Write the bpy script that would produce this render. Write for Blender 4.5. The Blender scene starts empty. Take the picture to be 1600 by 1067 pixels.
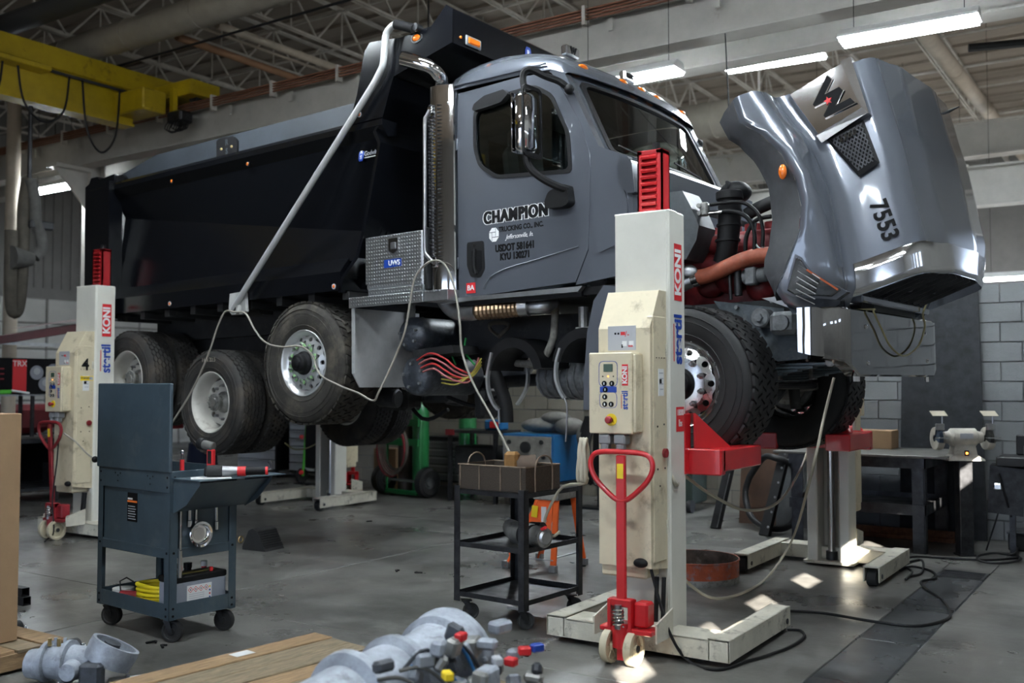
import bpy, bmesh, math, random
from mathutils import Vector, Matrix
random.seed(7)
PI = math.pi
SC = bpy.context.scene
COL = SC.collection
# ------------------------------------------------------------------ camera
FPX, HCAM, HEAD = 1555.6, 1.6, math.radians(56.5)
PITCH = math.atan2(600 - 533.5, FPX)
cam_d = bpy.data.cameras.new('camera'); cam = bpy.data.objects.new('camera', cam_d); COL.objects.link(cam)
cam_d.sensor_width = 36.0; cam_d.lens = FPX * 36.0 / 1600.0; cam_d.clip_end = 200
cam.location = (0, 0, HCAM)
cam.rotation_euler = (PI / 2 + PITCH, 0, PI / 2 - HEAD)
cam_d.dof.use_dof = True; cam_d.dof.focus_distance = 6.8; cam_d.dof.aperture_fstop = 1.6
SC.camera = cam
# ------------------------------------------------------------------ world, sun, exposure
W = bpy.data.worlds.new('sky'); SC.world = W; W.use_nodes = True
bgn = W.node_tree.nodes['Background']; bgn.inputs[0].default_value = (0.62, 0.76, 1.0, 1); bgn.inputs[1].default_value = 3.2
SUN_EL = math.radians(27.0)
sun_dir = Vector((-0.618 * math.cos(SUN_EL), 0.786 * math.cos(SUN_EL), -math.sin(SUN_EL)))
sd = bpy.data.lights.new('sun', 'SUN'); sd.energy = 34.0; sd.angle = math.radians(0.35); sd.color = (1.0, 0.93, 0.82)
so = bpy.data.objects.new('sun', sd); COL.objects.link(so); so.rotation_euler = sun_dir.to_track_quat('-Z', 'Y').to_euler(); so.location = (10, -14, 12)
SC.view_settings.view_transform = 'Standard'; SC.view_settings.look = 'None'
SC.view_settings.gamma = 1.0; SC.view_settings.use_curve_mapping = False; SC.view_settings.exposure = 0.72
LAMP_W = 42.0          # watts of one fluorescent fixture
SC.cycles.use_denoising = True
SC.cycles.max_bounces = 8; SC.cycles.diffuse_bounces = 4; SC.cycles.glossy_bounces = 4; SC.cycles.transmission_bounces = 6
SC.cycles.sample_clamp_indirect = 6.0; SC.cycles.caustics_reflective = False; SC.cycles.caustics_refractive = False
# ------------------------------------------------------------------ pixel <-> place (real distances)
_Fh = Vector((-math.cos(HEAD), math.sin(HEAD), 0)); _R = Vector((math.sin(HEAD), math.cos(HEAD), 0)); _U = Vector((0, 0, 1))
_F = _Fh * math.cos(PITCH) + _U * math.sin(PITCH); _UP = -_Fh * math.sin(PITCH) + _U * math.cos(PITCH)
_C = Vector((0, 0, HCAM))
def _ray(x, y): return _F + _R * ((x - 800) / FPX) + _UP * ((533.5 - y) / FPX)
def _pl(x, y, n, d):
    r = _ray(x, y); return _C + r * ((d - n.dot(_C)) / n.dot(r))
def G(x, y, z=0.0): return _pl(x, y, Vector((0, 0, 1)), z)
def WX(x, y, X): return _pl(x, y, Vector((1, 0, 0)), X)
def WY(x, y, Y): return _pl(x, y, Vector((0, 1, 0)), Y)
# truck frame: x forward, y away from the viewer, z up
TM = Matrix.Rotation(math.radians(-3.8), 4, 'Z')
_to = TM @ Vector((-3.2, 7.25, 0))
TM = Matrix.Translation(_to) @ TM @ Matrix.Rotation(math.radians(-0.9), 4, 'Y')
TMI = TM.inverted()
def TY(x, y, Y):
    n = TM.to_3x3() @ Vector((0, 1, 0)); return TMI @ _pl(x, y, n, n.dot(TM.translation) + Y)
def TX(x, y, X):
    n = TM.to_3x3() @ Vector((1, 0, 0)); return TMI @ _pl(x, y, n, n.dot(TM.translation) + X)
def XZ(Y, *pts): return [(TY(x, y, Y).x, TY(x, y, Y).z) for x, y in pts]
# ------------------------------------------------------------------ materials
def _n(t, k, **kw):
    o = t.nodes.new(k)
    for a, b in kw.items(): setattr(o, a, b)
    return o
MATS = {}
def pm(name, col, rough=0.5, metal=0.0, coat=0.0, var=0.0, vs=4.0, dirt=None, da=0.5, ds=3.0, bump=0.0, bs=60.0, rv=0.0, emit=0.0, ior=None, spec=None, stretch=None):
    if name in MATS: return MATS[name]
    m = bpy.data.materials.new(name); m.use_nodes = True; t = m.node_tree; L = t.links
    b = t.nodes['Principled BSDF']
    c4 = (col[0], col[1], col[2], 1)
    b.inputs['Base Color'].default_value = c4; b.inputs['Roughness'].default_value = rough; b.inputs['Metallic'].default_value = metal
    if coat: b.inputs['Coat Weight'].default_value = coat; b.inputs['Coat Roughness'].default_value = 0.06
    if spec is not None: b.inputs['Specular IOR Level'].default_value = spec
    tc = _n(t, 'ShaderNodeTexCoord'); vec = tc.outputs['Object']
    if stretch:
        mp = _n(t, 'ShaderNodeMapping'); mp.inputs['Scale'].default_value = stretch; L.new(vec, mp.inputs['Vector']); vec = mp.outputs['Vector']
    last = None
    if var:
        no = _n(t, 'ShaderNodeTexNoise'); no.inputs['Scale'].default_value = vs; no.inputs['Detail'].default_value = 6; no.inputs['Roughness'].default_value = 0.65
        L.new(vec, no.inputs['Vector'])
        rp = _n(t, 'ShaderNodeValToRGB'); e = rp.color_ramp.elements
        e[0].position = 0.3; e[1].position = 0.7
        e[0].color = tuple(max(0, x * (1 - var)) for x in col) + (1,); e[1].color = tuple(min(1, x * (1 + var)) for x in col) + (1,)
        L.new(no.outputs['Fac'], rp.inputs['Fac']); last = rp.outputs['Color']
    if dirt:
        n2 = _n(t, 'ShaderNodeTexNoise'); n2.inputs['Scale'].default_value = ds; n2.inputs['Detail'].default_value = 8; n2.inputs['Roughness'].default_value = 0.7
        L.new(vec, n2.inputs['Vector'])
        r2 = _n(t, 'ShaderNodeValToRGB'); e = r2.color_ramp.elements
        e[0].position = 0.72 - 0.3 * da; e[1].position = 0.82 - 0.15 * da
        e[0].color = (0, 0, 0, 1); e[1].color = (1, 1, 1, 1)
        L.new(n2.outputs['Fac'], r2.inputs['Fac'])
        mx = _n(t, 'ShaderNodeMix', data_type='RGBA'); L.new(r2.outputs['Color'], mx.inputs['Factor'])
        if last: L.new(last, mx.inputs['A'])
        else: mx.inputs['A'].default_value = c4
        mx.inputs['B'].default_value = (dirt[0], dirt[1], dirt[2], 1); last = mx.outputs['Result']
    if last: L.new(last, b.inputs['Base Color'])
    if rv:
        n3 = _n(t, 'ShaderNodeTexNoise'); n3.inputs['Scale'].default_value = vs * 0.7; n3.inputs['Detail'].default_value = 5
        L.new(vec, n3.inputs['Vector'])
        mr = _n(t, 'ShaderNodeMapRange'); mr.inputs['From Min'].default_value = 0.3; mr.inputs['From Max'].default_value = 0.7
        mr.inputs['To Min'].default_value = max(0.02, rough - rv); mr.inputs['To Max'].default_value = min(1, rough + rv)
        L.new(n3.outputs['Fac'], mr.inputs['Value']); L.new(mr.outputs['Result'], b.inputs['Roughness'])
    if bump:
        n4 = _n(t, 'ShaderNodeTexNoise'); n4.inputs['Scale'].default_value = bs; n4.inputs['Detail'].default_value = 4
        L.new(vec, n4.inputs['Vector'])
        bp = _n(t, 'ShaderNodeBump'); bp.inputs['Strength'].default_value = bump; bp.inputs['Distance'].default_value = 0.01
        L.new(n4.outputs['Fac'], bp.inputs['Height']); L.new(bp.outputs['Normal'], b.inputs['Normal'])
        if coat: L.new(bp.outputs['Normal'], b.inputs['Coat Normal'])
    if emit:
        b.inputs['Emission Color'].default_value = c4; b.inputs['Emission Strength'].default_value = emit
    MATS[name] = m; return m
def glass_mat(name, tint, rough=0.02, fac=0.18):
    m = bpy.data.materials.new(name); m.use_nodes = True; t = m.node_tree; t.nodes.clear(); L = t.links
    o = _n(t, 'ShaderNodeOutputMaterial'); tr = _n(t, 'ShaderNodeBsdfTransparent'); gl = _n(t, 'ShaderNodeBsdfGlossy'); mx = _n(t, 'ShaderNodeMixShader'); fr = _n(t, 'ShaderNodeFresnel')
    tr.inputs['Color'].default_value = tint + (1,); gl.inputs['Roughness'].default_value = rough; fr.inputs['IOR'].default_value = 1.5
    ad = _n(t, 'ShaderNodeMath', operation='ADD'); ad.inputs[1].default_value = fac; ad.use_clamp = True
    L.new(fr.outputs['Fac'], ad.inputs[0]); L.new(ad.outputs[0], mx.inputs['Fac']); L.new(tr.outputs[0], mx.inputs[1]); L.new(gl.outputs[0], mx.inputs[2]); L.new(mx.outputs[0], o.inputs['Surface'])
    MATS[name] = m; return m
def tread_plate(name):
    m = bpy.data.materials.new(name); m.use_nodes = True; t = m.node_tree; L = t.links; b = t.nodes['Principled BSDF']
    b.inputs['Base Color'].default_value = (0.62, 0.64, 0.67, 1); b.inputs['Metallic'].default_value = 1.0; b.inputs['Roughness'].default_value = 0.33
    tc = _n(t, 'ShaderNodeTexCoord'); mp = _n(t, 'ShaderNodeMapping'); mp.inputs['Rotation'].default_value = (0, PI / 4, 0); mp.inputs['Scale'].default_value = (1, 1, 1)
    L.new(tc.outputs['Object'], mp.inputs['Vector'])
    sp = _n(t, 'ShaderNodeSeparateXYZ'); L.new(mp.outputs['Vector'], sp.inputs[0])
    def wav(o, k, ph):
        a = _n(t, 'ShaderNodeMath', operation='MULTIPLY_ADD'); L.new(o, a.inputs[0]); a.inputs[1].default_value = k; a.inputs[2].default_value = ph
        s_ = _n(t, 'ShaderNodeMath', operation='SINE'); L.new(a.outputs[0], s_.inputs[0]); return s_.outputs[0]
    k = 2 * PI / 0.042
    pr = _n(t, 'ShaderNodeMath', operation='MULTIPLY'); L.new(wav(sp.outputs[0], k, 0), pr.inputs[0]); L.new(wav(sp.outputs[2], k, 0), pr.inputs[1])
    mr = _n(t, 'ShaderNodeMapRange'); L.new(pr.outputs[0], mr.inputs['Value']); mr.inputs['From Min'].default_value = 0.35; mr.inputs['From Max'].default_value = 0.75
    bp = _n(t, 'ShaderNodeBump'); bp.inputs['Strength'].default_value = 1.0; bp.inputs['Distance'].default_value = 0.011
    L.new(mr.outputs['Result'], bp.inputs['Height']); L.new(bp.outputs['Normal'], b.inputs['Normal'])
    MATS[name] = m; return m
def emis(name, col, s):
    m = bpy.data.materials.new(name); m.use_nodes = True; t = m.node_tree; t.nodes.clear()
    o = _n(t, 'ShaderNodeOutputMaterial'); e = _n(t, 'ShaderNodeEmission'); e.inputs[0].default_value = col + (1,); e.inputs[1].default_value = s
    t.links.new(e.outputs[0], o.inputs['Surface']); MATS[name] = m; return m
BL = (0.0035, 0.004, 0.0055)
pm('truck_grey', (0.124, 0.137, 0.163), 0.27, 0.40, 0.9, var=0.04, vs=900)
pm('bed_black', BL, 0.13, 0, 0.0, bump=0.10, bs=140, spec=0.42)
pm('board_grey', (0.035, 0.042, 0.052), 0.55, var=0.25, vs=2)
pm('black', (0.010, 0.010, 0.011), 0.5, var=0.3, vs=8, spec=0.3)
pm('black_plastic', (0.007, 0.007, 0.008), 0.55, spec=0.22)
pm('matte_dark', (0.02, 0.021, 0.022), 0.75, var=0.4, vs=6, dirt=(0.07, 0.065, 0.055), da=0.5, ds=5)
pm('chassis', (0.013, 0.014, 0.016), 0.55, var=0.4, vs=6, dirt=(0.06, 0.06, 0.058), da=0.55, ds=7)
pm('chrome', (0.82, 0.82, 0.83), 0.05, 1.0)
pm('chrome_soft', (0.62, 0.62, 0.63), 0.14, 1.0, var=0.1, vs=3)
pm('alu', (0.66, 0.67, 0.68), 0.24, 1.0, var=0.15, vs=9, rv=0.1)
pm('alu_dull', (0.42, 0.43, 0.44), 0.4, 1.0, var=0.25, vs=5)
pm('alu_sheet', (0.42, 0.425, 0.43), 0.48, 0.35, var=0.2, vs=3, dirt=(0.17, 0.18, 0.19), da=0.5, ds=4)
pm('alu_dirty', (0.30, 0.30, 0.29), 0.55, 0.8, var=0.3, vs=8, dirt=(0.06, 0.055, 0.05), da=0.6, ds=9)
pm('cast', (0.20, 0.21, 0.22), 0.6, 0.5, var=0.35, vs=14, bump=0.2, bs=80)
pm('steel', (0.35, 0.35, 0.36), 0.35, 1.0, var=0.2, vs=10)
pm('dark_steel', (0.045, 0.046, 0.05), 0.42, 0.7, var=0.5, vs=9, rv=0.12)
pm('rust', (0.12, 0.05, 0.025), 0.8, 0.2, var=0.5, vs=20)
pm('rubber', (0.017, 0.016, 0.015), 0.78, var=0.35, vs=7, dirt=(0.055, 0.043, 0.033), da=0.8, ds=3.2, bump=0.1, bs=120)
pm('rubber_clean', (0.012, 0.012, 0.013), 0.7, var=0.3, vs=9, dirt=(0.03, 0.026, 0.022), da=0.5, ds=6)
pm('rubber_mud', (0.028, 0.025, 0.021), 0.85, var=0.4, vs=9, dirt=(0.10, 0.085, 0.065), da=0.75, ds=4, bump=0.2, bs=70)
pm('rim_white', (0.50, 0.485, 0.44), 0.5, var=0.12, vs=6, dirt=(0.22, 0.19, 0.15), da=0.45, ds=4)
pm('tank_black', (0.035, 0.041, 0.052), 0.45, 0.1, var=0.5, vs=10, dirt=(0.13, 0.145, 0.17), da=0.7, ds=11, bump=0.25, bs=26)
pm('engine_red', (0.17, 0.016, 0.018), 0.5, var=0.5, vs=8, bump=0.5, bs=18)
pm('orange_hose', (0.34, 0.085, 0.045), 0.6, var=0.25, vs=14, dirt=(0.30, 0.16, 0.12), da=0.5, ds=10)
pm('cream', (0.64, 0.56, 0.40), 0.45, var=0.10, vs=3, dirt=(0.30, 0.245, 0.16), da=0.62, ds=6.0, coat=0.15)
pm('cream_light', (0.66, 0.645, 0.58), 0.42, var=0.06, vs=3, dirt=(0.30, 0.28, 0.22), da=0.18, ds=7, coat=0.15)
pm('cream_worn', (0.58, 0.55, 0.46), 0.55, var=0.15, vs=5, dirt=(0.07, 0.06, 0.045), da=0.55, ds=9, bump=0.15, bs=60)
pm('red', (0.52, 0.012, 0.018), 0.35, 0, 0.4, var=0.1, vs=5)
pm('red_dull', (0.22, 0.014, 0.02), 0.5, var=0.3, vs=7)  # on the marked lift this darker red includes its dimmer light and dirt
pm('red_dim_dirty', (0.28, 0.008, 0.012), 0.4, 0, 0.3, var=0.1, vs=4)  # lock strip red of the marked lift, darkened for dim light and dirt
pm('amber', (0.75, 0.16, 0.012), 0.18, 0, 0.6)
pm('tail_red', (0.35, 0.01, 0.012), 0.2, 0, 0.6)
pm('slate', (0.044, 0.068, 0.088), 0.45, 0.1, 0.15, var=0.18, vs=4, dirt=(0.085, 0.105, 0.115), da=0.6, ds=3.5)
pm('nylon', (0.56, 0.50, 0.36), 0.5, var=0.1, vs=8, dirt=(0.25, 0.21, 0.14), da=0.4, ds=12)
pm('wood', (0.26, 0.165, 0.085), 0.75, var=0.35, vs=7, stretch=(6, 1, 6), bump=0.2, bs=30)
pm('wood_grey', (0.19, 0.145, 0.09), 0.8, var=0.4, vs=7, stretch=(6, 1, 6), bump=0.25, bs=30)
pm('cardboard', (0.30, 0.19, 0.105), 0.85, var=0.08, vs=6)
pm('orange', (0.85, 0.13, 0.02), 0.45, var=0.1, vs=6)
pm('yellow', (0.72, 0.50, 0.02), 0.45, var=0.1, vs=6)
pm('crane_yellow', (0.45, 0.32, 0.008), 0.5, 0, 0.2, var=0.2, vs=2, dirt=(0.10, 0.07, 0.01), da=0.4, ds=3)
pm('green', (0.012, 0.16, 0.045), 0.4, 0, 0.3, var=0.2, vs=4)
pm('green_bright', (0.10, 0.52, 0.05), 0.45)
pm('blue', (0.012, 0.12, 0.30), 0.4, 0, 0.2, var=0.15, vs=4)
pm('label_blue', (0.01, 0.05, 0.33), 0.4)
pm('label_white', (0.75, 0.75, 0.75), 0.5)
pm('label_grey', (0.42, 0.43, 0.46), 0.5)
pm('label_black', (0.006, 0.006, 0.007), 0.7, spec=0.12)
pm('label_red', (0.62, 0.02, 0.025), 0.45)
pm('label_yellow', (0.85, 0.60, 0.02), 0.45)
pm('lcd', (0.05, 0.085, 0.06), 0.2)
pm('paper', (0.62, 0.62, 0.62), 0.8)
pm('cable_beige', (0.46, 0.42, 0.33), 0.6)
pm('cable_grey', (0.28, 0.26, 0.22), 0.65)
pm('hose_grey', (0.10, 0.098, 0.092), 0.75, var=0.3, vs=9)
pm('hose_tan', (0.085, 0.075, 0.06), 0.8, var=0.3, vs=6)
pm('mag_pot', (0.44, 0.40, 0.33), 0.7, 0.3, var=0.3, vs=12)
pm('gear_grey', (0.33, 0.36, 0.41), 0.55, 0.3, var=0.35, vs=7, dirt=(0.08, 0.075, 0.07), da=0.5, ds=9, bump=0.25, bs=45)
pm('gear_dark', (0.05, 0.055, 0.065), 0.5, 0.3, var=0.5, vs=9)
pm('maroon', (0.10, 0.01, 0.014), 0.35, 0, 0.4, var=0.2, vs=4)
pm('seat_dark', (0.02, 0.02, 0.022), 0.8)
pm('seat_blue', (0.02, 0.05, 0.085), 0.8)
pm('battery', (0.26, 0.28, 0.33), 0.5)
pm('canvas', (0.17, 0.165, 0.15), 0.9, var=0.35, vs=9, bump=0.5, bs=10)
pm('plywood_black', (0.010, 0.012, 0.016), 0.75, var=0.8, vs=9, bump=0.2, bs=25)
pm('white_paint', (0.62, 0.62, 0.60), 0.55, var=0.06, vs=3)
pm('beam_white', (0.46, 0.445, 0.41), 0.65, var=0.10, vs=3, dirt=(0.28, 0.22, 0.16), da=0.35, ds=4)
pm('joist', (0.56, 0.53, 0.48), 0.7, var=0.2, vs=4)
pm('roof_deck', (0.33, 0.285, 0.24), 0.85, var=0.25, vs=0.8, stretch=(0.4, 2.2, 1))
pm('copper_bar', (0.22, 0.095, 0.055), 0.55, 0.2, var=0.25, vs=5)
pm('pipe_tan', (0.46, 0.40, 0.32), 0.6, var=0.15, vs=3)
pm('pipe_rust', (0.30, 0.16, 0.085), 0.65, var=0.2, vs=3)
pm('duct', (0.34, 0.31, 0.26), 0.5, 0.2, var=0.15, vs=3)
pm('duct_dark', (0.045, 0.047, 0.05), 0.55, 0.2)
pm('block_grey', (0.155, 0.163, 0.17), 0.75, var=0.12, vs=2.5, bump=0.25, bs=60)
pm('block_cream', (0.27, 0.245, 0.205), 0.75, var=0.10, vs=2.5, bump=0.25, bs=60)
pm('mortar', (0.15, 0.155, 0.16), 0.9)
pm('panel_white', (0.40, 0.395, 0.37), 0.7, var=0.08, vs=2)
pm('siding', (0.17, 0.165, 0.155), 0.65, 0.1, var=0.15, vs=2)
pm('floor_plate', (0.105, 0.11, 0.115), 0.30, 0.5, var=0.5, vs=2.2, rv=0.12)
pm('pan_orange', (0.40, 0.085, 0.035), 0.6, 0.1, var=0.35, vs=9, dirt=(0.13, 0.24, 0.32), da=0.75, ds=11)
pm('tube_plastic', (0.34, 0.32, 0.27), 0.5)
glass_mat('cab_glass', (0.84, 0.92, 0.90), 0.02, 0.07)
glass_mat('lens', (0.75, 0.75, 0.75), 0.03, 0.2)
tread_plate('tread_plate')
emis('tube_glow', (0.86, 0.95, 1.0), 120.0)
emis('led_amber', (1.0, 0.35, 0.05), 4.0)
def floor_mat():
    m = bpy.data.materials.new('concrete_floor'); m.use_nodes = True; t = m.node_tree; L = t.links; b = t.nodes['Principled BSDF']
    tc = _n(t, 'ShaderNodeTexCoord'); vec = tc.outputs['Object']
    def noise(sc, det, rgh, st=None):
        v = vec
        if st:
            mp = _n(t, 'ShaderNodeMapping'); mp.inputs['Scale'].default_value = st; L.new(v, mp.inputs['Vector']); v = mp.outputs['Vector']
        o = _n(t, 'ShaderNodeTexNoise'); o.inputs['Scale'].default_value = sc; o.inputs['Detail'].default_value = det; o.inputs['Roughness'].default_value = rgh
        L.new(v, o.inputs['Vector']); return o.outputs['Fac']
    def ramp(f, a, ca, b_, cb):
        r = _n(t, 'ShaderNodeValToRGB'); e = r.color_ramp.elements; e[0].position = a; e[0].color = ca; e[1].position = b_; e[1].color = cb
        L.new(f, r.inputs['Fac']); return r.outputs['Color']
    base = ramp(noise(0.8, 10, 0.68), 0.34, (0.068, 0.067, 0.063, 1), 0.66, (0.190, 0.184, 0.170, 1))
    stain = ramp(noise(0.9, 5, 0.55), 0.46, (0, 0, 0, 1), 0.78, (1, 1, 1, 1))
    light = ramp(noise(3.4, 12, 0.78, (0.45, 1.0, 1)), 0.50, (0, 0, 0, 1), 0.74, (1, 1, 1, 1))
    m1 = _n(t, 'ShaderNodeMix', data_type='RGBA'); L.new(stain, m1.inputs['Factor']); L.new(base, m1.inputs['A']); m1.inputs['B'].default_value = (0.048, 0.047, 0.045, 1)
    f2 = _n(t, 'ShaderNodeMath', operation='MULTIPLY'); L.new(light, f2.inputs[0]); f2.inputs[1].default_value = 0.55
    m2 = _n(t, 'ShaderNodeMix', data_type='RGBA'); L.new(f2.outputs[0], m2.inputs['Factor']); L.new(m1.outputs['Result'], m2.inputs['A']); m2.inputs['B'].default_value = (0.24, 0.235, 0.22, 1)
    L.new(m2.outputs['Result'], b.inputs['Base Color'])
    mr = _n(t, 'ShaderNodeMapRange'); L.new(noise(1.1, 6, 0.6), mr.inputs['Value']); mr.inputs['From Min'].default_value = 0.3; mr.inputs['From Max'].default_value = 0.7
    mr.inputs['To Min'].default_value = 0.20; mr.inputs['To Max'].default_value = 0.50; L.new(mr.outputs['Result'], b.inputs['Roughness'])
    bp = _n(t, 'ShaderNodeBump'); bp.inputs['Strength'].default_value = 0.12; bp.inputs['Distance'].default_value = 0.01; L.new(noise(45, 4, 0.6), bp.inputs['Height']); L.new(bp.outputs['Normal'], b.inputs['Normal'])
    MATS['concrete_floor'] = m
floor_mat()
# ------------------------------------------------------------------ mesh helpers
class MB:
    def __init__(s, M=None): s.v = []; s.f = []; s.M = M
    def add(s, vs, fs):
        n = len(s.v); M = s.M
        for p in vs:
            p = Vector(p); s.v.append(tuple(M @ p) if M else tuple(p))
        for q in fs: s.f.append(tuple(i + n for i in q))
        return s
    def bb(s, lo, hi, b=0.0):
        return s.box([(a + c) / 2 for a, c in zip(lo, hi)], [abs(c - a) for a, c in zip(lo, hi)], b)
    def box(s, c, d, b=0.0, R=None):
        hx, hy, hz = d[0] / 2, d[1] / 2, d[2] / 2; c = Vector(c)
        sg = [(x, y, z) for x in (-1, 1) for y in (-1, 1) for z in (-1, 1)]
        if b <= 0:
            vs = [Vector((x * hx, y * hy, z * hz)) for x, y, z in sg]
            fs = [(0, 1, 3, 2), (4, 6, 7, 5), (0, 4, 5, 1), (2, 3, 7, 6), (0, 2, 6, 4), (1, 5, 7, 3)]
        else:
            b = min(b, hx * .95, hy * .95, hz * .95); vs = []
            for x, y, z in sg:
                vs += [Vector((x * hx, y * (hy - b), z * (hz - b))), Vector((x * (hx - b), y * hy, z * (hz - b))), Vector((x * (hx - b), y * (hy - b), z * hz))]
            I = {q: i * 3 for i, q in enumerate(sg)}; fs = []
            for k in range(3):
                for w in (-1, 1):
                    a1, a2 = [j for j in range(3) if j != k]; q = []
                    for e1, e2 in ((-1, -1), (1, -1), (1, 1), (-1, 1)):
                        t = [0, 0, 0]; t[k] = w; t[a1] = e1; t[a2] = e2; q.append(I[tuple(t)] + k)
                    fs.append(q)
                a1, a2 = [j for j in range(3) if j != k]
                for e1 in (-1, 1):
                    for e2 in (-1, 1):
                        t = [0, 0, 0]; t[a1] = e1; t[a2] = e2; t[k] = -1; i0 = I[tuple(t)]; t[k] = 1; i1 = I[tuple(t)]
                        fs.append((i0 + a1, i1 + a1, i1 + a2, i0 + a2))
            for q in sg: i = I[q]; fs.append((i, i + 1, i + 2))
        if R is not None: vs = [R @ p for p in vs]
        return s.add([p + c for p in vs], fs)
    def bar(s, p0, p1, w, h, b=0.0, up=(0, 0, 1)):
        p0 = Vector(p0); p1 = Vector(p1); d = p1 - p0; L = d.length
        if L < 1e-6: return s
        x = d / L; u = Vector(up)
        if abs(x.dot(u)) > 0.98: u = Vector((0, 1, 0)) if abs(x.y) < .9 else Vector((1, 0, 0))
        y = u.cross(x).normalized(); z = x.cross(y)
        R = Matrix((x, y, z)).transposed()
        return s.box((p0 + p1) / 2, (L, w, h), b, R)
    def frame(s, d):
        d = Vector(d).normalized(); a = Vector((0, 0, 1)) if abs(d.z) < .9 else Vector((1, 0, 0))
        x = a.cross(d).normalized(); return x, d.cross(x), d
    def lathe(s, prof, c, d=(0, 0, 1), n=24, a0=0.0, a1=None):
        x, y, z = s.frame(d); c = Vector(c); full = a1 is None
        if full: a1 = a0 + 2 * PI
        m = n if full else n + 1
        vs = []; idx = []
        for r, h in prof:
            if r < 1e-6: idx.append([len(vs)] * m); vs.append(c + z * h)
            else:
                row = []
                for i in range(m):
                    a = a0 + (a1 - a0) * i / n; row.append(len(vs)); vs.append(c + z * h + x * (r * math.cos(a)) + y * (r * math.sin(a)))
                idx.append(row)
        fs = []
        for k in range(len(prof) - 1):
            A, B = idx[k], idx[k + 1]
            for i in range(n):
                j = (i + 1) % m
                q = [A[i], A[j], B[j], B[i]]; q2 = []
                for e in q:
                    if e not in q2: q2.append(e)
                if len(q2) > 2: fs.append(q2)
        return s.add(vs, fs)
    def cyl(s, p0, p1, r, r1=None, n=16, b=0.0):
        p0 = Vector(p0); p1 = Vector(p1); L = (p1 - p0).length; r1 = r if r1 is None else r1
        if L < 1e-7: return s
        if b: pr = [(0, 0), (r - b, 0), (r, b), (r1, L - b), (r1 - b, L), (0, L)]
        else: pr = [(0, 0), (r, 0), (r1, L), (0, L)]
        return s.lathe(pr, p0, p1 - p0, n)
    def tube(s, pts, r, n=8, closed=False, cap=True):
        P = [Vector(p) for p in pts]; m = len(P); rr = r if isinstance(r, (list, tuple)) else [r] * m
        T = []
        for i in range(m):
            a = P[(i - 1) % m] if (i > 0 or closed) else P[i]; b = P[(i + 1) % m] if (i < m - 1 or closed) else P[i]
            t = (b - a); T.append(t.normalized() if t.length > 1e-9 else Vector((0, 0, 1)))
        x, y, _ = s.frame(T[0]); vs = []; fs = []
        for i in range(m):
            if i:
                x = (x - T[i] * x.dot(T[i]))
                x = x.normalized() if x.length > 1e-6 else s.frame(T[i])[0]
                y = T[i].cross(x)
            for k in range(n):
                a = 2 * PI * k / n; vs.append(P[i] + x * (rr[i] * math.cos(a)) + y * (rr[i] * math.sin(a)))
        for i in range(m if closed else m - 1):
            j = (i + 1) % m
            for k in range(n): fs.append((i * n + k, i * n + (k + 1) % n, j * n + (k + 1) % n, j * n + k))
        if cap and not closed:
            fs.append(tuple(range(n))[::-1]); fs.append(tuple((m - 1) * n + k for k in range(n)))
        return s.add(vs, fs)
    def prism(s, poly, ax, a0, a1):
        def P(p, a):
            return {'x': (a, p[0], p[1]), 'y': (p[0], a, p[1]), 'z': (p[0], p[1], a)}[ax]
        n = len(poly); vs = [P(p, a0) for p in poly] + [P(p, a1) for p in poly]
        fs = [tuple(range(n))[::-1], tuple(range(n, 2 * n))] + [(i, (i + 1) % n, n + (i + 1) % n, n + i) for i in range(n)]
        return s.add(vs, fs)
    def ring(s, outer, inner, ax, a0, a1):
        def P(p, a): return {'x': (a, p[0], p[1]), 'y': (p[0], a, p[1]), 'z': (p[0], p[1], a)}[ax]
        cx = sum(p[0] for p in inner) / len(inner); cy = sum(p[1] for p in inner) / len(inner)
        ang = sorted({round(math.atan2(p[1] - cy, p[0] - cx), 4) for p in outer + inner})
        def hit(poly, a):
            dx, dy = math.cos(a), math.sin(a); best = None
            for i in range(len(poly)):
                x1, y1 = poly[i][0] - cx, poly[i][1] - cy; x2, y2 = poly[(i + 1) % len(poly)][0] - cx, poly[(i + 1) % len(poly)][1] - cy
                den = dx * (y2 - y1) - dy * (x2 - x1)
                if abs(den) < 1e-12: continue
                t = (x1 * (y2 - y1) - y1 * (x2 - x1)) / den; u = (x1 * dy - y1 * dx) / den
                if t > 0 and -1e-6 <= u <= 1 + 1e-6 and (best is None or t > best): best = t
            return (cx + dx * (best or 0), cy + dy * (best or 0))
        O = [hit(outer, a) for a in ang]; I = [hit(inner, a) for a in ang]; n = len(ang)
        vs = [P(p, a0) for p in O] + [P(p, a0) for p in I] + [P(p, a1) for p in O] + [P(p, a1) for p in I]; fs = []
        for i in range(n):
            j = (i + 1) % n
            fs += [(i, j, n + j, n + i), (2 * n + i, 3 * n + i, 3 * n + j, 2 * n + j), (i, 2 * n + i, 2 * n + j, j), (n + i, n + j, 3 * n + j, 3 * n + i)]
        return s.add(vs, fs)
    def loft(s, rings, closed=True, cap=True):
        n = len(rings[0]); vs = [p for r in rings for p in r]; fs = []
        for k in range(len(rings) - 1):
            for i in range(n if closed else n - 1):
                j = (i + 1) % n; fs.append((k * n + i, k * n + j, (k + 1) * n + j, (k + 1) * n + i))
        if closed and cap: fs.append(tuple(range(n))[::-1]); fs.append(tuple((len(rings) - 1) * n + i for i in range(n)))
        return s.add(vs, fs)
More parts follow.
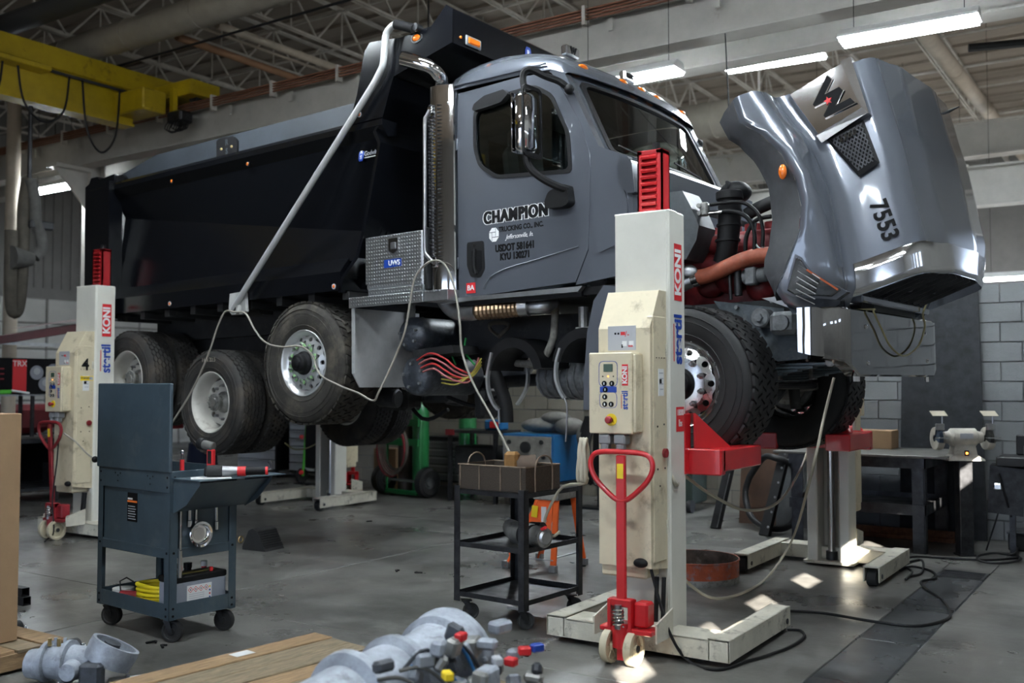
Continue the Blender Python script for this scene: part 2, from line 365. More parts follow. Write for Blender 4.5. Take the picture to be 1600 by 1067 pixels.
    def ball(s, c, r, n=12, m=8, sc=(1, 1, 1)):
        prof = [(r * math.sin(PI * k / m), -r * math.cos(PI * k / m)) for k in range(m + 1)]
        t = MB(); t.lathe(prof, (0, 0, 0), (0, 0, 1), n)
        return s.add([Vector((p[0] * sc[0], p[1] * sc[1], p[2] * sc[2])) + Vector(c) for p in t.v], t.f)
    def mesh(s, name, smooth=32, solid=False):
        me = bpy.data.meshes.new(name); me.from_pydata(s.v, [], s.f)
        bm = bmesh.new(); bm.from_mesh(me); bmesh.ops.recalc_face_normals(bm, faces=bm.faces); bm.to_mesh(me); bm.free()
        if smooth:
            me.polygons.foreach_set('use_smooth', [True] * len(me.polygons)); me.set_sharp_from_angle(angle=math.radians(smooth))
        me.update(); return me
    def build(s, name, mat, parent=None, smooth=32, **kw):
        return ob(name, s.mesh(name, smooth), mat, parent, **kw)
def ob(name, me, mat=None, parent=None, loc=None, rot=None, label=None, cat=None, group=None, kind=None):
    o = bpy.data.objects.new(name, me); COL.objects.link(o)
    if mat is not None and not len(me.materials): me.materials.append(MATS[mat] if isinstance(mat, str) else mat)
    if parent is not None: o.parent = parent
    if loc is not None: o.location = loc
    if rot is not None: o.rotation_euler = rot
    tag(o, label, cat, group, kind); return o
def tag(o, label=None, cat=None, group=None, kind=None):
    if label: o['label'] = label
    if cat: o['category'] = cat
    if group: o['group'] = group
    if kind: o['kind'] = kind
    return o
def thing(name, label, cat, loc=(0, 0, 0), rz=0.0, group=None):
    o = bpy.data.objects.new(name, None); COL.objects.link(o); o.location = loc; o.rotation_euler = (0, 0, rz); o.empty_display_size = 0.1
    return tag(o, label, cat, group)
def copy_tree(o, parent=None):
    c = o.copy(); COL.objects.link(c); c.parent = parent
    for ch in list(o.children): copy_tree(ch, c)
    return c
def txt(name, body, size, mat, parent, M, ext=0.0008, off=0.0, align='CENTER', sx=1.0, shear=0.0, sp=1.0):
    cu = bpy.data.curves.new(name, 'FONT'); cu.body = body; cu.size = size; cu.align_x = align; cu.align_y = 'CENTER'; cu.extrude = ext; cu.offset = off; cu.shear = shear; cu.space_character = sp
    t = bpy.data.objects.new('tmp_text', cu); COL.objects.link(t)
    me = bpy.data.meshes.new_from_object(t.evaluated_get(bpy.context.evaluated_depsgraph_get()))
    bpy.data.objects.remove(t); bpy.data.curves.remove(cu)
    me.name = name; me.transform(M @ Matrix.Diagonal((sx, 1, 1, 1)))
    me.materials.clear(); return ob(name, me, mat, parent)
def facing(pos, right, up):
    r = Vector(right).normalized(); u = Vector(up); u = (u - r * u.dot(r)).normalized(); n = r.cross(u)
    return Matrix.Translation(Vector(pos)) @ Matrix((r, u, n)).transposed().to_4x4()
def round_poly(pts, r, n=4):
    out = []; m = len(pts)
    for i in range(m):
        p = Vector(pts[i]).to_2d() if len(pts[i]) > 2 else Vector(pts[i]); a = Vector(pts[i - 1]); b = Vector(pts[(i + 1) % m])
        rr = r[i] if isinstance(r, (list, tuple)) else r
        da = (a - p); db = (b - p); k = min(rr, da.length * .45, db.length * .45)
        p0 = p + da.normalized() * k; p1 = p + db.normalized() * k
        for j in range(n + 1):
            t = j / n; out.append(tuple(p0 * (1 - t) ** 2 + p * 2 * t * (1 - t) + p1 * t * t))
    return out
def smooth_path(pts, k=6):
    P = [Vector(p) for p in pts]; out = []
    for i in range(len(P) - 1):
        p0 = P[max(0, i - 1)]; p1 = P[i]; p2 = P[i + 1]; p3 = P[min(len(P) - 1, i + 2)]
        for j in range(k):
            t = j / k; out.append(0.5 * ((2 * p1) + (-p0 + p2) * t + (2 * p0 - 5 * p1 + 4 * p2 - p3) * t * t + (-p0 + 3 * p1 - 3 * p2 + p3) * t ** 3))
    out.append(P[-1]); return out
# ================================================================== THE SETTING
X0, X1, Y0, Y1, ZR = -21.0, 1.2, -9.0, 27.0, 7.65
def struct(name, mb, mat, **kw): return mb.build(name, mat, None, kind='structure', **kw)
fl = struct('floor', MB().bb((X0, Y0, -0.3), (X1, Y1, -0.012)), 'mortar')
xs = [X0, -16.2, -10.4, -6.1, -1.69, -1.31, X1]; ys = [Y0, -3.0, 0.6, 4.85, 9.36, 13.6, 20.0, Y1]
for i in range(len(xs) - 1):
    if abs(xs[i] + 1.69) < 1e-6: continue
    for j in range(len(ys) - 1):
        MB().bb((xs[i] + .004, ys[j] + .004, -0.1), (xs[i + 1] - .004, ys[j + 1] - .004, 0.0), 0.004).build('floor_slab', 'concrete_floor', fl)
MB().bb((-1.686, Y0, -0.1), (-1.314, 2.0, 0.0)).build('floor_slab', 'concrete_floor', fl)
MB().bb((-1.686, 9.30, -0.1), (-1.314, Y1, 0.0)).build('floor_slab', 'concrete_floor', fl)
yy = 2.0
for k, ln in enumerate((1.05, 1.1, 1.2, 1.15, 1.2, 1.23)):
    MB().bb((-1.682, yy + .004, -0.02), (-1.318, yy + ln - .004, 0.003), 0.003).build('drain_cover_plate', 'floor_plate', fl); yy += ln
gr = MB().ring([(-1.682, yy + .004), (-1.318, yy + .004), (-1.318, 9.29), (-1.682, 9.29)], [(-1.66, yy + .03), (-1.34, yy + .03), (-1.34, 9.26), (-1.66, 9.26)], 'z', -0.02, 0.003)
gp = gr.build('drain_grate', 'dark_steel', fl)
for k in range(7):
    y = yy + .055 + k * 0.045
    if y > 9.25: break
    MB().bb((-1.665, y, -0.02), (-1.335, y + .022, 0.002)).build('grate_bar', 'dark_steel', gp)
# ceiling: deck, ribs, open-web joists
ce = struct('ceiling', MB().bb((X0, Y0, ZR), (X1, Y1, ZR + .15)), 'roof_deck')
rib = MB()
y = 1.0
while y < Y1:
    rib.bb((X0, y, ZR - .05), (X1, y + .05, ZR)); y += 0.62
tag(rib.build('deck_rib', 'roof_deck', ce), kind='stuff')
jm = MB()
for zc, w in ((ZR - .10, .09), (ZR - .72, .08)):
    jm.bb((-w / 2, Y0 + 8, zc - .018), (-.012, Y1 - .1, zc + .018)); jm.bb((.012, Y0 + 8, zc - .018), (w / 2, Y1 - .1, zc + .018))
y = 0.0; up = True
while y < Y1 - 1:
    jm.bar((0, y, ZR - .72 if up else ZR - .1), (0, y + .55, ZR - .1 if up else ZR - .72), .028, .028)
    if up: jm.bar((0, y + .55, ZR - .1), (0, y + .55, ZR - .72), .02, .02)
    y += .55; up = not up
jme = jm.mesh('roof_joist', 0)
x = -20.2
while x < X1: ob('roof_joist', jme, 'joist', ce, loc=(x, 0, 0)); x += 1.55
br = MB()
for y in (3.0, 8.0, 11.5, 14.5, 18.0, 21.5):
    for z in (ZR - .72, ZR - .14): br.bar((X0, y, z), (X1, y + .0, z), .03, .03)
br.build('bridging_bar', 'joist', ce)
# outer walls
def panel_wall(name, lo, hi, mat): return struct(name, MB().bb(lo, hi), mat)
wl = panel_wall('wall_left', (X0 - .2, Y0, -.3), (X0, Y1, ZR), 'siding')
for k in range(46):      # ribs of the metal siding above the door
    ob('siding_rib', bpy.data.meshes.get('siding_rib') or MB().bb((0, -.03, 3.75), (.03, .03, ZR)).mesh('siding_rib', 0), 'siding', wl, loc=(X0, 9.0 + k * .22, 0))
pmsh = MB().box((0, 0, 0), (.05, 1.16, .54), .02).mesh('door_panel')
for r in range(6):
    for c in range(8):
        ob('door_panel', pmsh, 'panel_white', wl, loc=(X0 + .03, 8.6 + c * 1.2, .38 + r * .57))
wb = panel_wall('wall_back', (X0, Y1, -.3), (X1, Y1 + .2, ZR), 'siding')
# right wall with a row of high door windows
wr = MB(); WZ, WH, WW = 3.12, 0.27, 0.52
wys = [4.99 - 1.27 * 3.75 + 1.04 * k for k in range(-1, 7)]
wys = [y for y in wys]
xw0, xw1 = X1, X1 + .12
YB0, YB1, ZB = 14.2, 20.5, 4.4      # unseen bay opening, added so daylight brightens the far ceiling
wr.bb((xw0, Y0, -.3), (xw1, YB0, WZ - WH / 2)); wr.bb((xw0, Y0, WZ + WH / 2), (xw1, YB0, ZR)); wr.bb((xw0, YB0, ZB), (xw1, YB1, ZR)); wr.bb((xw0, YB1, -.3), (xw1, Y1, ZR))
edges = [Y0] + [e for y in wys for e in (y - WW / 2, y + WW / 2)] + [YB0]
for k in range(0, len(edges), 2): wr.bb((xw0, edges[k], WZ - WH / 2), (xw1, edges[k + 1], WZ + WH / 2))
struct('wall_right', wr, 'siding')
# unseen wall behind the viewer: blocks low sun, openings added for daylight
wf = MB(); e2 = [X0, -9.5, -6.5, -5.2, -0.6, X1]
wf.bb((X0, Y0 - .2, 4.2), (X1, Y0, ZR))
for k in range(0, len(e2), 2): wf.bb((e2[k], Y0 - .2, -.3), (e2[k + 1], Y0, 4.2))
struct('wall_front', wf, 'siding')
struct('ground_outside', MB().bb((-60, -60, -.6), (60, 60, -.31)), pm('asphalt', (0.16, 0.16, 0.16), 0.8))
# block partitions with single blocks
def block_wall(name, x0, x1, y, top, mat, vis):
    w = struct(name, MB().bb((x0, y + .012, -.05), (x1, y + .2, top - .003)), 'mortar')
    bw, bh = .4064, .2032
    nz = int(top / bh + .5)
    me = MB().box((0, 0, 0), (bw - .010, .02, bh - .010), .003).mesh(name + '_block')
    rest = MB(); x = x0
    for r in range(nz):
        off = (r % 2) * bw / 2; k = 0; x = x0 + off - bw / 2
        while x < x1 - .05:
            cx = x + bw / 2
            if cx - bw / 2 < x0 - .01 or cx + bw / 2 > x1 + .25: x += bw; continue
            if vis[0] < cx < vis[1]: ob('block', me, mat, w, loc=(cx, y, bh * (r + .5)))
            else: rest.bb((cx - bw / 2 + .005, y - .01, bh * r + .005), (cx + bw / 2 - .005, y + .01, bh * (r + 1) - .005))
            x += bw
    if rest.v: tag(rest.build('block_courses', mat, w), kind='stuff')
    return w
block_wall('wall_partition_right', -4.1, X1, 11.32, 2.54, 'block_grey', (-3.2, -.5))
block_wall('wall_partition_back', -13.6, -4.1, 12.6, 3.05, 'block_cream', (-8.6, -5.2))
# steel columns of the hall
def hall_column(x, y, label, w=.26):
    t = thing('building_column', label, 'column', (x, y, 0))
    m = MB(); m.bb((-w / 2, -w / 2, 0), (w / 2, -w / 2 + .02, ZR)); m.bb((-w / 2, w / 2 - .02, 0), (w / 2, w / 2, ZR)); m.bb((-.012, -w / 2, 0), (.012, w / 2, ZR)); m.build('column_web', 'beam_white', t)
    MB().bb((-.22, -.22, 0), (.22, .22, .025)).build('base_plate', 'beam_white', t)
    k = MB(); k.prism([(-.75, 5.2), (-.13, 4.55), (-.13, 5.2)], 'x', -.02, .02); k.bb((-.15, -.78, 5.18), (.15, -.1, 5.24)); k.M = None
    k.build('beam_bracket', 'beam_white', t)
    return t
hall_column(-15.3, 10.15, 'white steel column with triangular bracket under crane beam far left')
hall_column(-9.45, 13.1, 'white steel column rising behind the raised dump body')
MB().cyl((-9.75, 13.0, 3.2), (-9.75, 13.0, ZR), .06, n=10).build('vertical_conduit', 'pipe_tan', None, label='pale vertical conduit pipe beside column above the dump body', cat='pipe')
# crane runway: beam with cap channel, conductor bars
def runway(name, y, zb, h, label, bars):
    t = thing(name, label, 'beam', (0, y, 0)); w = .15
    m = MB(); m.bb((X0, -w, zb), (X1, w, zb + .03)); m.bb((X0, -.012, zb + .03), (X1, .012, zb + h)); m.build('beam_web', 'beam_white', t)
    c = MB(); c.bb((X0, -w, zb + h - .03), (X1, w, zb + h)); c.bb((X0, -w, zb + h - .13), (X1, -w + .012, zb + h)); c.build('cap_channel', 'beam_white', t)
    MB().bb((X0, -.03, zb + h), (X1, .03, zb + h + .05)).build('rail', 'beam_white', t)
    if bars:
        for k in range(4):
            MB().bb((X0, -.235 - .0 * k, zb + h - .035 - k * .036), (X1, -.205, zb + h - .018 - k * .036)).build('conductor_bar', 'copper_bar', t)
        me = MB().bb((-.02, -.25, zb + h - .20), (.02, -.15, zb + h + .02)).mesh('bar_bracket', 0)
        x = X0 + .6
        while x < X1: ob('bar_bracket', me, 'joist', t, loc=(x, 0, 0)); x += 1.25
        me = MB().bb((-.03, -.17, zb + h - .30), (.03, -.14, zb + h - .16)).mesh('beam_clip', 0)
        x = X0 + .9
        while x < X1: ob('beam_clip', me, 'beam_white', t, loc=(x, 0, 0)); x += 1.25
    return t
runway('crane_runway_beam', 9.85, 5.24, .58, 'long white crane runway beam with copper conductor bars, passing behind truck cab', True)
runway('roof_girder', 10.75, 5.24, .55, 'second white beam running behind the crane runway beam, above right hood', False)
# ducts and pipes
def pipe(name, p0, p1, r, mat, label, cat, n=14, rings=None):
    t = thing(name, label, cat, (0, 0, 0)) if rings else None
    o = MB().cyl(p0, p1, r, n=n).build('pipe_run' if rings else name, mat, t, **({} if rings else dict(label=label, cat=cat)))
    if rings:
        p0 = Vector(p0); d = (Vector(p1) - p0); L = d.length; d.normalize(); k = rings * .5
        while k < L:
            MB().cyl(p0 + d * (k - .02), p0 + d * (k + .02), r * 1.05, n=n).build('joint_band', mat, t); k += rings
    return t or o
pipe('spiral_duct', (-20.5, 8.66, 6.58), (-4.0, 8.66, 6.58), .21, 'duct', 'wide tan spiral duct along the ceiling above the yellow crane', 'duct', 20, 1.5)
pipe('dark_duct', (-20.5, 7.55, 6.62), (-9.5, 7.55, 6.62), .15, 'duct_dark', 'dark duct at top left corner above the yellow crane', 'duct')
pipe('ceiling_pipe', (-10.75, 8.95, 6.50), (-10.55, 20, 6.50), .055, 'pipe_tan', 'tan ceiling pipe crossing above dump body, with joints', 'pipe', 12, 3.0)
pipe('rusty_ceiling_pipe', (-11.6, 8.95, 6.50), (-11.6, 20, 6.50), .055, 'pipe_rust', 'rust coloured ceiling pipe left of the tan one', 'pipe', 12)
pipe('conduit', (-11.2, 8.95, 6.58), (-11.0, 20, 6.58), .022, 'pipe_tan', 'thin pale conduit between rust and tan ceiling pipes', 'pipe', 8)
pipe('sprinkler_pipe', (-2.78, 12.6, 6.45), (-2.50, 24, 6.45), .115, 'pipe_tan', 'thick cream pipe slanting across ceiling behind the open hood', 'pipe', 14, 2.6)
pipe('black_pipe', (-6.0, 12.4, 6.0), (X1, 12.4, 6.0), .028, 'black', 'thin black pipe under ceiling above the open hood', 'pipe', 8)
pipe('dark_conduit', (-12, 11.9, 6.1), (X1, 11.9, 6.1), .02, 'black', 'thin dark conduit crossing the ceiling behind the cab', 'pipe', 8)
pipe('dark_conduit', (-14, 9.0, 6.35), (-4, 9.0, 6.35), .018, 'black', 'thin dark conduit crossing the ceiling above dump body', 'pipe', 8)
pipe('drop_pipe', (-7.6, 9.6, 5.8), (-7.6, 9.6, ZR), .012, 'black', 'thin dark rod hanging from ceiling above dump body', 'rod', 8)
pipe('air_duct', (-12.0, 14.2, 5.62), (-4.55, 14.2, 5.62), .27, 'duct', 'wide tan round duct seen between windshield and open hood', 'duct', 20, 1.4)
for x in (-11, -8, -5): MB().bb((x - .02, 14.19, 5.85), (x + .02, 14.21, ZR)).build('hanger_strap', 'joist', bpy.data.objects['air_duct'])
pipe('black_rail', (-1.9, 12.6, 5.55), (-.2, 13.1, 5.55), .05, 'black', 'black track rail under ceiling at upper right', 'rail', 8)
# far bay: girders and dark back
for k, (y, z) in enumerate(((16.2, 4.25), (18.6, 5.5))):
    m = MB(); m.bb((-9, y - .15, z), (X1, y + .15, z + .03)); m.bb((-9, y - .02, z), (X1, y + .02, z + .6)); m.bb((-9, y - .15, z + .57), (X1, y + .15, z + .6))
    m.build('far_girder', 'beam_white', None, label=('white beam low in the far bay, right of the hood' if k == 0 else 'white beam high in the far bay, right of the hood'), cat='beam')
# fluorescent fixtures
def fixture(loc, label, rz=0.0, L=1.22, wdt=.30, shown=True):
    t = thing('fluorescent_light', label, 'light', loc, rz, None)
    m = MB(); m.prism([(-wdt / 2, .0), (-wdt / 4, .07), (wdt / 4, .07), (wdt / 2, .0), (wdt / 2 - .01, -.02), (wdt / 2 - .015, 0), (wdt / 4, .055), (-wdt / 4, .055), (-wdt / 2 + .015, 0), (-wdt / 2 + .01, -.02)], 'x', -L / 2, L / 2)
    for s in (-1, 1): m.prism([(-wdt / 2, -.02), (-wdt / 4, .07), (wdt / 4, .07), (wdt / 2, -.02)], 'x', s * L / 2 - .006, s * L / 2 + .006)
    m.build('housing', 'white_paint', t)
    for k in range(4):
        y = (k - 1.5) * wdt / 4.2
        MB().cyl((-L / 2 + .01, y, -.040), (L / 2 - .01, y, -.040), .018, n=8).build('tube', 'tube_glow', t)
    for s in (-1, 1): MB().cyl((s * L * .4, 0, .07), (s * L * .4, 0, ZR - loc[2]), .004, n=5).build('hanger_wire', 'black', t)
    return t
fixture((-1.98, 9.70, 4.93), 'bright fluorescent light above the open hood, nearest and largest', math.radians(2))
fixture((-4.85, 9.60, 4.93), 'fluorescent light seen just over the windshield roof edge')
fixture((-4.0, 11.9, 5.60), 'thin edge-on fluorescent light left of the biggest one', .08)
fixture((-16.0, 9.85, 5.0), 'fluorescent light at far left behind the hanging exhaust hose')
fixture((-1.95, 18.0, 3.36), 'fluorescent light in the far bay above the block wall')
fixture((-5.6, 17.5, 4.2), 'small distant fluorescent light under the raised hood')
NF = [(-9.5, 15.5), (-3.6, 19.5), (-4.5, 21.0), (-2.6, 22.5), (-1.0, 1.6), (-4.2, 1.6), (-1.0, 5.6), (-4.4, 5.6), (-7.6, 5.2), (-1.6, -3.5)]  # unseen: far-bay lamps added to brighten its ceiling, near ones kept out of frame
for k, (x, y) in enumerate(NF):
    if k < 4: fixture((x, y, 5.5), 'unseen fluorescent light added over the far bay, hidden behind the raised truck')['group'] = 'unseen added lights over the far bay'
    else: fixture((x, y, 5.5), 'unseen hanging fluorescent light over the work floor on the viewer side')['group'] = 'fluorescent lights over the near work floor'
# ================================================================== THE DUMP TRUCK (raised on the lifts)
TR = thing('dump_truck', 'dark grey and black heavy dump truck raised on lift columns, hood tipped open', 'truck')
TR.location = TM.translation; TR.rotation_euler = TM.to_euler()
V = Vector
# ---- wheels -------------------------------------------------------
def disc_holes(m, r0, r1, rc, rh, n, y0, y1, k=14):
    """flat ring between r0 and r1 (axis y) with n round holes; slopes from y0 (r0) to y1 (r1)"""
    da = PI / n
    for s in range(n):
        a0 = 2 * da * s; O = []; I = []
        for i in range(k):
            t = 2 * PI * i / k; c, sn = math.cos(t), math.sin(t)
            I.append((rc + rh * c, a0 + rh * sn / rc))
            kr = ((r1 - rc) / c) if c > 1e-6 else ((r0 - rc) / c if c < -1e-6 else 1e9); ka = (da * rc / abs(sn)) if abs(sn) > 1e-6 else 1e9
            q = min(abs(kr), abs(ka)); O.append((rc + q * c, a0 + q * sn / rc))
        def P(p, d=0): y = y0 + (y1 - y0) * (p[0] - r0) / (r1 - r0); return (p[0] * math.cos(p[1]), y + d, p[0] * math.sin(p[1]))
        vs = [P(p) for p in O] + [P(p) for p in I] + [P(p, .02) for p in I]
        m.add(vs, [(i, (i + 1) % k, k + (i + 1) % k, k + i) for i in range(k)] + [(k + i, k + (i + 1) % k, 2 * k + (i + 1) % k, 2 * k + i) for i in range(k)])
def tire_mesh(R, w, name):
    m = MB(); b = .018
    pr = [(.285, .012), (.30, -.002), (.33, -.014), (.40, -.024), (R - .09, -.022), (R - .05, -.012), (R - .028, .006), (R - .016, .026),
          (R - .014, w * .5), (R - .016, w - .026), (R - .028, w - .006), (R - .05, w + .012), (R - .09, w + .022), (.40, w + .024), (.33, w + .014), (.30, w + .002), (.285, w - .012)]
    m.lathe(pr, (0, 0, 0), (0, 1, 0), 56)
    for rr in (.345, R - .115, R - .075): m.lathe([(rr - .004, -.019 if rr > .35 else -.016), (rr, -.0265 if rr > .35 else -.022), (rr + .004, -.019)], (0, 0, 0), (0, 1, 0), 56)
    return m.mesh(name, 40)
def tread_mesh(R, w, kind, name):
    m = MB()
    def blk(a, yc, poly, h=.02):
        vs = []
        for rr in (R - .018, R):
            for px, py in poly:
                aa = a + px / R; vs.append((rr * math.cos(aa), yc + py, rr * math.sin(aa)))
        k = len(poly); m.add(vs, [tuple(range(k, 2 * k))] + [(i, (i + 1) % k, k + (i + 1) % k, k + i) for i in range(k)])
    if kind == 'hex':
        N = 46; rows = 6; s = 2 * PI * R / N; rw = (w - .03) / rows
        for r in range(rows):
            for k in range(N):
                q = rw * .52; h = s * .44
                blk(2 * PI * (k + .5 * (r % 2)) / N, .015 + rw * (r + .5), [(-h, -q * .55), (0, -q), (h, -q * .55), (h, q * .55), (0, q), (-h, q * .55)])
    elif kind == 'rib':
        N = 60; rows = 5; s = 2 * PI * R / N; rw = (w - .03) / rows
        for r in range(rows):
            for k in range(N):
                h = s * .47; q = rw * .42; z = .008
                blk(2 * PI * (k + .5 * (r % 2)) / N, .015 + rw * (r + .5), [(-h, -q - z), (0, -q + z), (h, -q - z), (h, q - z), (0, q + z), (-h, q - z)])
    else:
        N = 40; rows = 6; s = 2 * PI * R / N; rw = (w - .01) / rows
        for r in range(rows):
            edge = r in (0, rows - 1)
            for k in range(N):
                h = s * .40; q = rw * .46; sk = .014 * (1 if r % 2 else -1)
                blk(2 * PI * (k + (.5 if r % 2 else 0)) / N, .005 + rw * (r + .5), [(-h - sk, -q), (h * .2 - sk, -q - .004), (h - sk, -q), (h + sk, q), (-h * .2 + sk, q + .004), (-h + sk, q)])
    return m.mesh(name, 0)
def rim_steer(name):
    m = MB()
    m.lathe([(.285, .30), (.27, .28), (.262, .16), (.272, .05), (.292, .022), (.304, .012), (.308, 0), (.300, -.010), (.288, -.004), (.276, .014), (.262, .030), (.25, .036)], (0, 0, 0), (0, 1, 0), 48)
    disc_holes(m, .185, .25, .222, .0215, 10, .012, .036); m.lathe([(.185, .012), (.12, .004), (.10, .004)], (0, 0, 0), (0, 1, 0), 40)
    return m.mesh(name, 40)
def rim_dual(name):
    m = MB()
    m.lathe([(.285, .26), (.268, .25), (.262, .2), (.27, .06), (.29, .02), (.305, .01), (.309, 0), (.300, -.010), (.287, -.003), (.274, .02), (.262, .06), (.258, .125), (.245, .15)], (0, 0, 0), (0, 1, 0), 48)
    disc_holes(m, .17, .245, .205, .028, 5, .158, .15, 18); m.lathe([(.17, .158), (.12, .162), (.10, .162)], (0, 0, 0), (0, 1, 0), 40)
    return m.mesh(name, 40)
nut = MB().lathe([(0, -.045), (.012, -.043), (.0165, -.03), (.0165, -.006), (.024, -.004), (.024, .0)], (0, 0, 0), (0, 1, 0), 6).mesh('lug_nut', 20)
ind = MB().prism([(-.028, -.014), (.02, -.014), (.046, 0), (.02, .014), (-.028, .014)], 'y', -.026, -.012).mesh('nut_indicator', 0)
drum = MB().lathe([(.02, .06), (.195, .06), (.205, .08), (.205, .15), (.213, .155), (.213, .30), (.20, .31), (.05, .31), (.05, .55)], (0, 0, 0), (0, 1, 0), 32).mesh('brake_drum', 30)
def hub_steer(name, big):
    m = MB()
    if big: m.lathe([(0, -.115), (.03, -.115), (.05, -.105), (.055, -.09), (.072, -.085), (.082, -.07), (.082, -.03), (.105, -.015), (.11, .005)], (0, 0, 0), (0, 1, 0), 24)
    else: m.lathe([(0, -.10), (.035, -.10), (.04, -.09), (.062, -.085), (.066, -.06), (.088, -.055), (.092, -.012), (.112, -.004), (.115, .01)], (0, 0, 0), (0, 1, 0), 24)
    return m.mesh(name, 30)
def hub_dual(name):
    m = MB(); m.lathe([(0, .02), (.045, .02), (.05, .03), (.085, .034), (.09, .05), (.078, .06), (.07, .1), (.105, .14), (.11, .165)], (0, 0, 0), (0, 1, 0), 24)
    for k in range(8):
        a = 2 * PI * k / 8; m.cyl((.07 * math.cos(a), .018, .07 * math.sin(a)), (.07 * math.cos(a), .04, .07 * math.sin(a)), .009, n=6)
    return m.mesh(name, 30)
TM_ = {}
def wm(key, fn):
    if key not in TM_: TM_[key] = fn()
    return TM_[key]
def wheel(x, y, z, kind, far=False, label=None):
    spec = {'front': (.545, .40, 'block', 'rubber_clean'), 'lift': (.565, .385, 'block', 'rubber_mud'), 'drive': (.525, .275, 'hex', 'rubber'), 'inner': (.525, .275, 'rib', 'rubber')}[kind]
    R, w, tk, rm = spec
    t = ob('tire', wm('t' + kind, lambda: tire_mesh(R, w, 'tire_' + kind)), rm, TR, loc=(x, y, z), rot=(0, 0, PI if far else 0))
    if label: t['label'] = label
    tag(ob('tread', wm('d' + kind, lambda: tread_mesh(R, w, tk, 'tread_' + kind)), rm, t), kind='stuff')
    if kind == 'front':
        ob('rim', wm('rf', lambda: rim_steer('rim_front')), 'alu', t); ob('hub_cap', wm('hf', lambda: hub_steer('hub_front', False)), 'black_plastic', t)
    elif kind == 'lift':
        ob('rim', wm('rl', lambda: rim_steer('rim_lift')), pm('alu_bright', (.62, .63, .64), .36, .65, var=.12, vs=9, rv=.06), t); ob('hub_cap', wm('hl', lambda: hub_steer('hub_lift', True)), 'black_plastic', t)
    elif kind == 'drive':
        ob('rim', wm('rd', lambda: rim_dual('rim_drive')), 'rim_white', t); ob('hub', wm('hd', lambda: hub_dual('hub_drive')), 'alu_dirty', t)
    else:
        ob('rim', wm('rd2', lambda: rim_dual('rim_inner')), 'rim_white', t)
    if kind != 'inner':
        for k in range(10):
            a = 2 * PI * (k + .5) / 10; yy_ = .165 if kind == 'drive' else .006
            ob('lug_nut', nut, 'steel' if kind != 'drive' else 'alu_dirty', t, loc=(.1675 * math.cos(a), yy_, .1675 * math.sin(a)))
            if kind == 'lift' and not far:
                ob('nut_indicator', ind, pm('lime', (0.36, 0.62, 0.30), .5), t, loc=(.1675 * math.cos(a), yy_, .1675 * math.sin(a)), rot=(0, -a + PI * .62, 0))
        ob('brake_drum', drum, 'cast', t, loc=(0, .125 if kind == 'drive' else 0, 0))
    return t
WZF, WZL, WZ1, WZ2 = 1.60, 1.85, 1.50, 1.76
wheel(0.0, -1.12, WZF, 'front', label='front tire over the red fork of the nearest lift column'); wheel(0.0, 1.12, WZF, 'front', True)
wheel(-3.76, -1.20, WZL, 'lift', label='muddy raised middle tire with lime green nut indicators'); wheel(-3.76, 1.20, WZL, 'lift', True)
for X, Z, lb in ((-5.14, WZ1, 'rear dual tire hanging lowest, pale dished rim'), (-6.62, WZ2, 'rearmost dual tire behind the cream lift column')):
    for far in (False, True):
        s = 1 if far else -1
        wheel(X, s * 1.20, Z, 'drive', far, None if far else lb); wheel(X, s * .87, Z, 'inner', far)
txt('size_lettering', '11 R 22.5', .058, 'mag_pot', TR, facing((-5.14 + .0, -1.226, WZ1 + .42), (1, 0, 0), (0, 0, 1)), ext=.001)
# ---- frame, axles, springs ---------------------------------------
f = MB()
for s in (-1, 1):
    y = s * .43; f.bb((-7.2, y - .006 * s, 1.93), (.95, y + .006 * s, 2.20)); f.bb((-7.2, y - .09 * s, 2.19), (.95, y, 2.20)); f.bb((-7.2, y - .09 * s, 1.93), (.95, y, 1.945))
for X in (-6.9, -5.9, -4.4, -2.9, -1.4, .6): f.bb((X - .05, -.43, 1.98), (X + .05, .43, 2.16))
f.build('frame_rail', 'chassis', TR)
ax = MB()
ax.tube([(0, -.78, WZF), (0, -.62, WZF - .05), (0, -.45, WZF - .13), (0, .45, WZF - .13), (0, .62, WZF - .05), (0, .78, WZF)], .055, 8)
ax.build('front_axle', 'cast', TR)
for X, Z in ((-3.76, WZL), (-5.14, WZ1), (-6.62, WZ2)):
    a = MB().cyl((X, -.9, Z), (X, .9, Z), .075, n=14)
    if X < -4: a.ball((X, 0, Z), .22, 16, 10); a.cyl((X, 0, Z), (X + .34, 0, Z + .02), .11, .06, 14)
    a.build('axle_housing', 'chassis', TR)
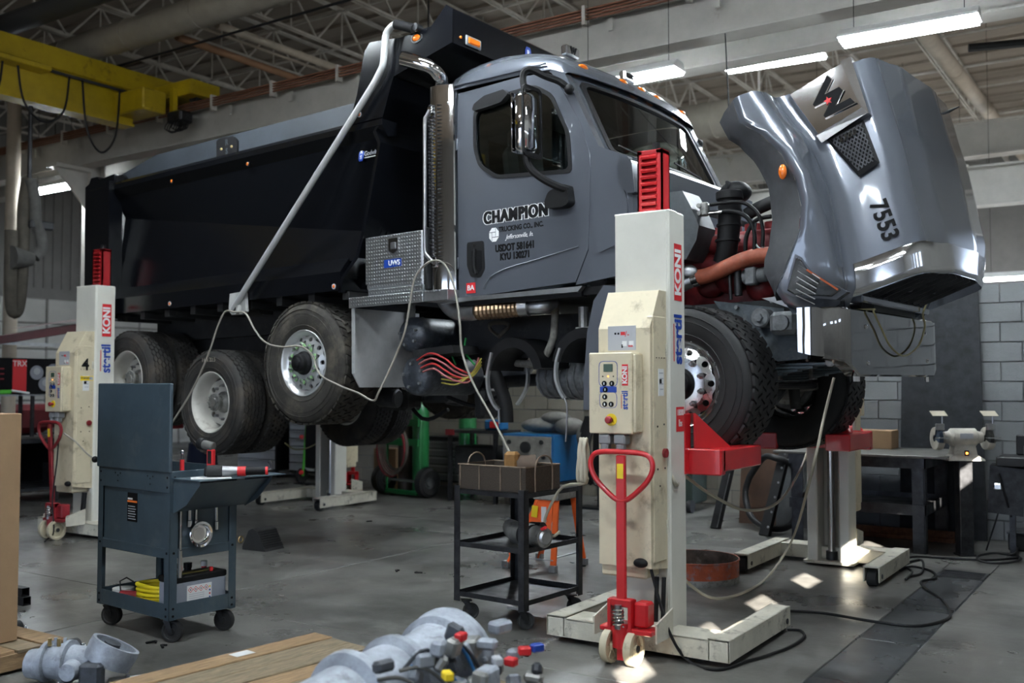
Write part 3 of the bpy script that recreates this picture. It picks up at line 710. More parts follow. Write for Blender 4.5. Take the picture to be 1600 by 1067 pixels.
for s in (-1, 1):
    sp = MB()
    for k in range(4):
        L = .80 - .11 * k; sp.tube([(-L + .05, s * .42, 1.66 + .055 - k * .02), (-.3, s * .42, 1.69 - k * .02), (.3, s * .42, 1.69 - k * .02), (L - .02, s * .42, 1.70 + .03 - k * .02)], .012, 4)
        sp.bar((-L + .05, s * .42, 1.73 - k * .022), (L, s * .42, 1.73 - k * .022), .085, .016)
    l = sp.build('leaf_spring', pm('spring_blue', (0.10, 0.13, 0.15), .5, .3, var=.2), TR)
    u = MB()
    for X in (-.1, .1, .36): u.box((X, s * .42, 1.70), (.03, .11, .14), .006)
    u.cyl((.82, s * .42 - .06, 1.74), (.82, s * .42 + .06, 1.74), .035, n=10); u.build('spring_clamp', 'alu_dirty', l)
    sh = MB().cyl((.16, s * .56, 1.40), (.14, s * .52, 1.82), .045, n=12).cyl((.14, s * .52, 1.82), (.13, s * .5, 2.05), .03, n=10); sh.build('shock_absorber', 'chassis', TR)
    kn = MB().lathe([(.0, 0), (.16, 0), (.17, .02), (.17, .05), (.10, .06), (.07, .16)], (0, s * .80, WZF), (0, -s, 0), 20); kn.box((.02, s * .74, WZF), (.14, .12, .26), .03); kn.bar((.0, s * .74, WZF - .05), (.30, s * .66, WZF - .02), .06, .06, .01); kn.build('steering_knuckle', 'alu_dirty', TR)
MB().tube([(.28, -.66, 1.58), (.28, .66, 1.58)], .025, 8).build('tie_rod', 'chassis', TR)
# front frame plate and steering gear
g1 = MB(); g1.prism(XZ(-.52, (1115, 470), (1262, 486), (1262, 560), (1215, 565), (1150, 520)), 'y', -.52, -.46); g1.build('front_frame_bracket', pm('casting_blue', (0.085, 0.10, 0.115), .6, .2, var=.4, vs=9, dirt=(.2, .2, .19), da=.45, ds=12, bump=.3, bs=30), TR)
g2 = MB(); p = TY(1192, 497, -.58); g2.cyl((p.x, -.64, p.z), (p.x, -.50, p.z), .07, n=16, b=.01); g2.cyl((p.x, -.67, p.z), (p.x, -.62, p.z), .03, n=6)
p = TY(1228, 505, -.6); g2.box((p.x, -.60, p.z), (.20, .14, .16), .03); g2.cyl((p.x, -.7, p.z), (p.x, -.5, p.z), .055, n=12)
g2.build('steering_gear', 'cast', TR)
for px_, py_ in ((1150, 480), (1172, 520), (1246, 500), (1205, 470)):
    p = TY(px_, py_, -.55); MB().cyl((p.x, -.55, p.z), (p.x, -.515, p.z), .016, n=6).build('bolt', 'cast', TR)
# ---- bumper -------------------------------------------------------
bx = 1.12
ol = [(-1.10, 2.07), (-1.10, 1.745), (-1.0, 1.725), (-.88, 1.69), (-.74, 1.632), (1.06, 1.640), (1.22, 1.74), (1.25, 2.085)]
b = MB()
N = 8
def bumper_x(y): return bx - (.10 * max(0.0, (-.98 - y) / .12) ** 2 if y < -.98 else (.10 * max(0.0, (y - 1.12) / .13) ** 2 if y > 1.12 else 0)) - .02 * (y / 1.2) ** 2
cols = [-1.10, -1.07, -1.03, -.98, -.86, -.74, -.4, 0, .4, .8, 1.06, 1.14, 1.19, 1.25]
def zlo(y):
    for (y0_, z0_), (y1_, z1_) in zip(ol[1:], ol[2:]):
        if y0_ <= y <= y1_: return z0_ + (z1_ - z0_) * (y - y0_) / (y1_ - y0_ + 1e-9)
    return 1.8
rings = []
for y in cols:
    x = bumper_x(y); a = zlo(y); c = 2.07 + .006 * (y + 1.1)
    rings.append([(x - .10, y, a + .004), (x - .012, y, a), (x, y, a + .012), (x, y, (a + c) / 2), (x, y, c - .012), (x - .012, y, c), (x - .14, y, c)])
b.loft(rings, closed=False)
x = bumper_x(-1.10)
b.loft([[(x, -1.10, 1.757), (x, -1.10, 1.93), (x, -1.10, 2.06)], [(x - .03, -1.135, 1.76), (x - .03, -1.135, 1.94), (x - .03, -1.135, 2.068)], [(x - .08, -1.15, 1.77), (x - .08, -1.15, 1.95), (x - .08, -1.15, 2.07)], [(x - .15, -1.15, 1.79), (x - .15, -1.15, 1.96), (x - .15, -1.15, 2.07)]], closed=False)
bump = b.build('bumper', pm('bumper_chrome', (.36, .355, .355), .05, 1.0), TR, smooth=40)
for y, z in ((-.62, 1.96), (-.6, 1.72), (.80, 1.97), (.86, 1.76)): MB().lathe([(0, .012), (.012, .010), (.016, 0)], (bumper_x(y), y, z), (1, 0, 0), 10).build('bumper_bolt', 'chrome', bump)
for y in (-.72, -.66, 1.0): MB().cyl((1.06, y, 1.60), (1.06, y, 1.65), .018, n=8).build('bumper_bolt', 'chrome', bump)
MB().bb((.98, -.30, 2.05), (1.07, .72, 2.22), .01).build('front_crossmember', 'black', TR)
# ---- hood (tipped forward about the bumper) -------------------------
HO = V((1.0, 0, 1.9)); HA = math.radians(72); HU = V((math.cos(HA), 0, -math.sin(HA))); HV = V((math.sin(HA), 0, math.cos(HA)))
def H3(u, v, y):
    if y > 0: k = min(1.0, y / .75) * max(0.0, (-.2 - u) / 1.46); u += .10 * k; v += .12 * min(1.0, y / .75) * min(1.0, (-.1 - u) / .4) * max(0.0, min(1.0, v / .5)); y *= 1.10
    p = HO + HU * u + HV * v; return V((p.x, y, p.z))
def lin(tab, u):
    if u <= tab[0][0]: return tab[0][1]
    for (a, b_), (c, d) in zip(tab, tab[1:]):
        if u <= c: t = (u - a) / (c - a); t = t * t * (3 - 2 * t) * .5 + t * .5; return b_ + (d - b_) * t
    return tab[-1][1]
tvb = [(-1.67, -.03), (-1.51, -.04), (-1.36, .07), (-1.18, .15), (-.99, .18), (-.81, .16), (-.66, .09), (-.5, -.05), (-.36, -.18), (-.27, -.17), (-.20, -.11)]
tvc = [(-1.67, .15), (-1.5, .19), (-1.25, .27), (-.9, .285), (-.65, .25), (-.45, .215), (-.28, .19), (-.2, .13)]
tvt = [(-1.67, .81), (-1.2, .78), (-.5, .70), (-.2, .64)]
def hood_sec(u):
    vb, vc, vt = lin(tvb, u), lin(tvc, u), lin(tvt, u); fw = 1.0 - .10 * max(0, (u + .40) / .2) ** 2 if u > -.40 else 1.0
    fy = 1.15 * fw + .02
    half = [(-fy + .02, vb), (-fy - .004, vb + .03), (-fy, vb + .06 + .0 * vc), (-fy + .012, max(vb + .08, vc - .09)), (-fy + .05, max(vb + .09, vc - .035)), (-1.00 * fw, vc), (-.92, vc - .005), (-.845, vc + .0), (-.808, vc + .035),
            (-.785, vc + .09), (-.765, .5 * (vc + .09) + .5 * (vt - .16)), (-.745, vt - .14), (-.725, vt - .08), (-.68, vt - .035), (-.60, vt - .012), (-.42, vt + .012), (-.36, vt + .03), (-.25, vt + .045), (0, vt + .05)]
    return half
us = [-1.67, -1.6, -1.51, -1.43, -1.36, -1.27, -1.18, -1.08, -.99, -.9, -.81, -.73, -.66, -.58, -.5, -.43, -.36, -.31, -.27, -.235, -.20]
rings = []
for u in us:
    h = hood_sec(u); rings.append([H3(u, v, y) for y, v in h] + [H3(u, v, -y) for y, v in h[-2::-1]])
hood = MB().loft(rings, closed=False).build('hood', 'truck_grey', TR, smooth=50)
# front faces of the two fenders (below the headlights)
for s in (-1, 1):
    h = hood_sec(-.20); k = [(s * -y if s > 0 else y, v) for y, v in h[:9]]
    k = [((-y if s < 0 else y) if False else (y if s < 0 else -y), v) for y, v in h[:9]]
    q = [H3(-.20, v, y) for y, v in k]; q2 = [H3(-.165, v * .6 + .02, y * .97) for y, v in k]; q3 = [H3(-.15, .02, s * .86)] * 9
    MB().loft([q, q2, q3], closed=False).build('fender_nose', 'truck_grey', hood, smooth=60)
ao = [(-1.67, -.03), (-1.51, -.04), (-1.36, .07), (-1.18, .15), (-.99, .18), (-.81, .16), (-.66, .09), (-.50, -.05), (-.36, -.18)]
ai = [(-1.62, -.22), (-1.48, -.20), (-1.37, -.13), (-1.21, -.07), (-1.04, -.05), (-.85, -.09), (-.66, -.18), (-.56, -.27), (-.37, -.25)]
us2 = [-1.67 + (1.31) * k / 18 for k in range(19)]
for s in (-1, 1):
    r0 = [H3(u, lin(tvb, u), s * 1.152) for u in us2]; r1 = [H3(u + .02, lin(ai, u + .03) * .55 + lin(tvb, u) * .45, s * 1.09) for u in us2]; r2 = [H3(u + .03, lin(ai, u + .05), s * 1.0) for u in us2]; r3 = [H3(u + .03, lin(ai, u + .05) + .10, s * .80) for u in us2]
    MB().loft([r0, r1, r2, r3], closed=False).build('wheel_arch_liner', pm('arch_liner', (.045, .047, .052), .5, var=.3, vs=7, dirt=(.10, .10, .10), da=.35, ds=14), hood, smooth=60)
# chrome surround of the grille opening
cr = []
for u in (-.405, -.395, -.33, -.25, -.215, -.205):
    h = [p for p in hood_sec(u)][8:]; d = .010 if -.40 < u < -.21 else .0
    sec = [(y - d, v + d * .4) if abs(y) > .6 else (y, v + d * 1.3) for y, v in h]
    cr.append([H3(u, v, y) for y, v in sec] + [H3(u, v, -y) for y, v in sec[-2::-1]])
MB().loft(cr, closed=False).build('grille_surround', 'chrome_soft', hood, smooth=50)
# underside: grille bars, inner panels, brackets
for k in range(9):
    y = -.56 + k * .14; MB().bar(H3(-.24, .20, y), H3(-.26, .60, y), .02, .05).build('grille_bar', 'black_plastic', hood)
MB().bar(H3(-.20, .16, -.74), H3(-.20, .16, .74), .10, .05, .01).build('lower_crossbar', 'truck_grey', hood)
ip = MB(); ip.add([H3(-.20, .10, -.80), H3(-.20, .10, .80), H3(-.55, -.02, .80), H3(-.55, -.02, -.80)], [(0, 1, 2, 3)]); ip.build('inner_panel', 'black_plastic', hood)
for s in (-1, 1): MB().add([H3(-.2, .12, s * .78), H3(-.2, -.16, s * 1.05), H3(-.36, -.18, s * 1.12), H3(-.55, .0, s * .82)], [(0, 1, 2, 3)]).build('inner_fender', 'truck_grey', hood)
for k, (y, v) in enumerate(((-.4, .3), (-.15, .38), (.1, .3), (.35, .4), (.5, .28))):
    MB().tube([H3(-.3, v, y), H3(-.36, v + .06, y + .08), H3(-.33, v - .05, y + .2), H3(-.28, v + .02, y + .3)], .016, 6).build('wiring', 'black_plastic', hood)
    MB().box(H3(-.27, v - .06, y + .1), (.07, .09, .06), .01).build('bracket', 'cast' if k % 2 else 'black_plastic', hood)
# side vent: chrome block, emblem, mesh grille
vq = [(-1.655, .235), (-1.68, .60), (-1.675, .655), (-1.31, .64), (-1.265, .33)]
def vy(v): return -.79 if v < .5 else -.79 + (v - .5) * .1
def vent_loop(d, sh=0.0): return [H3(u * (1 - sh) + sh * -1.48, v * (1 - sh) + sh * .47, vy(v) - d) for u, v in vq]
vent = MB().loft([vent_loop(-.06), vent_loop(.022), vent_loop(.032, .03)]).build('side_vent', 'chrome', hood, smooth=20)
vfx = [(-1.265, .325), (-1.31, .645), (-1.285, .655), (-1.22, .325)]
MB().loft([[H3(u, v, vy(v) - d) for u, v in [(-1.30, .31), (-1.335, .64), (-1.285, .66), (-1.235, .33)]] for d in (-.03, .045)]).build('vent_lip', 'chrome_soft', hood, smooth=20)
MB().loft([[H3(u, v, vy(v) - d) for u, v in [(-1.69, .615), (-1.31, .635), (-1.28, .665), (-1.69, .685)]] for d in (-.03, .040)]).build('vent_edge', 'chrome_soft', hood, smooth=20)
# emblem: black double chevron (sideways W) with a red star
def hp(pts, d0, d1): return [[H3(u, v, vy(v) - d) for u, v in pts] for d in (d0, d1)]
Wm = [(-.10, .5), (-.085, .5), (.0, .26)]
def emb(sc, off):
    P = [(-.5, .42), (-.36, .42), (-.26, .05), (-.12, .30), (.02, .30), (.12, .05), (.24, .42), (.40, .42), (.22, -.30), (.04, -.30), (-.06, -.04), (-.16, -.30), (-.32, -.30)]
    a = math.radians(28); out = []
    for x, y in P:
        x *= sc * .46; y *= sc * .30; out.append((-1.475 + off + x * math.cos(a) - y * math.sin(a) * -1 * -1, .455 + x * math.sin(a) * .8 + y * math.cos(a)))
    return out
txt('emblem_rim', 'W', .25, 'chrome', hood, facing(H3(-1.475, .465, -.827), HU * .93 + HV * .36, HV * .93 - HU * .36), ext=.003, off=.017, sx=.95)
txt('emblem', 'W', .25, 'label_black', hood, facing(H3(-1.475, .465, -.832), HU * .93 + HV * .36, HV * .93 - HU * .36), ext=.002, off=.010, sx=.95)
st = []
for k in range(10):
    r = .030 if k % 2 == 0 else .013; a = PI / 2 + PI * k / 5 + .3; st.append((-1.478 + r * math.cos(a), .462 + r * math.sin(a)))
MB().loft(hp(st, .03, .048)).build('emblem_star', 'label_red', hood, smooth=0)
gq = [(-1.24, .375), (-1.25, .60), (-.98, .595), (-.955, .475)]
MB().loft([[H3(u, v, vy(v) - d) for u, v in gq] for d in (-.05, .006)]).build('mesh_grille_back', 'label_black', hood, smooth=0)
fr_o = [(-1.26, .355), (-1.265, .615), (-.955, .615), (-.925, .465)]
MB().loft([[H3(u, v, vy(v) - .012) for u, v in fr_o], [H3(u, v, vy(v) - .022) for u, v in [(a * .97 - .034, b_ * .97 + .015) for a, b_ in gq]], [H3(u, v, vy(v) + .01) for u, v in gq]], cap=False).build('grille_frame', 'black_plastic', hood, smooth=0)
def inq(u, v):
    s = 0
    for i in range(4):
        a, b_ = gq[i], gq[(i + 1) % 4]; c = (b_[0] - a[0]) * (v - a[1]) - (b_[1] - a[1]) * (u - a[0]); s += 1 if c > 0 else -1
    return abs(s) == 4
lat = MB()
for sgn in (1, -1):
    for k in range(-16, 17):
        pts = []
        for i in range(60):
            u = -1.26 + .34 * i / 59; v = .48 + sgn * (u + 1.1) * .62 + k * .026
            if inq(u, v): pts.append((u, v))
        if len(pts) > 2: lat.bar(H3(pts[0][0], pts[0][1], vy(.5) - .012), H3(pts[-1][0], pts[-1][1], vy(.5) - .012), .004, .008)
tag(lat.build('mesh_lattice', 'dark_steel', hood), kind='stuff')
txt('model_number', '4700', .052, 'chrome', hood, facing(H3(-1.20, .49, -.815), HU * .25 + HV * .97 if False else HV * .95 - HU * .12, -HU), ext=.004, off=.001, shear=.25, sp=1.25)
txt('fleet_number', '7553', .15, 'label_black', hood, facing(H3(-.60, .505, -.768), HU, HV + V((0, .17, 0))), ext=.0015, off=.0045, sx=.88, sp=1.05)
# headlight
hl = [(-.50, .03), (-.47, .055), (-.38, .075), (-.225, .185), (-.205, .12), (-.29, -.07), (-.33, -.10)]
hc = [(-.35 + (u + .35) * 1.16, .03 + (v - .03) * 1.16) for u, v in hl]
def hy(u, v): return -1.172 + .17 * max(0, (u + .42) / .22) ** 2 * .55 + max(0, v - .06) * .45
head = MB().loft([[H3(u, v, hy(u, v) + .05) for u, v in hc], [H3(u, v, hy(u, v) - .016) for u, v in hc], [H3(u, v, hy(u, v) - .012) for u, v in hl]], cap=True).build('headlight', 'truck_grey', hood, smooth=25)
MB().loft([[H3(u, v, hy(u, v) + .00) for u, v in hl], [H3(u, v, hy(u, v) - .018) for u, v in hl]]).build('headlight_bowl', pm('bowl', (.05, .05, .055), .15, .8), head, smooth=0)
MB().loft([[H3(u, v, hy(u, v) - .018) for u, v in hl], [H3(u, v, hy(u, v) - .026) for u, v in [(-.35 + (a + .35) * .93, .03 + (c - .03) * .93) for a, c in hl]]]).build('headlight_lens', 'lens', head, smooth=30)
for k in range(6):
    t = k / 5; u0, v0 = -.47 + .17 * t, .03 - .09 * t; MB().bar(H3(u0 + .02, v0 + .0, hy(u0, v0) - .020), H3(u0 + .15 * (1 - .3 * t), v0 + .09 * (1 - .2 * t), hy(u0 + .1, v0 + .07) - .020), .006, .006).build('lens_rib', 'alu_dirty', head)
MB().bar(H3(-.40, .065, hy(-.4, .06) - .022), H3(-.23, .17, hy(-.23, .17) - .022), .02, .012).build('turn_strip', pm('turn_strip', (.35, .08, .03), .2, 0, .5), head)
MB().ball(H3(-1.06, .125, -1.165), .05, 12, 8, (.55, .45, 1.0)).build('marker_light', 'amber', hood)
MB().cyl(H3(-1.62, .79, .62), H3(-1.62, .87, .62), .012, .004, 8).build('washer_nozzle', 'black_plastic', hood)
MB().add([TY(1190, 466, -.95), TY(1222, 462, -.95), TY(1250, 474, -.95), TY(1236, 482, -.95)], [(0, 1, 2, 3)]).build('hood_bracket_plate', 'alu_dull', TR)
# ---- engine bay -----------------------------------------------------
e = MB(); e.box((.05, 0, 2.30), (1.0, .50, .62), .05); e.box((.05, -.05, 2.66), (.9, .36, .20), .04); e.box((.02, -.27, 2.25), (.8, .10, .30), .03)
for k in range(6): e.cyl((-.36 + k * .16, -.10, 2.62), (-.36 + k * .16, -.10, 2.82), .065, n=12)
e.tube(smooth_path([(-.35, -.33, 2.45), (-.1, -.38, 2.52), (.1, -.34, 2.44), (.35, -.38, 2.50)]), .06, 10)
e.ball((.05, -.36, 2.40), .13, 14, 10); e.ball((-.12, -.36, 2.35), .10, 12, 8, (1.2, .8, 1)); e.ball((.28, -.35, 2.30), .11, 12, 8)
e.tube(smooth_path([(-.25, -.40, 2.62), (-.08, -.42, 2.66), (.06, -.40, 2.60)]), .07, 10)
eng = e.build('engine_block', 'engine_red', TR, smooth=45)
hose = smooth_path([TY(a, b_, -.58) for a, b_ in ((1088, 434), (1110, 429), (1135, 418), (1160, 407), (1185, 400), (1210, 398))], 5)
o_h = MB().tube(hose, .058, 14).build('orange_charge_hose', 'orange_hose', TR, smooth=60)
p = TY(1083, 436, -.58); q = TY(1092, 433, -.58)
MB().cyl(tuple(p), tuple(q), .064, n=14).build('hose_clamp', 'chrome_soft', o_h)
MB().cyl((p.x - .22, -.60, p.z - .10), tuple(p), .05, .056, 14).build('charge_pipe', 'alu_dull', TR)
ip = [TY(a, b_, -.5) for a, b_ in ((1140, 308), (1140, 340), (1138, 370), (1135, 395), (1128, 412))]
MB().tube(ip, [.085, .085, .08, .078, .07], 16).build('intake_pipe', 'black_plastic', TR, smooth=50)
p = TY(1140, 303, -.5); MB().cyl((p.x, -.5, p.z - .05), (p.x, -.5, p.z + .02), .10, n=18, b=.01).ball((p.x + .01, -.42, p.z + .02), .12, 16, 10, (1, 1, .7)).box((p.x, -.5, p.z + .06), (.02, .10, .06), .004).build('intake_cap', 'black_plastic', TR, smooth=40)
for k, (a, b_) in enumerate(((1140, 330), (1139, 352), (1137, 376))):
    p = TY(a, b_, -.5); MB().cyl((p.x, -.5, p.z - .008), (p.x, -.5, p.z + .008), .092, n=16).build('intake_band', 'black_plastic', TR)
def hosep(name, pts, Y, r, mat, parent=TR, n=8): return MB().tube(smooth_path([TY(a, b_, Y if not isinstance(Y, (list, tuple)) else Y[i]) for i, (a, b_) in enumerate(pts)], 5), r, n).build(name, mat, parent, smooth=60)
hosep('coolant_hose', [(1110, 320), (1140, 316), (1165, 318), (1185, 335), (1192, 360), (1191, 385)], -.62, .014, 'black_plastic')
hosep('coolant_hose', [(1105, 333), (1140, 330), (1165, 338), (1178, 360), (1179, 390)], -.60, .016, 'black_plastic')
hosep('coolant_hose', [(1165, 398), (1166, 370), (1180, 345), (1205, 338)], -.58, .016, 'black_plastic')
hosep('coolant_hose', [(1167, 335), (1185, 325), (1215, 312)], -.35, .05, 'rubber_clean')
hosep('steel_line', [(1181, 348), (1180, 380), (1192, 388), (1192, 360)], -.6, .009, 'alu', n=6)
hosep('steel_line', [(1104, 321), (1125, 319)], -.62, .008, 'alu', n=6); hosep('steel_line', [(1104, 334), (1128, 331)], -.62, .008, 'alu', n=6)
p = TY(1101, 327, -.62); mv = MB().box(tuple(p), (.06, .05, .10), .01); mv.cyl((p.x - .03, -.66, p.z + .025), (p.x - .03, -.60, p.z + .025), .018, n=10).cyl((p.x - .03, -.66, p.z - .03), (p.x - .03, -.60, p.z - .03), .018, n=10); mv.build('expansion_valve', 'alu_dirty', TR)
tnk = XZ(-.72, (1046, 300), (1066, 298), (1078, 320), (1092, 352), (1088, 375), (1072, 405), (1050, 408))
MB().prism(tnk, 'y', -.72, -.45).build('coolant_reservoir', pm('grey_plastic', (.06, .068, .075), .5, var=.25, vs=9), TR)
p = TY(1178, 432, -.5); MB().cyl((p.x - .08, -.5, p.z), (p.x + .10, -.5, p.z + .01), .055, n=14, b=.01).box((p.x, -.53, p.z), (.08, .10, .13), .01).build('alternator', 'cast', TR)
for a, b_, c, d in ((1140, 428, 1142, 468), (1152, 420, 1154, 462)):
    hosep('engine_stud', [(a, b_), (c, d)], -.55, .013 if a < 1150 else .03, 'dark_steel')
p = TY(1075, 425, -.62); MB().ball(tuple(p), .07, 14, 8, (1.1, .5, .8)).build('heat_shield', 'alu_dull', TR)
MB().bb((.52, -.55, 1.95), (.60, .55, 2.70), .02).build('radiator', 'black_plastic', TR)
MB().bb((-.30, .46, 2.3), (.55, .9, 2.75), .05).build('air_cleaner_box', 'black_plastic', TR)
# ---- cab -----------------------------------------------------------
cab = MB()
st = [(-2.12, 4.16, 4.06), (-2.08, 4.22, 4.06), (-2.0, 4.27, 4.06), (-1.85, 4.30, 4.06), (-1.6, 4.315, 4.055), (-1.36, 4.285, 4.05), (-1.2, 4.24, 4.04), (-1.08, 4.185, 4.03), (-1.0, 4.125, 4.0), (-.955, 4.06, 3.985), (-.94, 4.00, 3.97)]
rings = []
for i, (x, zt, zs) in enumerate(st):
    w = 1.055 - (.03 if i == 0 else 0); k = max(.01, zt - zs); bul = .10 * max(0, (x + 1.25) / .31) if x > -1.25 else 0
    half = [(-w, zs), (-w - .006, zs + .02 * k), (-w + .004, zs + .28 * k), (-w + .03, zs + .60 * k), (-w + .09, zs + .82 * k), (-w + .20, zs + .93 * k), (-.6, zs + .985 * k), (-.3, zt), (0, zt)]
    full = half + [(-y, z) for y, z in half[-2::-1]]
    rings.append([(x + bul * (1 - (y / w) ** 2), y, z) for y, z in full])
roof = cab.loft(rings, closed=False).build('cab_roof', 'truck_grey', TR, smooth=60)
for y in (-1.0, 1.0):
    s = -1 if y < 0 else 1
    MB().bar((-2.10, s * 1.066, 4.10), (-1.12, s * 1.066, 4.085), .010, .012).build('drip_rail', 'truck_grey', roof)
# near and far doors
do = XZ(-1.05, (717, 470), (715, 200), (720, 140), (810, 119), (850, 112.5), (862, 114), (873, 125), (909, 190), (924, 240), (925, 270), (922, 390), (902, 443))
do[0] = (-2.035, 2.315); do[1] = (-2.035, 3.74); do[2] = (-2.02, 4.035)
wi = round_poly(XZ(-1.05, (744, 176), (790, 150), (836, 137), (862, 150), (888, 208), (892, 267), (862, 269), (777, 276), (752, 259), (744, 232)), .05, 3)
wi2 = [((x + 1.39) * 1.045 - 1.39, (z - 3.57) * 1.06 + 3.57) for x, z in wi]
gap = [((x + 1.39) * .985 - 1.39, (z - 3.2) * .985 + 3.2) for x, z in do]
def door(s, label=None):
    y0_, y1_ = (-1.06, -1.02) if s < 0 else (1.02, 1.06)
    d = MB().ring(gap, wi, 'y', y0_, y1_).build('door', 'truck_grey', TR, smooth=25, label=label)
    MB().ring(wi2, [((x + 1.39) * .975 - 1.39, (z - 3.57) * .965 + 3.57) for x, z in wi], 'y', y0_ - .006 if s < 0 else y1_, y0_ if s < 0 else y1_ + .006).build('window_seal', 'black_plastic', d)
    MB().prism(wi2, 'y', s * 1.045, s * 1.041).build('window_glass', 'cab_glass', d, smooth=0)
    return d
dn = door(-1, 'passenger door with white and black company lettering'); df = door(1)
MB().prism([((x + 1.39) * 1.006 - 1.39, (z - 3.2) * 1.006 + 3.2) for x, z in do], 'y', -1.0, -.995) if False else None
# pillars, cowl sides, back wall, floor
cp = [(-1.13, 4.055), (-.955, 3.985), (-.66, 3.37), (-.42, 3.26), (-.385, 3.20), (-.375, 2.80), (-.47, 2.40), (-.885, 2.355), (-.763, 2.605), (-.745, 3.18), (-.745, 3.335), (-.825, 3.585), (-1.03, 3.955), (-1.10, 4.03)]
for s in (-1, 1):
    MB().prism(cp, 'y', s * 1.055, s * .97).build('cowl_panel', 'truck_grey', TR, smooth=25)
    MB().prism([(-2.13, 2.31), (-2.13, 4.09), (-2.04, 4.08), (-2.05, 3.74), (-2.05, 2.31)], 'y', s * 1.05, s * .9).build('rear_pillar', 'truck_grey', TR, smooth=25)
    MB().prism([(-2.05, 2.30), (-2.05, 4.06), (-1.1, 4.05), (-.8, 3.5), (-.8, 3.2), (-.75, 2.6), (-.87, 2.345)], 'y', s * 1.01, s * 1.0) if False else None
    MB().bb((-2.05, s * 1.0 - .03, 2.27), (-.85, s * 1.0 + .045, 2.325)).build('door_sill', 'black', TR)
bw_ = MB(); bw_.bb((-2.13, -.95, 2.3), (-2.10, .95, 3.2)); bw_.bb((-2.13, -.95, 3.75), (-2.10, .95, 4.2)); bw_.bb((-2.13, -1.0, 2.3), (-2.10, -.55, 4.15)); bw_.bb((-2.13, .55, 2.3), (-2.10, 1.0, 4.15)); bw_.build('cab_back', 'truck_grey', TR)
MB().bb((-2.12, -.56, 3.2), (-2.115, .56, 3.76)).build('rear_window', 'cab_glass', TR, smooth=0)
MB().bb((-2.1, -1.0, 2.28), (-.45, 1.0, 2.34)).build('cab_floor', 'black', TR)
MB().bb((-2.08, -1.0, 4.03), (-1.1, 1.0, 4.05)).build('headliner', pm('liner', (.16, .15, .14), .9), TR)
MB().bb((-.83, -1.0, 2.34), (-.66, 1.0, 3.25), .03).build('dashboard', 'seat_dark', TR)
for s in (-1, 1):
    b_ = MB().box((-1.45, s * .52, 2.80), (.50, .50, .16), .05); b_.build('seat_cushion', 'seat_dark', TR)
    MB().box((-1.72, s * .52, 3.22), (.16, .48, .80), .06, Matrix.Rotation(-.12, 3, 'Y')).build('seat_back', 'seat_dark', TR)
    MB().box((-1.79, s * .52, 3.70), (.10, .28, .18), .04).build('headrest', 'seat_dark', TR)
MB().box((-1.46, -.5, 3.0), (.34, .3, .22), .06).build('folded_jacket', 'seat_blue', TR)
MB().tube([(-1.02 + .07 * math.sin(a), .52 + .22 * math.cos(a), 3.22 + .20 * math.sin(a)) for a in [2 * PI * k / 20 for k in range(20)]], .014, 6, True).build('steering_wheel', 'black_plastic', TR)
# windshield and its frame on a curved front
def WS(y, t, d=0.0):
    x = -.985 + .31 * t + .085 * (1 - (y / 1.0) ** 2); z = 3.985 - .64 * t; return V((x + d * .9, y, z + d * .43))
def wpoly(hw, t0, t1, r, n=4):
    P = round_poly([(-hw, t1), (-hw + .02, t0), (hw - .02, t0), (hw, t1)], r, n); out = []
    for i in range(len(P)):
        a, b2 = P[i], P[(i + 1) % len(P)]; k = max(1, int(abs(a[0] - b2[0]) / .12))
        for j in range(k): out.append((a[0] + (b2[0] - a[0]) * j / k, a[1] + (b2[1] - a[1]) * j / k))
    return out
def wring(o, i, d0, d1):
    m = MB().ring(o, i, 'z', d0, d1); m.v = [tuple(WS(*p)) for p in m.v]; return m
wring(wpoly(1.045, -.04, 1.06, .02), wpoly(.90, .07, 1.0, .10), -.03, .01).build('windshield_frame', 'truck_grey', TR, smooth=40)
sl = wring(wpoly(.915, .055, 1.012, .10), wpoly(.865, .10, .985, .09), -.005, .02).build('windshield_seal', 'black_plastic', TR, smooth=40)
gm = MB(); rws = []
for k in range(9):
    t = .07 + .93 * k / 8; rws.append([WS(-.89 + 1.78 * j / 14, t, .004) for j in range(15)])
gm.loft(rws, closed=False).build('windshield_glass', 'cab_glass', TR, smooth=60)
for s, y0_ in ((-1, -.35), (1, .45)):
    MB().bar(WS(y0_, .99, .03), WS(y0_ - .45, .90, .03), .012, .012).build('wiper', 'black_plastic', TR)
# cowl box in front of the glass
cw = MB(); cw.prism([(-.70, 3.37), (-.42, 3.27), (-.36, 3.22), (-.355, 3.02), (-.39, 2.98), (-.39, 2.42), (-.5, 2.42), (-.70, 3.2)], 'y', -.97, 1.0); cw.build('cowl', pm('cowl_blue', (.022, .027, .036), .35, .1, .3), TR, smooth=25)
cb = MB(); cb.prism(round_poly([(-.475, 3.245), (-.36, 3.22), (-.335, 2.97), (-.40, 2.98), (-.47, 3.05)], .02, 3), 'y', -1.10, -1.0); cb.build('cowl_corner', pm('cowl_grey', (.05, .055, .066), .35, .3, .4), TR, smooth=25)
MB().prism(round_poly([(-.70, 3.08), (-.45, 3.03), (-.42, 2.95), (-.42, 2.72), (-.46, 2.64), (-.68, 2.57)], .03, 3), 'y', -1.068, -1.05).build('cowl_recess', 'truck_grey', TR, smooth=25)
# quarter fender behind the front wheel
qf = XZ(-1.12, (948, 446), (932, 470), (922, 520), (917, 590), (916, 640), (932, 640), (946, 560), (965, 505), (1000, 470), (1010, 452))
MB().prism(qf, 'y', -1.16, -.82).build('quarter_fender', 'truck_grey', TR, smooth=30)
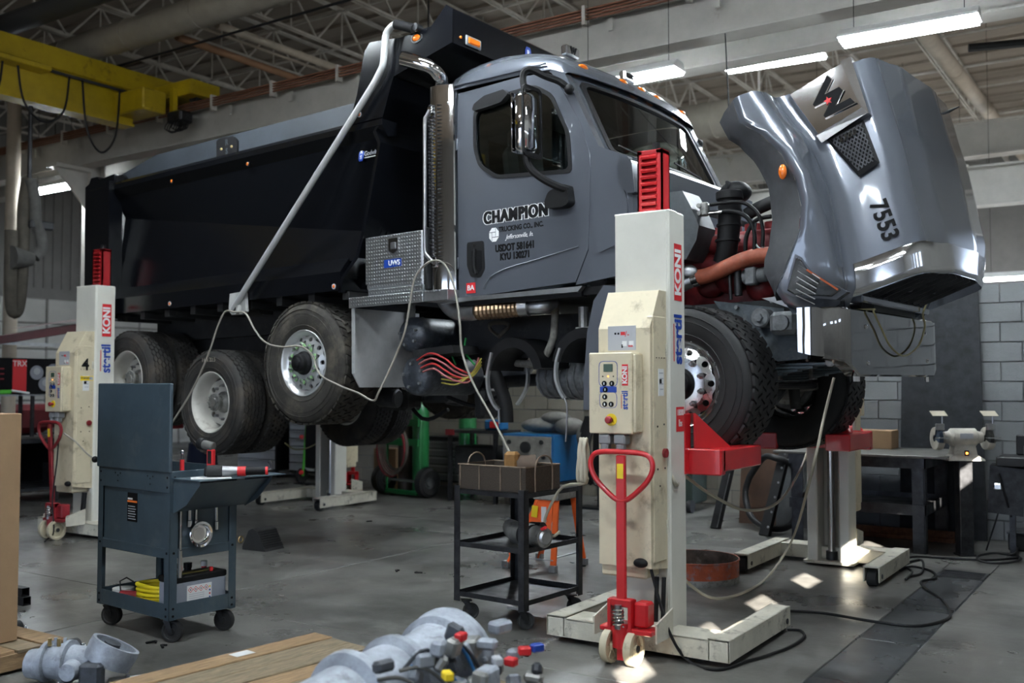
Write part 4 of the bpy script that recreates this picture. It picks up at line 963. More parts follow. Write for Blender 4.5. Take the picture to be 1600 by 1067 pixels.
# roof lamps and plates
for px_, py_, y in ((921, 109, -.80), (991, 130, -.28), (1018, 141, 0.0), (1040, 152, .28), (1075, 174, .84)):
    x = -.96 + .085 * (1 - y * y) ; MB().ball((x - .03, y, 4.085), .05, 12, 8, (.8, 1.3, .55)).build('roof_marker_light', 'amber', roof)
for y, lt in ((-.70, 'W'), (.15, 'STAR')):
    pl_ = MB().box((-1.16 + .05 * (1 - y * y), y, 4.275), (.06, .19, .085), .012).build('roof_emblem_plate', 'chrome_soft', roof)
    txt('emblem_letter', lt, .075 if lt == 'W' else .05, 'label_black', pl_, facing((-1.127 + .05 * (1 - y * y), y, 4.278), (0, 1, 0), (0, 0, 1)), off=.004)
# door furniture and lettering
def dtext(name, s, x, z, size, mat, sx=1.0, off=0.0, y=-1.0612, shear=0.0, sp=1.0, ext=.0006): return txt(name, s, size, mat, dn, facing((x, y, z), (1, 0, 0), (0, 0, 1)), ext=ext, off=off, sx=sx, shear=shear, sp=sp)
for dx in (-.011, .0, .011): dtext('lettering_outline', 'CHAMPION', -1.438 + dx, 2.952, .138, 'label_white', .78, .0085, y=-1.0607, sp=1.17)
for dx in (-.0065, .0, .0065): dtext('lettering', 'CHAMPION', -1.438 + dx, 2.953, .138, 'label_black', .78, .0040, y=-1.0625 - dx * .02, sp=1.17)
dtext('lettering', 'TRUCKING CO., INC.', -1.385, 2.848, .054, 'label_black', .82, .0026, sp=1.04)
dtext('lettering', 'Jeffersonville, In.', -1.40, 2.782, .052, 'label_white', .78, -.0004, shear=.45)
for dx in (-.0016, .0016): dtext('lettering', 'USDOT 581641', -1.445 + dx, 2.698, .078, 'label_black', .72, .0034, sp=1.05)
for dx in (-.0016, .0016): dtext('lettering', 'KYU 130271', -1.445 + dx, 2.628, .075, 'label_black', .72, .0034, sp=1.05)
lo = MB(); cx, cz = -1.652, 2.815
oc = [(cx + .052 * math.cos(PI / 8 + k * PI / 4), cz + .06 * math.sin(PI / 8 + k * PI / 4)) for k in range(8)]
lg = lo.prism(oc, 'y', -1.0612, -1.060).build('octagon_logo', 'label_white', dn, smooth=0)
for a, b_, c, d in ((-.018, -.055, -.018, .02), (.018, -.02, .018, .055), (-.048, .02, .018, .02), (-.018, -.02, .048, -.02)):
    MB().bar((cx + a, -1.062, cz + b_), (cx + c, -1.062, cz + d), .0015, .005).build('logo_line', 'truck_grey', lg)
hdl = MB().prism(round_poly(XZ(-1.06, (730, 379), (756, 376), (758, 420), (751, 434), (736, 433), (730, 415)), .02, 3), 'y', -1.064, -1.05).build('door_handle', 'black_plastic', dn, smooth=25)
MB().prism(round_poly(XZ(-1.07, (736, 392), (752, 391), (752, 420), (745, 430), (737, 425)), .015, 3), 'y', -1.0655, -1.06).build('handle_recess', 'label_black', hdl)
hg = [TY(a, b_, -1.09) for a, b_ in ((742, 389), (741, 400), (741, 415), (744, 428))]
MB().tube(smooth_path(hg, 4), .012, 8).build('handle_grip', 'black_plastic', hdl); p = TY(741, 383, -1.066); MB().cyl((p.x, -1.07, p.z), (p.x, -1.06, p.z), .012, n=10).build('door_lock', 'chrome_soft', hdl)
p = TY(736, 450, -1.06); rs = MB().box((p.x, -1.062, p.z), (.095, .004, .085), .001).build('red_square_decal', 'label_red', dn)
txt('decal_letters', 'BA', .06, 'label_white', rs, facing((p.x, -1.0655, p.z), (1, 0, 0), (0, 0, 1)), off=.001)
MB().prism(XZ(-1.06, (690, 468), (912, 447), (905, 456), (735, 470), (690, 476)), 'y', -1.08, -1.03).build('sill_trim', 'alu_dull', TR)
cre = [TY(a, b_, -1.061) for a, b_ in ((756, 452), (766, 434), (790, 420), (840, 405), (905, 385))]
MB().tube(smooth_path(cre, 4), .006, 6).build('door_crease', 'truck_grey', dn)
MB().prism(round_poly(XZ(-1.10, (739, 172), (742, 163), (758, 150), (788, 140), (795, 147), (784, 160), (768, 166), (742, 174)), .01, 2), 'y', -1.115, -1.065).build('window_visor', 'black_plastic', dn, smooth=25)
for z in (3.60, 2.62): MB().box((-2.03, -1.068, z), (.03, .014, .10), .004).build('door_hinge', 'truck_grey', dn)
# mirrors
def mirror(s):
    m = MB().box((-1.14, s * 1.31, 3.57), (.13, .20, .47), .045)
    h = m.build('mirror_housing', 'chrome', TR, smooth=50)
    MB().ring(round_poly([(s * 1.19, 3.30), (s * 1.43, 3.30), (s * 1.43, 3.84), (s * 1.19, 3.84)], .05, 3), round_poly([(s * 1.205, 3.335), (s * 1.418, 3.335), (s * 1.418, 3.815), (s * 1.205, 3.815)], .04, 3), 'x', -1.09, -1.072).build('mirror_frame', 'black_plastic', h, smooth=30)
    MB().bb((-1.215, s * 1.225, 3.35), (-1.21, s * 1.395, 3.8)).build('mirror_glass', 'chrome', h)
    MB().tube(smooth_path([(-1.14, s * 1.31, 3.80), (-1.16, s * 1.31, 3.93), (-1.12, s * 1.29, 3.985), (-1.04, s * 1.20, 3.94), (-.96, s * 1.12, 3.90), (-.90, s * 1.07, 3.84)], 4), .026, 8).build('upper_arm', 'black_plastic', h)
    MB().tube(smooth_path([(-1.14, s * 1.31, 3.36), (-1.12, s * 1.30, 3.24), (-1.04, s * 1.25, 3.15), (-.95, s * 1.18, 3.09), (-.90, s * 1.12, 3.07)], 4), .030, 8).build('lower_arm', 'black_plastic', h)
    MB().prism(round_poly([(-1.10, 2.98), (-1.06, 3.07), (-.89, 3.11), (-.87, 2.96), (-.93, 2.935), (-1.08, 2.945)], .03, 3), 'y', s * 1.15, s * 1.06).build('mirror_base', 'black_plastic', h, smooth=30)
    MB().ball((-.90, s * 1.075, 3.84), .04, 10, 8).build('arm_pivot', 'black_plastic', h)
    return h
mirror(-1); mirror(1)
an = [V((-.93, 1.22, 3.42)), V((-.95, 1.22, 4.45))]
a0_, a1_ = TY(1141, 212, 1.2), TY(1133, 52, 1.2)
MB().cyl(tuple(a0_), tuple(a1_), .009, .006, 8).build('antenna', 'black_plastic', TR)
# ---- exhaust stack ---------------------------------------------------
SX, SY = -2.20, -1.06
sk = MB(); prof = []
for k in range(13):
    a = PI * (1.02 - 1.0 * k / 12) + PI * .0; prof.append((SX - .01 + .10 * math.cos(PI / 2 + PI * k / 12), SY + .0 - .10 * math.sin(PI * k / 12) if False else SY - .10 * math.sin(PI * k / 12 + 0)))
prof = [(SX + .17, SY - .045), (SX + .06, SY - .10)] + [(SX + .10 * math.cos(a), SY + .10 * math.sin(a)) for a in [-PI / 2 - PI * .62 * k / 10 for k in range(1, 11)]]
back = [(x + .006, y + .012) for x, y in prof[::-1]]
sk.prism(prof + back, 'z', 2.35, 4.10); stack = sk.build('exhaust_heat_shield', 'chrome', TR, smooth=35)
MB().cyl((SX + .03, SY + .04, 2.33), (SX + .03, SY + .04, 4.12), .07, n=16).build('muffler_pipe', 'chrome_soft', stack)
lv = MB()
for r in range(44):
    z = 2.62 + r * .0305
    for c, a in enumerate((-PI * .50, -PI * .62, -PI * .74, -PI * .86)):
        x, y = SX + .103 * math.cos(a), SY + .103 * math.sin(a); zz = z + (.015 if c % 2 else 0)
        lv.box((x, y, zz), (.034, .012, .009), 0, Matrix.Rotation(a + PI / 2, 3, 'Z'))
    x, y = SX + .055, SY - .105; lv.add([(x, y, z - .008), (x + .035, y + .012, z), (x, y, z + .008), (x, y - .014, z)], [(0, 1, 2), (0, 1, 3), (1, 2, 3), (0, 2, 3)])
tag(lv.build('louvre', 'dark_steel', stack), kind='stuff')
MB().tube(smooth_path([V((SX + .02, SY + .0, 4.05)), V((SX + .02, SY - .02, 4.16)), TY(687, 121, -1.15), TY(677, 107, -1.22), TY(655, 99, -1.28), TY(630, 92, -1.32)], 4), .062, 16, cap=False).build('exhaust_tip', 'chrome', stack, smooth=60)
MB().tube(smooth_path([TY(a, b_, -1.19) for a, b_ in ((672, 172), (667, 182), (664, 195), (664, 300), (664, 385), (668, 400), (679, 411))], 3), .017, 8).build('stack_guard_tube', 'steel', stack, smooth=60)
for a, b_ in ((672, 172), (679, 412)): p = TY(a, b_, -1.17); MB().box(tuple(p), (.05, .02, .06), .005).build('guard_tab', 'chrome_soft', stack)
for z in (3.95, 2.55): MB().lathe([(0, .008), (.012, .006), (.014, 0)], (SX + .135, SY - .062, z), (.5, -1, 0), 8).build('shield_bolt', 'chrome', stack)
ep = [TY(a, b_, -.98) for a, b_ in ((694, 465), (700, 478), (714, 488), (735, 489), (746, 487))]
MB().tube(smooth_path([V((SX + .03, SY + .04, 2.40))] + ep, 4), .065, 16).build('exhaust_elbow', 'alu_dull', TR, smooth=60)
fx = MB(); a, b_ = TY(746, 487, -.98), TY(828, 480, -.90); n = 26
fx.tube([a.lerp(b_, k / n) for k in range(n + 1)], [.068 + (.005 if k % 2 else 0) for k in range(n + 1)], 14); fx.build('exhaust_flex', pm('heat_tint', (.26, .18, .11), .35, .9, var=.3, vs=9), TR, smooth=20)
MB().tube(smooth_path([b_, TY(850, 478, -.88), TY(862, 472, -.80)], 4), .062, 14).build('exhaust_pipe', 'alu_dull', TR)
p, q = TY(812, 480, -.95), TY(826, 479, -.93)
MB().cyl(tuple(p), tuple(q), .076, n=16).build('exhaust_clamp', 'steel', TR)
# ---- toolbox, step, mud guard, air tanks -------------------------------
tb = MB().bb((-2.95, -1.20, 2.455), (-2.29, -.72, 2.91), .012).build('toolbox', 'tread_plate', TR)
MB().bb((-2.955, -1.205, 2.50), (-2.30, -1.195, 2.905), .004).build('toolbox_door', 'tread_plate', tb)
MB().bb((-2.92, -1.21, 2.405), (-2.28, -.72, 2.455), .004).build('toolbox_base', 'tread_plate', tb)
p = TY(615, 383, -1.21); lt_ = MB().prism(round_poly([(p.x - .055, p.z + .06), (p.x + .055, p.z + .06), (p.x + .055, p.z - .045), (p.x, p.z - .075), (p.x - .055, p.z - .045)], .008, 2), 'y', -1.218, -1.204).build('latch', 'chrome_soft', tb)
MB().box((p.x + .005, -1.22, p.z - .005), (.06, .012, .055), .004).build('latch_paddle', 'alu_dull', lt_)
p = TY(613, 411, -1.21); lb_ = MB().prism([(p.x - .10, p.z + .035), (p.x + .10, p.z + .035), (p.x + .10, p.z - .03), (p.x - .10, p.z - .035)], 'y', -1.208, -1.204).build('blue_label', 'label_blue', tb)
txt('label_text', 'UWS', .062, 'label_white', lb_, facing((p.x + .02, -1.210, p.z), (1, 0, 0), (0, 0, 1)), off=.0015)
stp = MB(); stp.bb((-3.15, -1.22, 2.31), (-2.28, -1.205, 2.40), .004); stp.bb((-3.15, -1.21, 2.385), (-2.10, -.6, 2.40)); stp.build('side_step', 'tread_plate', TR)
MB().bb((-2.28, -1.205, 2.31), (-2.02, -.6, 2.40), .004).build('step_end', 'alu_dull', TR)
MB().bb((-2.30, -1.19, 2.41), (-2.255, -.75, 2.93), .01).build('toolbox_side', 'black', tb)
gp_ = [(-1.20, 2.31), (-1.20, 1.74), (-1.12, 1.62), (-.35, 1.62), (-.35, 2.31)]
gd = MB(); gd.prism([(y, z) for y, z in gp_], 'x', -3.13, -3.118); gd.bb((-3.13, -1.205, 1.74), (-3.09, -1.195, 2.31)); gd.build('mud_guard', 'alu_sheet', TR)
for nm, (cx, cz), r, yl in (('air_tank', (655, 523), .155, .8), ('air_tank', (662, 587), .172, .7)):
    p = TY(cx - 13, cz, -.95)
    tk = MB().lathe([(0, -.06), (r * .5, -.052), (r * .85, -.03), (r * .97, -.005), (r, .02), (r, yl - .02), (r * .9, yl + .02), (0, yl + .05)], (p.x, -.93, p.z), (0, 1, 0), 28).build(nm, 'tank_black', TR)
    MB().lathe([(r + .006, .06), (r + .006, .10), (r, .10)], (p.x, -.93, p.z), (0, 1, 0), 28).build('tank_seam', 'tank_black', tk)
    for k in range(5):
        a = k * 1.3 + .4; MB().cyl((p.x + r * .6 * math.cos(a), -1.0, p.z + r * .6 * math.sin(a)), (p.x + r * .6 * math.cos(a), -.96, p.z + r * .6 * math.sin(a)), .014, n=6).build('tank_fitting', 'cast', tk)
for k in range(4):
    hosep('red_air_line', [(652 + k * 3, 563 + k * 6), (672 + k * 2, 552 + k * 8), (695, 560 + k * 9), (712, 574 + k * 7), (735, 583 + k * 4), (748, 574 - k * 5)], [-1.0, -1.08, -1.06, -1.0, -.9, -.8], .009, pm('air_red', (.45, .03, .03), .5) if k % 2 == 0 else pm('air_pink', (.35, .10, .10), .5))
for k in range(3): hosep('yellow_wire', [(690, 586 + k * 6), (715, 590 + k * 5), (738, 588 - k * 3), (752, 570 - k * 5)], [-1.0, -.98, -.9, -.8], .007, pm('wire_yellow', (.40, .33, .06), .5))
hosep('green_air_line', [(728, 528), (726, 548), (735, 562), (742, 570)], -.7, .010, pm('air_green', (.02, .30, .07), .5)); hosep('green_air_line', [(706, 555), (712, 570)], -.7, .008, 'MATS' if False else MATS['air_green'])
MB().prism(XZ(-.75, (668, 548), (730, 540), (733, 552), (670, 560)), 'y', -.95, -.6).build('tank_bracket', 'chassis', TR)
# ---- parts under the cab -------------------------------------------------
MB().prism(XZ(-.46, (700, 500), (930, 488), (930, 556), (700, 562)), 'y', -.46, -.38).build('frame_side', 'chassis', TR)
for (a, b_, r) in ((780, 515, .075),):
    p = TY(a, b_, -.72); MB().tube([(p.x + .06 * math.cos(t) * 1.4, -.72 + .05 * math.sin(t * 2), p.z + .06 * math.sin(t)) for t in [k * 2 * PI / 16 for k in range(40)]], .016, 6).build('coiled_hose', pm('hose_black_dusty', (.06, .055, .045), .8), TR)
def strap(top, pts, Y):
    a = MB(); P = smooth_path([TY(x, y, Y) for x, y in pts], 5)
    for i in range(len(P) - 1): a.bar(P[i], P[i + 1], .020, .035, up=(0, 1, 0))
    return a.build('tank_strap', 'alu_bright', TR, smooth=50)
strap(0, [(769, 551), (765, 570), (762, 590), (764, 612), (771, 630), (779, 640)], -.80)
strap(0, [(822, 560), (825, 585), (823, 605), (815, 622), (808, 632)], -.35)
strap(0, [(876, 544), (870, 565), (869, 590), (875, 610), (882, 622)], -.80)
hosep('strap_bolt', [(779, 640), (780, 662)], -.8, .008, 'steel'); hosep('strap_bolt', [(882, 622), (886, 640), (884, 690)], -.8, .007, 'steel')
def arc_bracket(c, rpx, Y):
    p = TY(c[0], c[1], Y); o = [(p.x + .30 * math.cos(t), p.z + .30 * math.sin(t)) for t in [PI * (.05 + .9 * k / 12) for k in range(13)]]; i = [(p.x + .22 * math.cos(t), p.z + .22 * math.sin(t)) for t in [PI * (.95 - .9 * k / 12) for k in range(13)]]
    MB().prism(o + i, 'y', Y, Y + .45).build('tank_cradle', 'black', TR, smooth=30)
arc_bracket((800, 585), 0, -.80); arc_bracket((912, 572), 0, -.80)
gb = MB(); p0 = TY(856, 572, -.2); p1 = TY(925, 566, -.2); cz = (p0.z + TY(856, 612, -.2).z) / 2
gb.loft([[(p0.x + dx, -.22 + r * math.cos(t) * 1.2, cz + r * math.sin(t)) for t in [2 * PI * k / 14 for k in range(14)]] for dx, r in ((0, .13), (.02, .16), (.3, .17), (.55, .19), (.6, .24), (.75, .26))]); tc_ = gb.build('transmission_case', 'cast', TR, smooth=40)
for k in range(7):
    x = p0.x + .05 + k * .075; MB().tube([(x, -.22 + (.17 + .003 * k) * 1.22 * math.cos(t), cz + (.17 + .003 * k) * math.sin(t)) for t in [2 * PI * j / 14 for j in range(14)]], .008, 4, True).build('case_rib', 'cast', tc_)
MB().cyl((p0.x - 1.6, -.05, cz - .05), (p0.x, -.2, cz), .055, n=12).build('drive_shaft', 'dark_steel', TR)
hosep('heat_wrapped_pipe', [(868, 470), (867, 500), (864, 530), (853, 555), (845, 568), (815, 568), (775, 562)], [-.7, -.7, -.68, -.66, -.62, -.5, -.4], .032, pm('wrap', (.22, .21, .19), .7, .3, var=.3, vs=25), n=10)
hosep('hanging_boot', [(770, 575), (780, 600), (790, 630), (792, 660)], -.35, .06, 'rubber_clean', n=10)
MB().prism(XZ(-.1, (782, 570), (835, 562), (830, 580), (822, 596), (790, 598)), 'y', -.12, -.08).build('pale_plate', 'alu_dull', TR)
for a, b_, c, d, Y in ((700, 620, 790, 612, -.2), (620, 600, 700, 640, -.1), (640, 610, 720, 600, .3)): hosep('air_hose', [(a, b_), ((a + c) / 2, max(b_, d) + 14), (c, d)], Y, .02, 'black_plastic')
for a, b_, sx, sz, Y in ((740, 600, .30, .16, .0), (690, 615, .35, .18, .1), (715, 540, .25, .2, -.3), (800, 540, .3, .22, -.2), (760, 630, .12, .28, -.1), (630, 625, .3, .2, -.1), (890, 520, .35, .18, -.3)):
    p = TY(a, b_, Y); MB().box((p.x, Y, p.z), (sx, .25, sz), .03).build('undercarriage_casing', 'chassis', TR)
p = TY(905, 500, -.75); MB().cyl((p.x + .04, -.75, p.z + .10), (p.x + .04, -.75, p.z - .06), .04, n=10).box((p.x + .04, -.75, p.z - .07), (.12, .06, .03), .004).build('filler_pipe', 'alu_dirty', TR)
p = TY(880, 462, -.5); hosep('red_cable', [(850, 468), (880, 460), (925, 458)], -.6, .03, 'engine_red')
# lower spring shackle / brake chamber near lift axle
for s in (-1, 1):
    p = TY(592, 620, -.5); MB().cyl((p.x, s * .5, p.z), (p.x + .22, s * .46, p.z - .02), .09, n=14, b=.015).box((p.x + .1, s * .45, p.z + .12), (.2, .08, .2), .02).build('brake_chamber', 'chassis', TR)
# ---- dump body -----------------------------------------------------------
RX0, RX1 = -6.95, -3.23
bed = MB()
def side(s):
    xs_ = [RX0 + (RX1 - RX0) * k / 7.5 for k in range(9)]
    r = []
    for x in xs_:
        t = (x - RX0) / (RX1 - RX0); zf = 3.57 - .55 * t
        e_ = x > RX1; r.append([(-2.79 if e_ else x, s * 1.165, 3.80), (-2.93 if e_ else x, s * 1.03, zf), (-3.04 if e_ else x, s * 1.125, 2.74)])
    m = MB().loft(r, closed=False)
    m.loft([[(RX0, s * 1.0, 3.8), (RX0, s * .93, 3.3), (RX0, s * 1.0, 2.74)], [(RX1 + .3, s * 1.0, 3.8), (RX1 + .3, s * .93, 3.2), (RX1 + .3, s * 1.0, 2.74)]], closed=False)
    return m
body = side(-1).build('dump_body', 'bed_black', TR, smooth=20, label='glossy black steel dump body')
side(1).build('body_side', 'bed_black', body, smooth=20)
for s in (-1, 1):
    m = MB(); m.loft([[(x, s * 1.12, 2.77), (x, s * 1.225, 2.64), (x, s * 1.225, 2.475), (x, s * 1.0, 2.455), (x, s * .9, 2.77)] for x in (RX0 - .4, RX1 - .02)]); m.build('lower_rail', 'bed_black', body, smooth=20)
    m = MB(); m.loft([[(x, s * 1.23, 3.91), (x, s * 1.23, 3.86), (x, s * 1.16, 3.77), (x, s * 1.05, 3.79), (x, s * 1.05, 3.945), (x, s * 1.20, 3.945)] for x in (RX0 - .02, -2.72)]); m.build('top_rail', 'bed_black', body, smooth=20)
    sb = MB().prism([(-7.02, 3.94), (-6.89, 4.03), (-6.19, 4.155), (-3.08, 4.145), (-3.08, 3.94)], 'y', s * 1.14, s * 1.10).build('side_board', 'board_grey', body)
    m = MB(); m.prism([(-7.5, 2.43), (-7.5, 3.97), (-7.42, 4.0), (-7.38, 4.06), (-7.25, 4.06), (-7.2, 4.02), (-6.9, 4.04), (-6.9, 2.43)], 'y', s * 1.10, s * 1.20); m.bb((-7.0, s * 1.19, 2.43), (-6.90, s * 1.26, 3.96)); m.build('corner_post', 'bed_black', body, smooth=20)
    MB().bb((-7.46, s * 1.20 - .012, 2.5), (-7.02, s * 1.20 + .012, 3.92), .01).build('post_panel', 'bed_black', body)
MB().bb((-7.5, -1.1, 2.45), (-7.40, 1.1, 3.95)).build('tailgate', 'bed_black', body)
MB().bb((RX0, -1.0, 2.50), (RX1 + .2, 1.0, 2.56)).build('body_floor', 'bed_black', body)
for s in (-1, 1): MB().bb((-7.1, s * .47 - .05, 2.20), (-3.1, s * .47 + .05, 2.46)).build('hoist_sill', 'matte_dark', TR)
for k in range(9): MB().bb((-6.9 + k * .45, -1.15, 2.40), (-6.82 + k * .45, 1.15, 2.47)).build('cross_sill', 'matte_dark', TR)
fe = [(-3.245, 2.455), (-3.20, 2.58), (-3.02, 2.74), (-2.94, 2.97), (-2.745, 3.71), (-2.80, 3.82), (-2.71, 3.92), (-2.58, 4.24)]
fo = fe + [(-2.62, 4.25), (-2.745, 3.94), (-2.835, 3.81), (-2.78, 3.70), (-2.975, 2.98), (-3.055, 2.76), (-3.235, 2.59), (-3.28, 2.455)]
MB().prism(fo, 'y', -1.225, 1.225).build('headboard', 'bed_black', body, smooth=20)
gs = [(-2.51, 4.56), (-2.86, 4.60), (-2.925, 4.53), (-3.02, 4.17), (-3.12, 3.92), (-2.71, 3.92), (-2.58, 4.24)]
arm = [(-2.52, 4.56), (-2.15, 4.575), (-1.985, 4.715), (-1.915, 4.665), (-1.925, 4.39), (-2.25, 4.32), (-2.59, 4.24)]
for s in (-1, 1):
    m = MB(); m.prism(gs, 'y', s * 1.235, s * 1.215); m.prism(arm, 'y', s * 1.232, s * 1.212); m.build('shield_gusset', 'bed_black', body, smooth=20)
m = MB(); m.prism([(-1.985, 4.715), (-1.915, 4.665), (-1.925, 4.39), (-1.955, 4.40), (-1.95, 4.65), (-2.0, 4.69)], 'y', -1.225, 1.225); m.prism([(-1.98, 4.70), (-2.15, 4.565), (-2.8, 4.55), (-2.8, 4.53), (-2.14, 4.54), (-1.97, 4.68)], 'y', -1.225, 1.225); m.prism([(-1.925, 4.39), (-2.62, 4.235), (-2.62, 4.255), (-1.93, 4.41)], 'y', -1.22, 1.22); m.build('cab_shield', 'bed_black', body, smooth=20)
p = TX(739, 67, -1.915); lm = MB().box((p.x + .004, p.y, p.z), (.018, .20, .085), .03).build('shield_lamp_frame', 'cast', body); MB().box((p.x + .014, p.y, p.z), (.018, .15, .055), .02).build('shield_lamp', 'amber', body)
p = TX(720, 58, -1.915); MB().ball((p.x, p.y, p.z), .012, 8, 6).build('clearance_light', 'amber', body)
p = TX(825, 86, -1.915)
def rs_badge(M, parent, sc=1.0):
    m = MB(M); m.prism([(-.05 * sc, .06 * sc), (-.03 * sc, .10 * sc), (.03 * sc, .10 * sc), (.05 * sc, .06 * sc), (.05 * sc, -.06 * sc), (.03 * sc, -.10 * sc), (-.03 * sc, -.10 * sc), (-.05 * sc, -.06 * sc)], 'z', 0, .002); bd = m.build('blue_badge', 'label_blue', parent, smooth=0)
    for k, c in enumerate('RS'): txt('badge_letter', c, .075 * sc, 'label_white', bd, M @ Matrix.Translation((0, (.038 - .085 * k) * sc, .0035)), off=.002 * sc, ext=.0005)
    return bd
rs_badge(facing((-1.913, p.y, p.z - .02), (0, 1, 0), (0, 0, 1)), body, .9)
p = TY(563, 241, -1.165); pn = V((0, -1, .20))
rs_badge(facing((p.x, -1.150, p.z), (1, 0, 0), (0, .17, 1)), body, .62)
txt('maker_lettering', 'Godwin', .060, 'label_grey', body, facing((p.x + .118, -1.152, p.z - .002), (1, 0, 0), (0, .17, 1)), off=.0015, sx=.84, ext=.001)
MB().bar((p.x + .035, -1.148, p.z - .035), (p.x + .21, -1.148, p.z - .035), .003, .008).build('lettering_underline', 'label_white', body)
pp = round_poly(XZ(-1.15, (340, 221), (346, 216), (366, 213), (372, 219), (372, 240), (340, 247)), .01, 1)
pl2 = MB().prism(pp, 'y', -1.165, -1.14).build('board_bracket', 'black', body)
for a, b_ in ((346, 233), (362, 229)): p = TY(a, b_, -1.165); MB().ball(tuple(p), .014, 8, 6).build('bracket_bolt', pm('brass', (.55, .42, .20), .35, 1.0), pl2)
for k, (c, dz) in enumerate((('R', .035), ('S', -.055))): txt('bracket_letter', c, .08, 'board_grey', pl2, facing(TY(354, 228, -1.167) + V((0, 0, dz)), (1, 0, 0), (0, 0, 1)), off=.002)
MB().prism(round_poly(XZ(-1.16, (180, 277), (194, 273), (198, 278), (194, 284), (176, 290)), .01, 2), 'y', -1.18, -1.14).build('board_end_bracket', 'black', body)
for a, b_, Y in ((265, 474.5, -1.228), (383.5, 462, -1.228), (521.5, 447.5, -1.228), (268, 283, -1.20), (387, 256, -1.20), (524, 225, -1.20), (561.5, 179, -1.24), (172, 305, -1.2)):
    p = TY(a, b_, Y); lp = MB().ball(tuple(p), .017, 10, 6, (1, .6, 1)).build('clearance_light', 'amber', body); MB().cyl((p.x, Y + .006, p.z), (p.x, Y - .003, p.z), .024, n=12).build('light_bezel', 'label_grey' if Y < -1.21 else 'black', lp)
p = TY(650, 59, -1.24); MB().ball((p.x, -1.236, p.z), .03, 10, 6, (1.4, .5, 1)).build('clearance_light', 'amber', body); MB().ring([(p.x + .06 * math.cos(k * PI / 8), p.z + .045 * math.sin(k * PI / 8)) for k in range(16)], [(p.x + .045 * math.cos(k * PI / 8), p.z + .03 * math.sin(k * PI / 8)) for k in range(16)], 'y', -1.24, -1.23).build('light_bezel', 'chrome_soft', body)
# tarp arm
ta = [TY(a, b_, -1.30) for a, b_ in ((626, 38), (614, 40), (607, 47), (602, 60), (599, 98), (594, 112), (585, 130), (480, 297), (362, 486))]
tpa = MB().tube([ta[0]] + smooth_path(ta[1:7], 4) + [ta[7], ta[8]], .030, 12).build('tarp_arm', pm('arm_alu', (.52, .53, .53), .42, .4, var=.08, vs=3), TR, smooth=50)
MB().tube([TY(646, 45, -1.27), TY(632, 41, -1.29), TY(618, 38, -1.30)], .04, 12).build('arm_socket', 'black_plastic', tpa)
p = TY(652, 43, -1.26); MB().cyl((p.x, -1.22, p.z), (p.x, -1.29, p.z), .03, n=12).build('arm_roller', 'dark_steel', tpa)
br_ = MB(); q = XZ(-1.27, (359, 459), (382, 455), (384, 486), (378, 491), (362, 492), (357, 485)); br_.prism(q, 'y', -1.27, -1.235); br_.cyl((q[2][0] - .12, -1.31, q[2][1] + .03), (q[2][0] - .12, -1.24, q[2][1] + .03), .055, n=16)
br_.build('arm_bracket', pm('bracket_white', (.46, .46, .45), .5, var=.2, vs=12, dirt=(.2, .2, .19), da=.4, ds=20), tpa); MB().cyl((q[2][0] - .13, -1.315, q[2][1] + .03), (q[2][0] - .13, -1.30, q[2][1] + .03), .035, n=12).build('bracket_pivot', 'chassis', tpa)
hosep('hydraulic_cylinder_tube', [(392, 488), (405, 486), (410, 484)], -1.0, .045, 'matte_dark')
# ================================================================== LIFT COLUMNS
def vtext(body, size, mat, parent, pos, normal='x', off=0.0, sx=1.0, name='lettering', ext=.0006):
    # lettering that reads upwards on a face looking along +x or -y
    if normal == 'x': M = facing(pos, (0, 0, 1), (0, -1, 0))
    else: M = facing(pos, (0, 0, 1), (-1, 0, 0))
    return txt(name, body, size, mat, parent, M, ext=ext, off=off, sx=sx)
def htext(body, size, mat, parent, pos, normal='x', off=0.0, sx=1.0, name='lettering', ext=.0006):
    M = facing(pos, (0, 1, 0), (0, 0, 1)) if normal == 'x' else facing(pos, (1, 0, 0), (0, 0, 1))
    return txt(name, body, size, mat, parent, M, ext=ext, off=off, sx=sx)
def logo(parent, pos, L, normal):
    """red box with KONI above, blue stertil below, reading upwards; pos = centre, L = whole length"""
    x, y, z = pos; k = L / 1.0; h = .115 * k * 1.25
    d = (.0008, 0, 0) if normal == 'x' else (0, -.0008, 0)
    zc = z + .27 * L
    rb = MB().box((x, y, zc), (.0016, h, .46 * L) if normal == 'x' else (h, .0016, .46 * L)).build('logo_box', 'label_red', parent)
    p = V((x, y, zc)) + V(d) * 2
    vtext('KONI', .115 * k * 1.35, 'label_white', rb, tuple(p), normal, off=.006 * k, sx=.98)
    p = V((x, y, z - .27 * L)) + V(d)
    vtext('stertil', .20 * k, 'label_blue', parent, tuple(p), normal, off=.006 * k, sx=.86)
    q = V((x, y, z - .30 * L)) + V(d) + (V((0, -h * .60, 0)) if normal == 'x' else V((-h * .60, 0, 0)))
    MB().box(tuple(q), (.0016, .012 * k, .30 * L) if normal == 'x' else (.012 * k, .0016, .30 * L)).build('logo_stroke', 'label_red', parent)
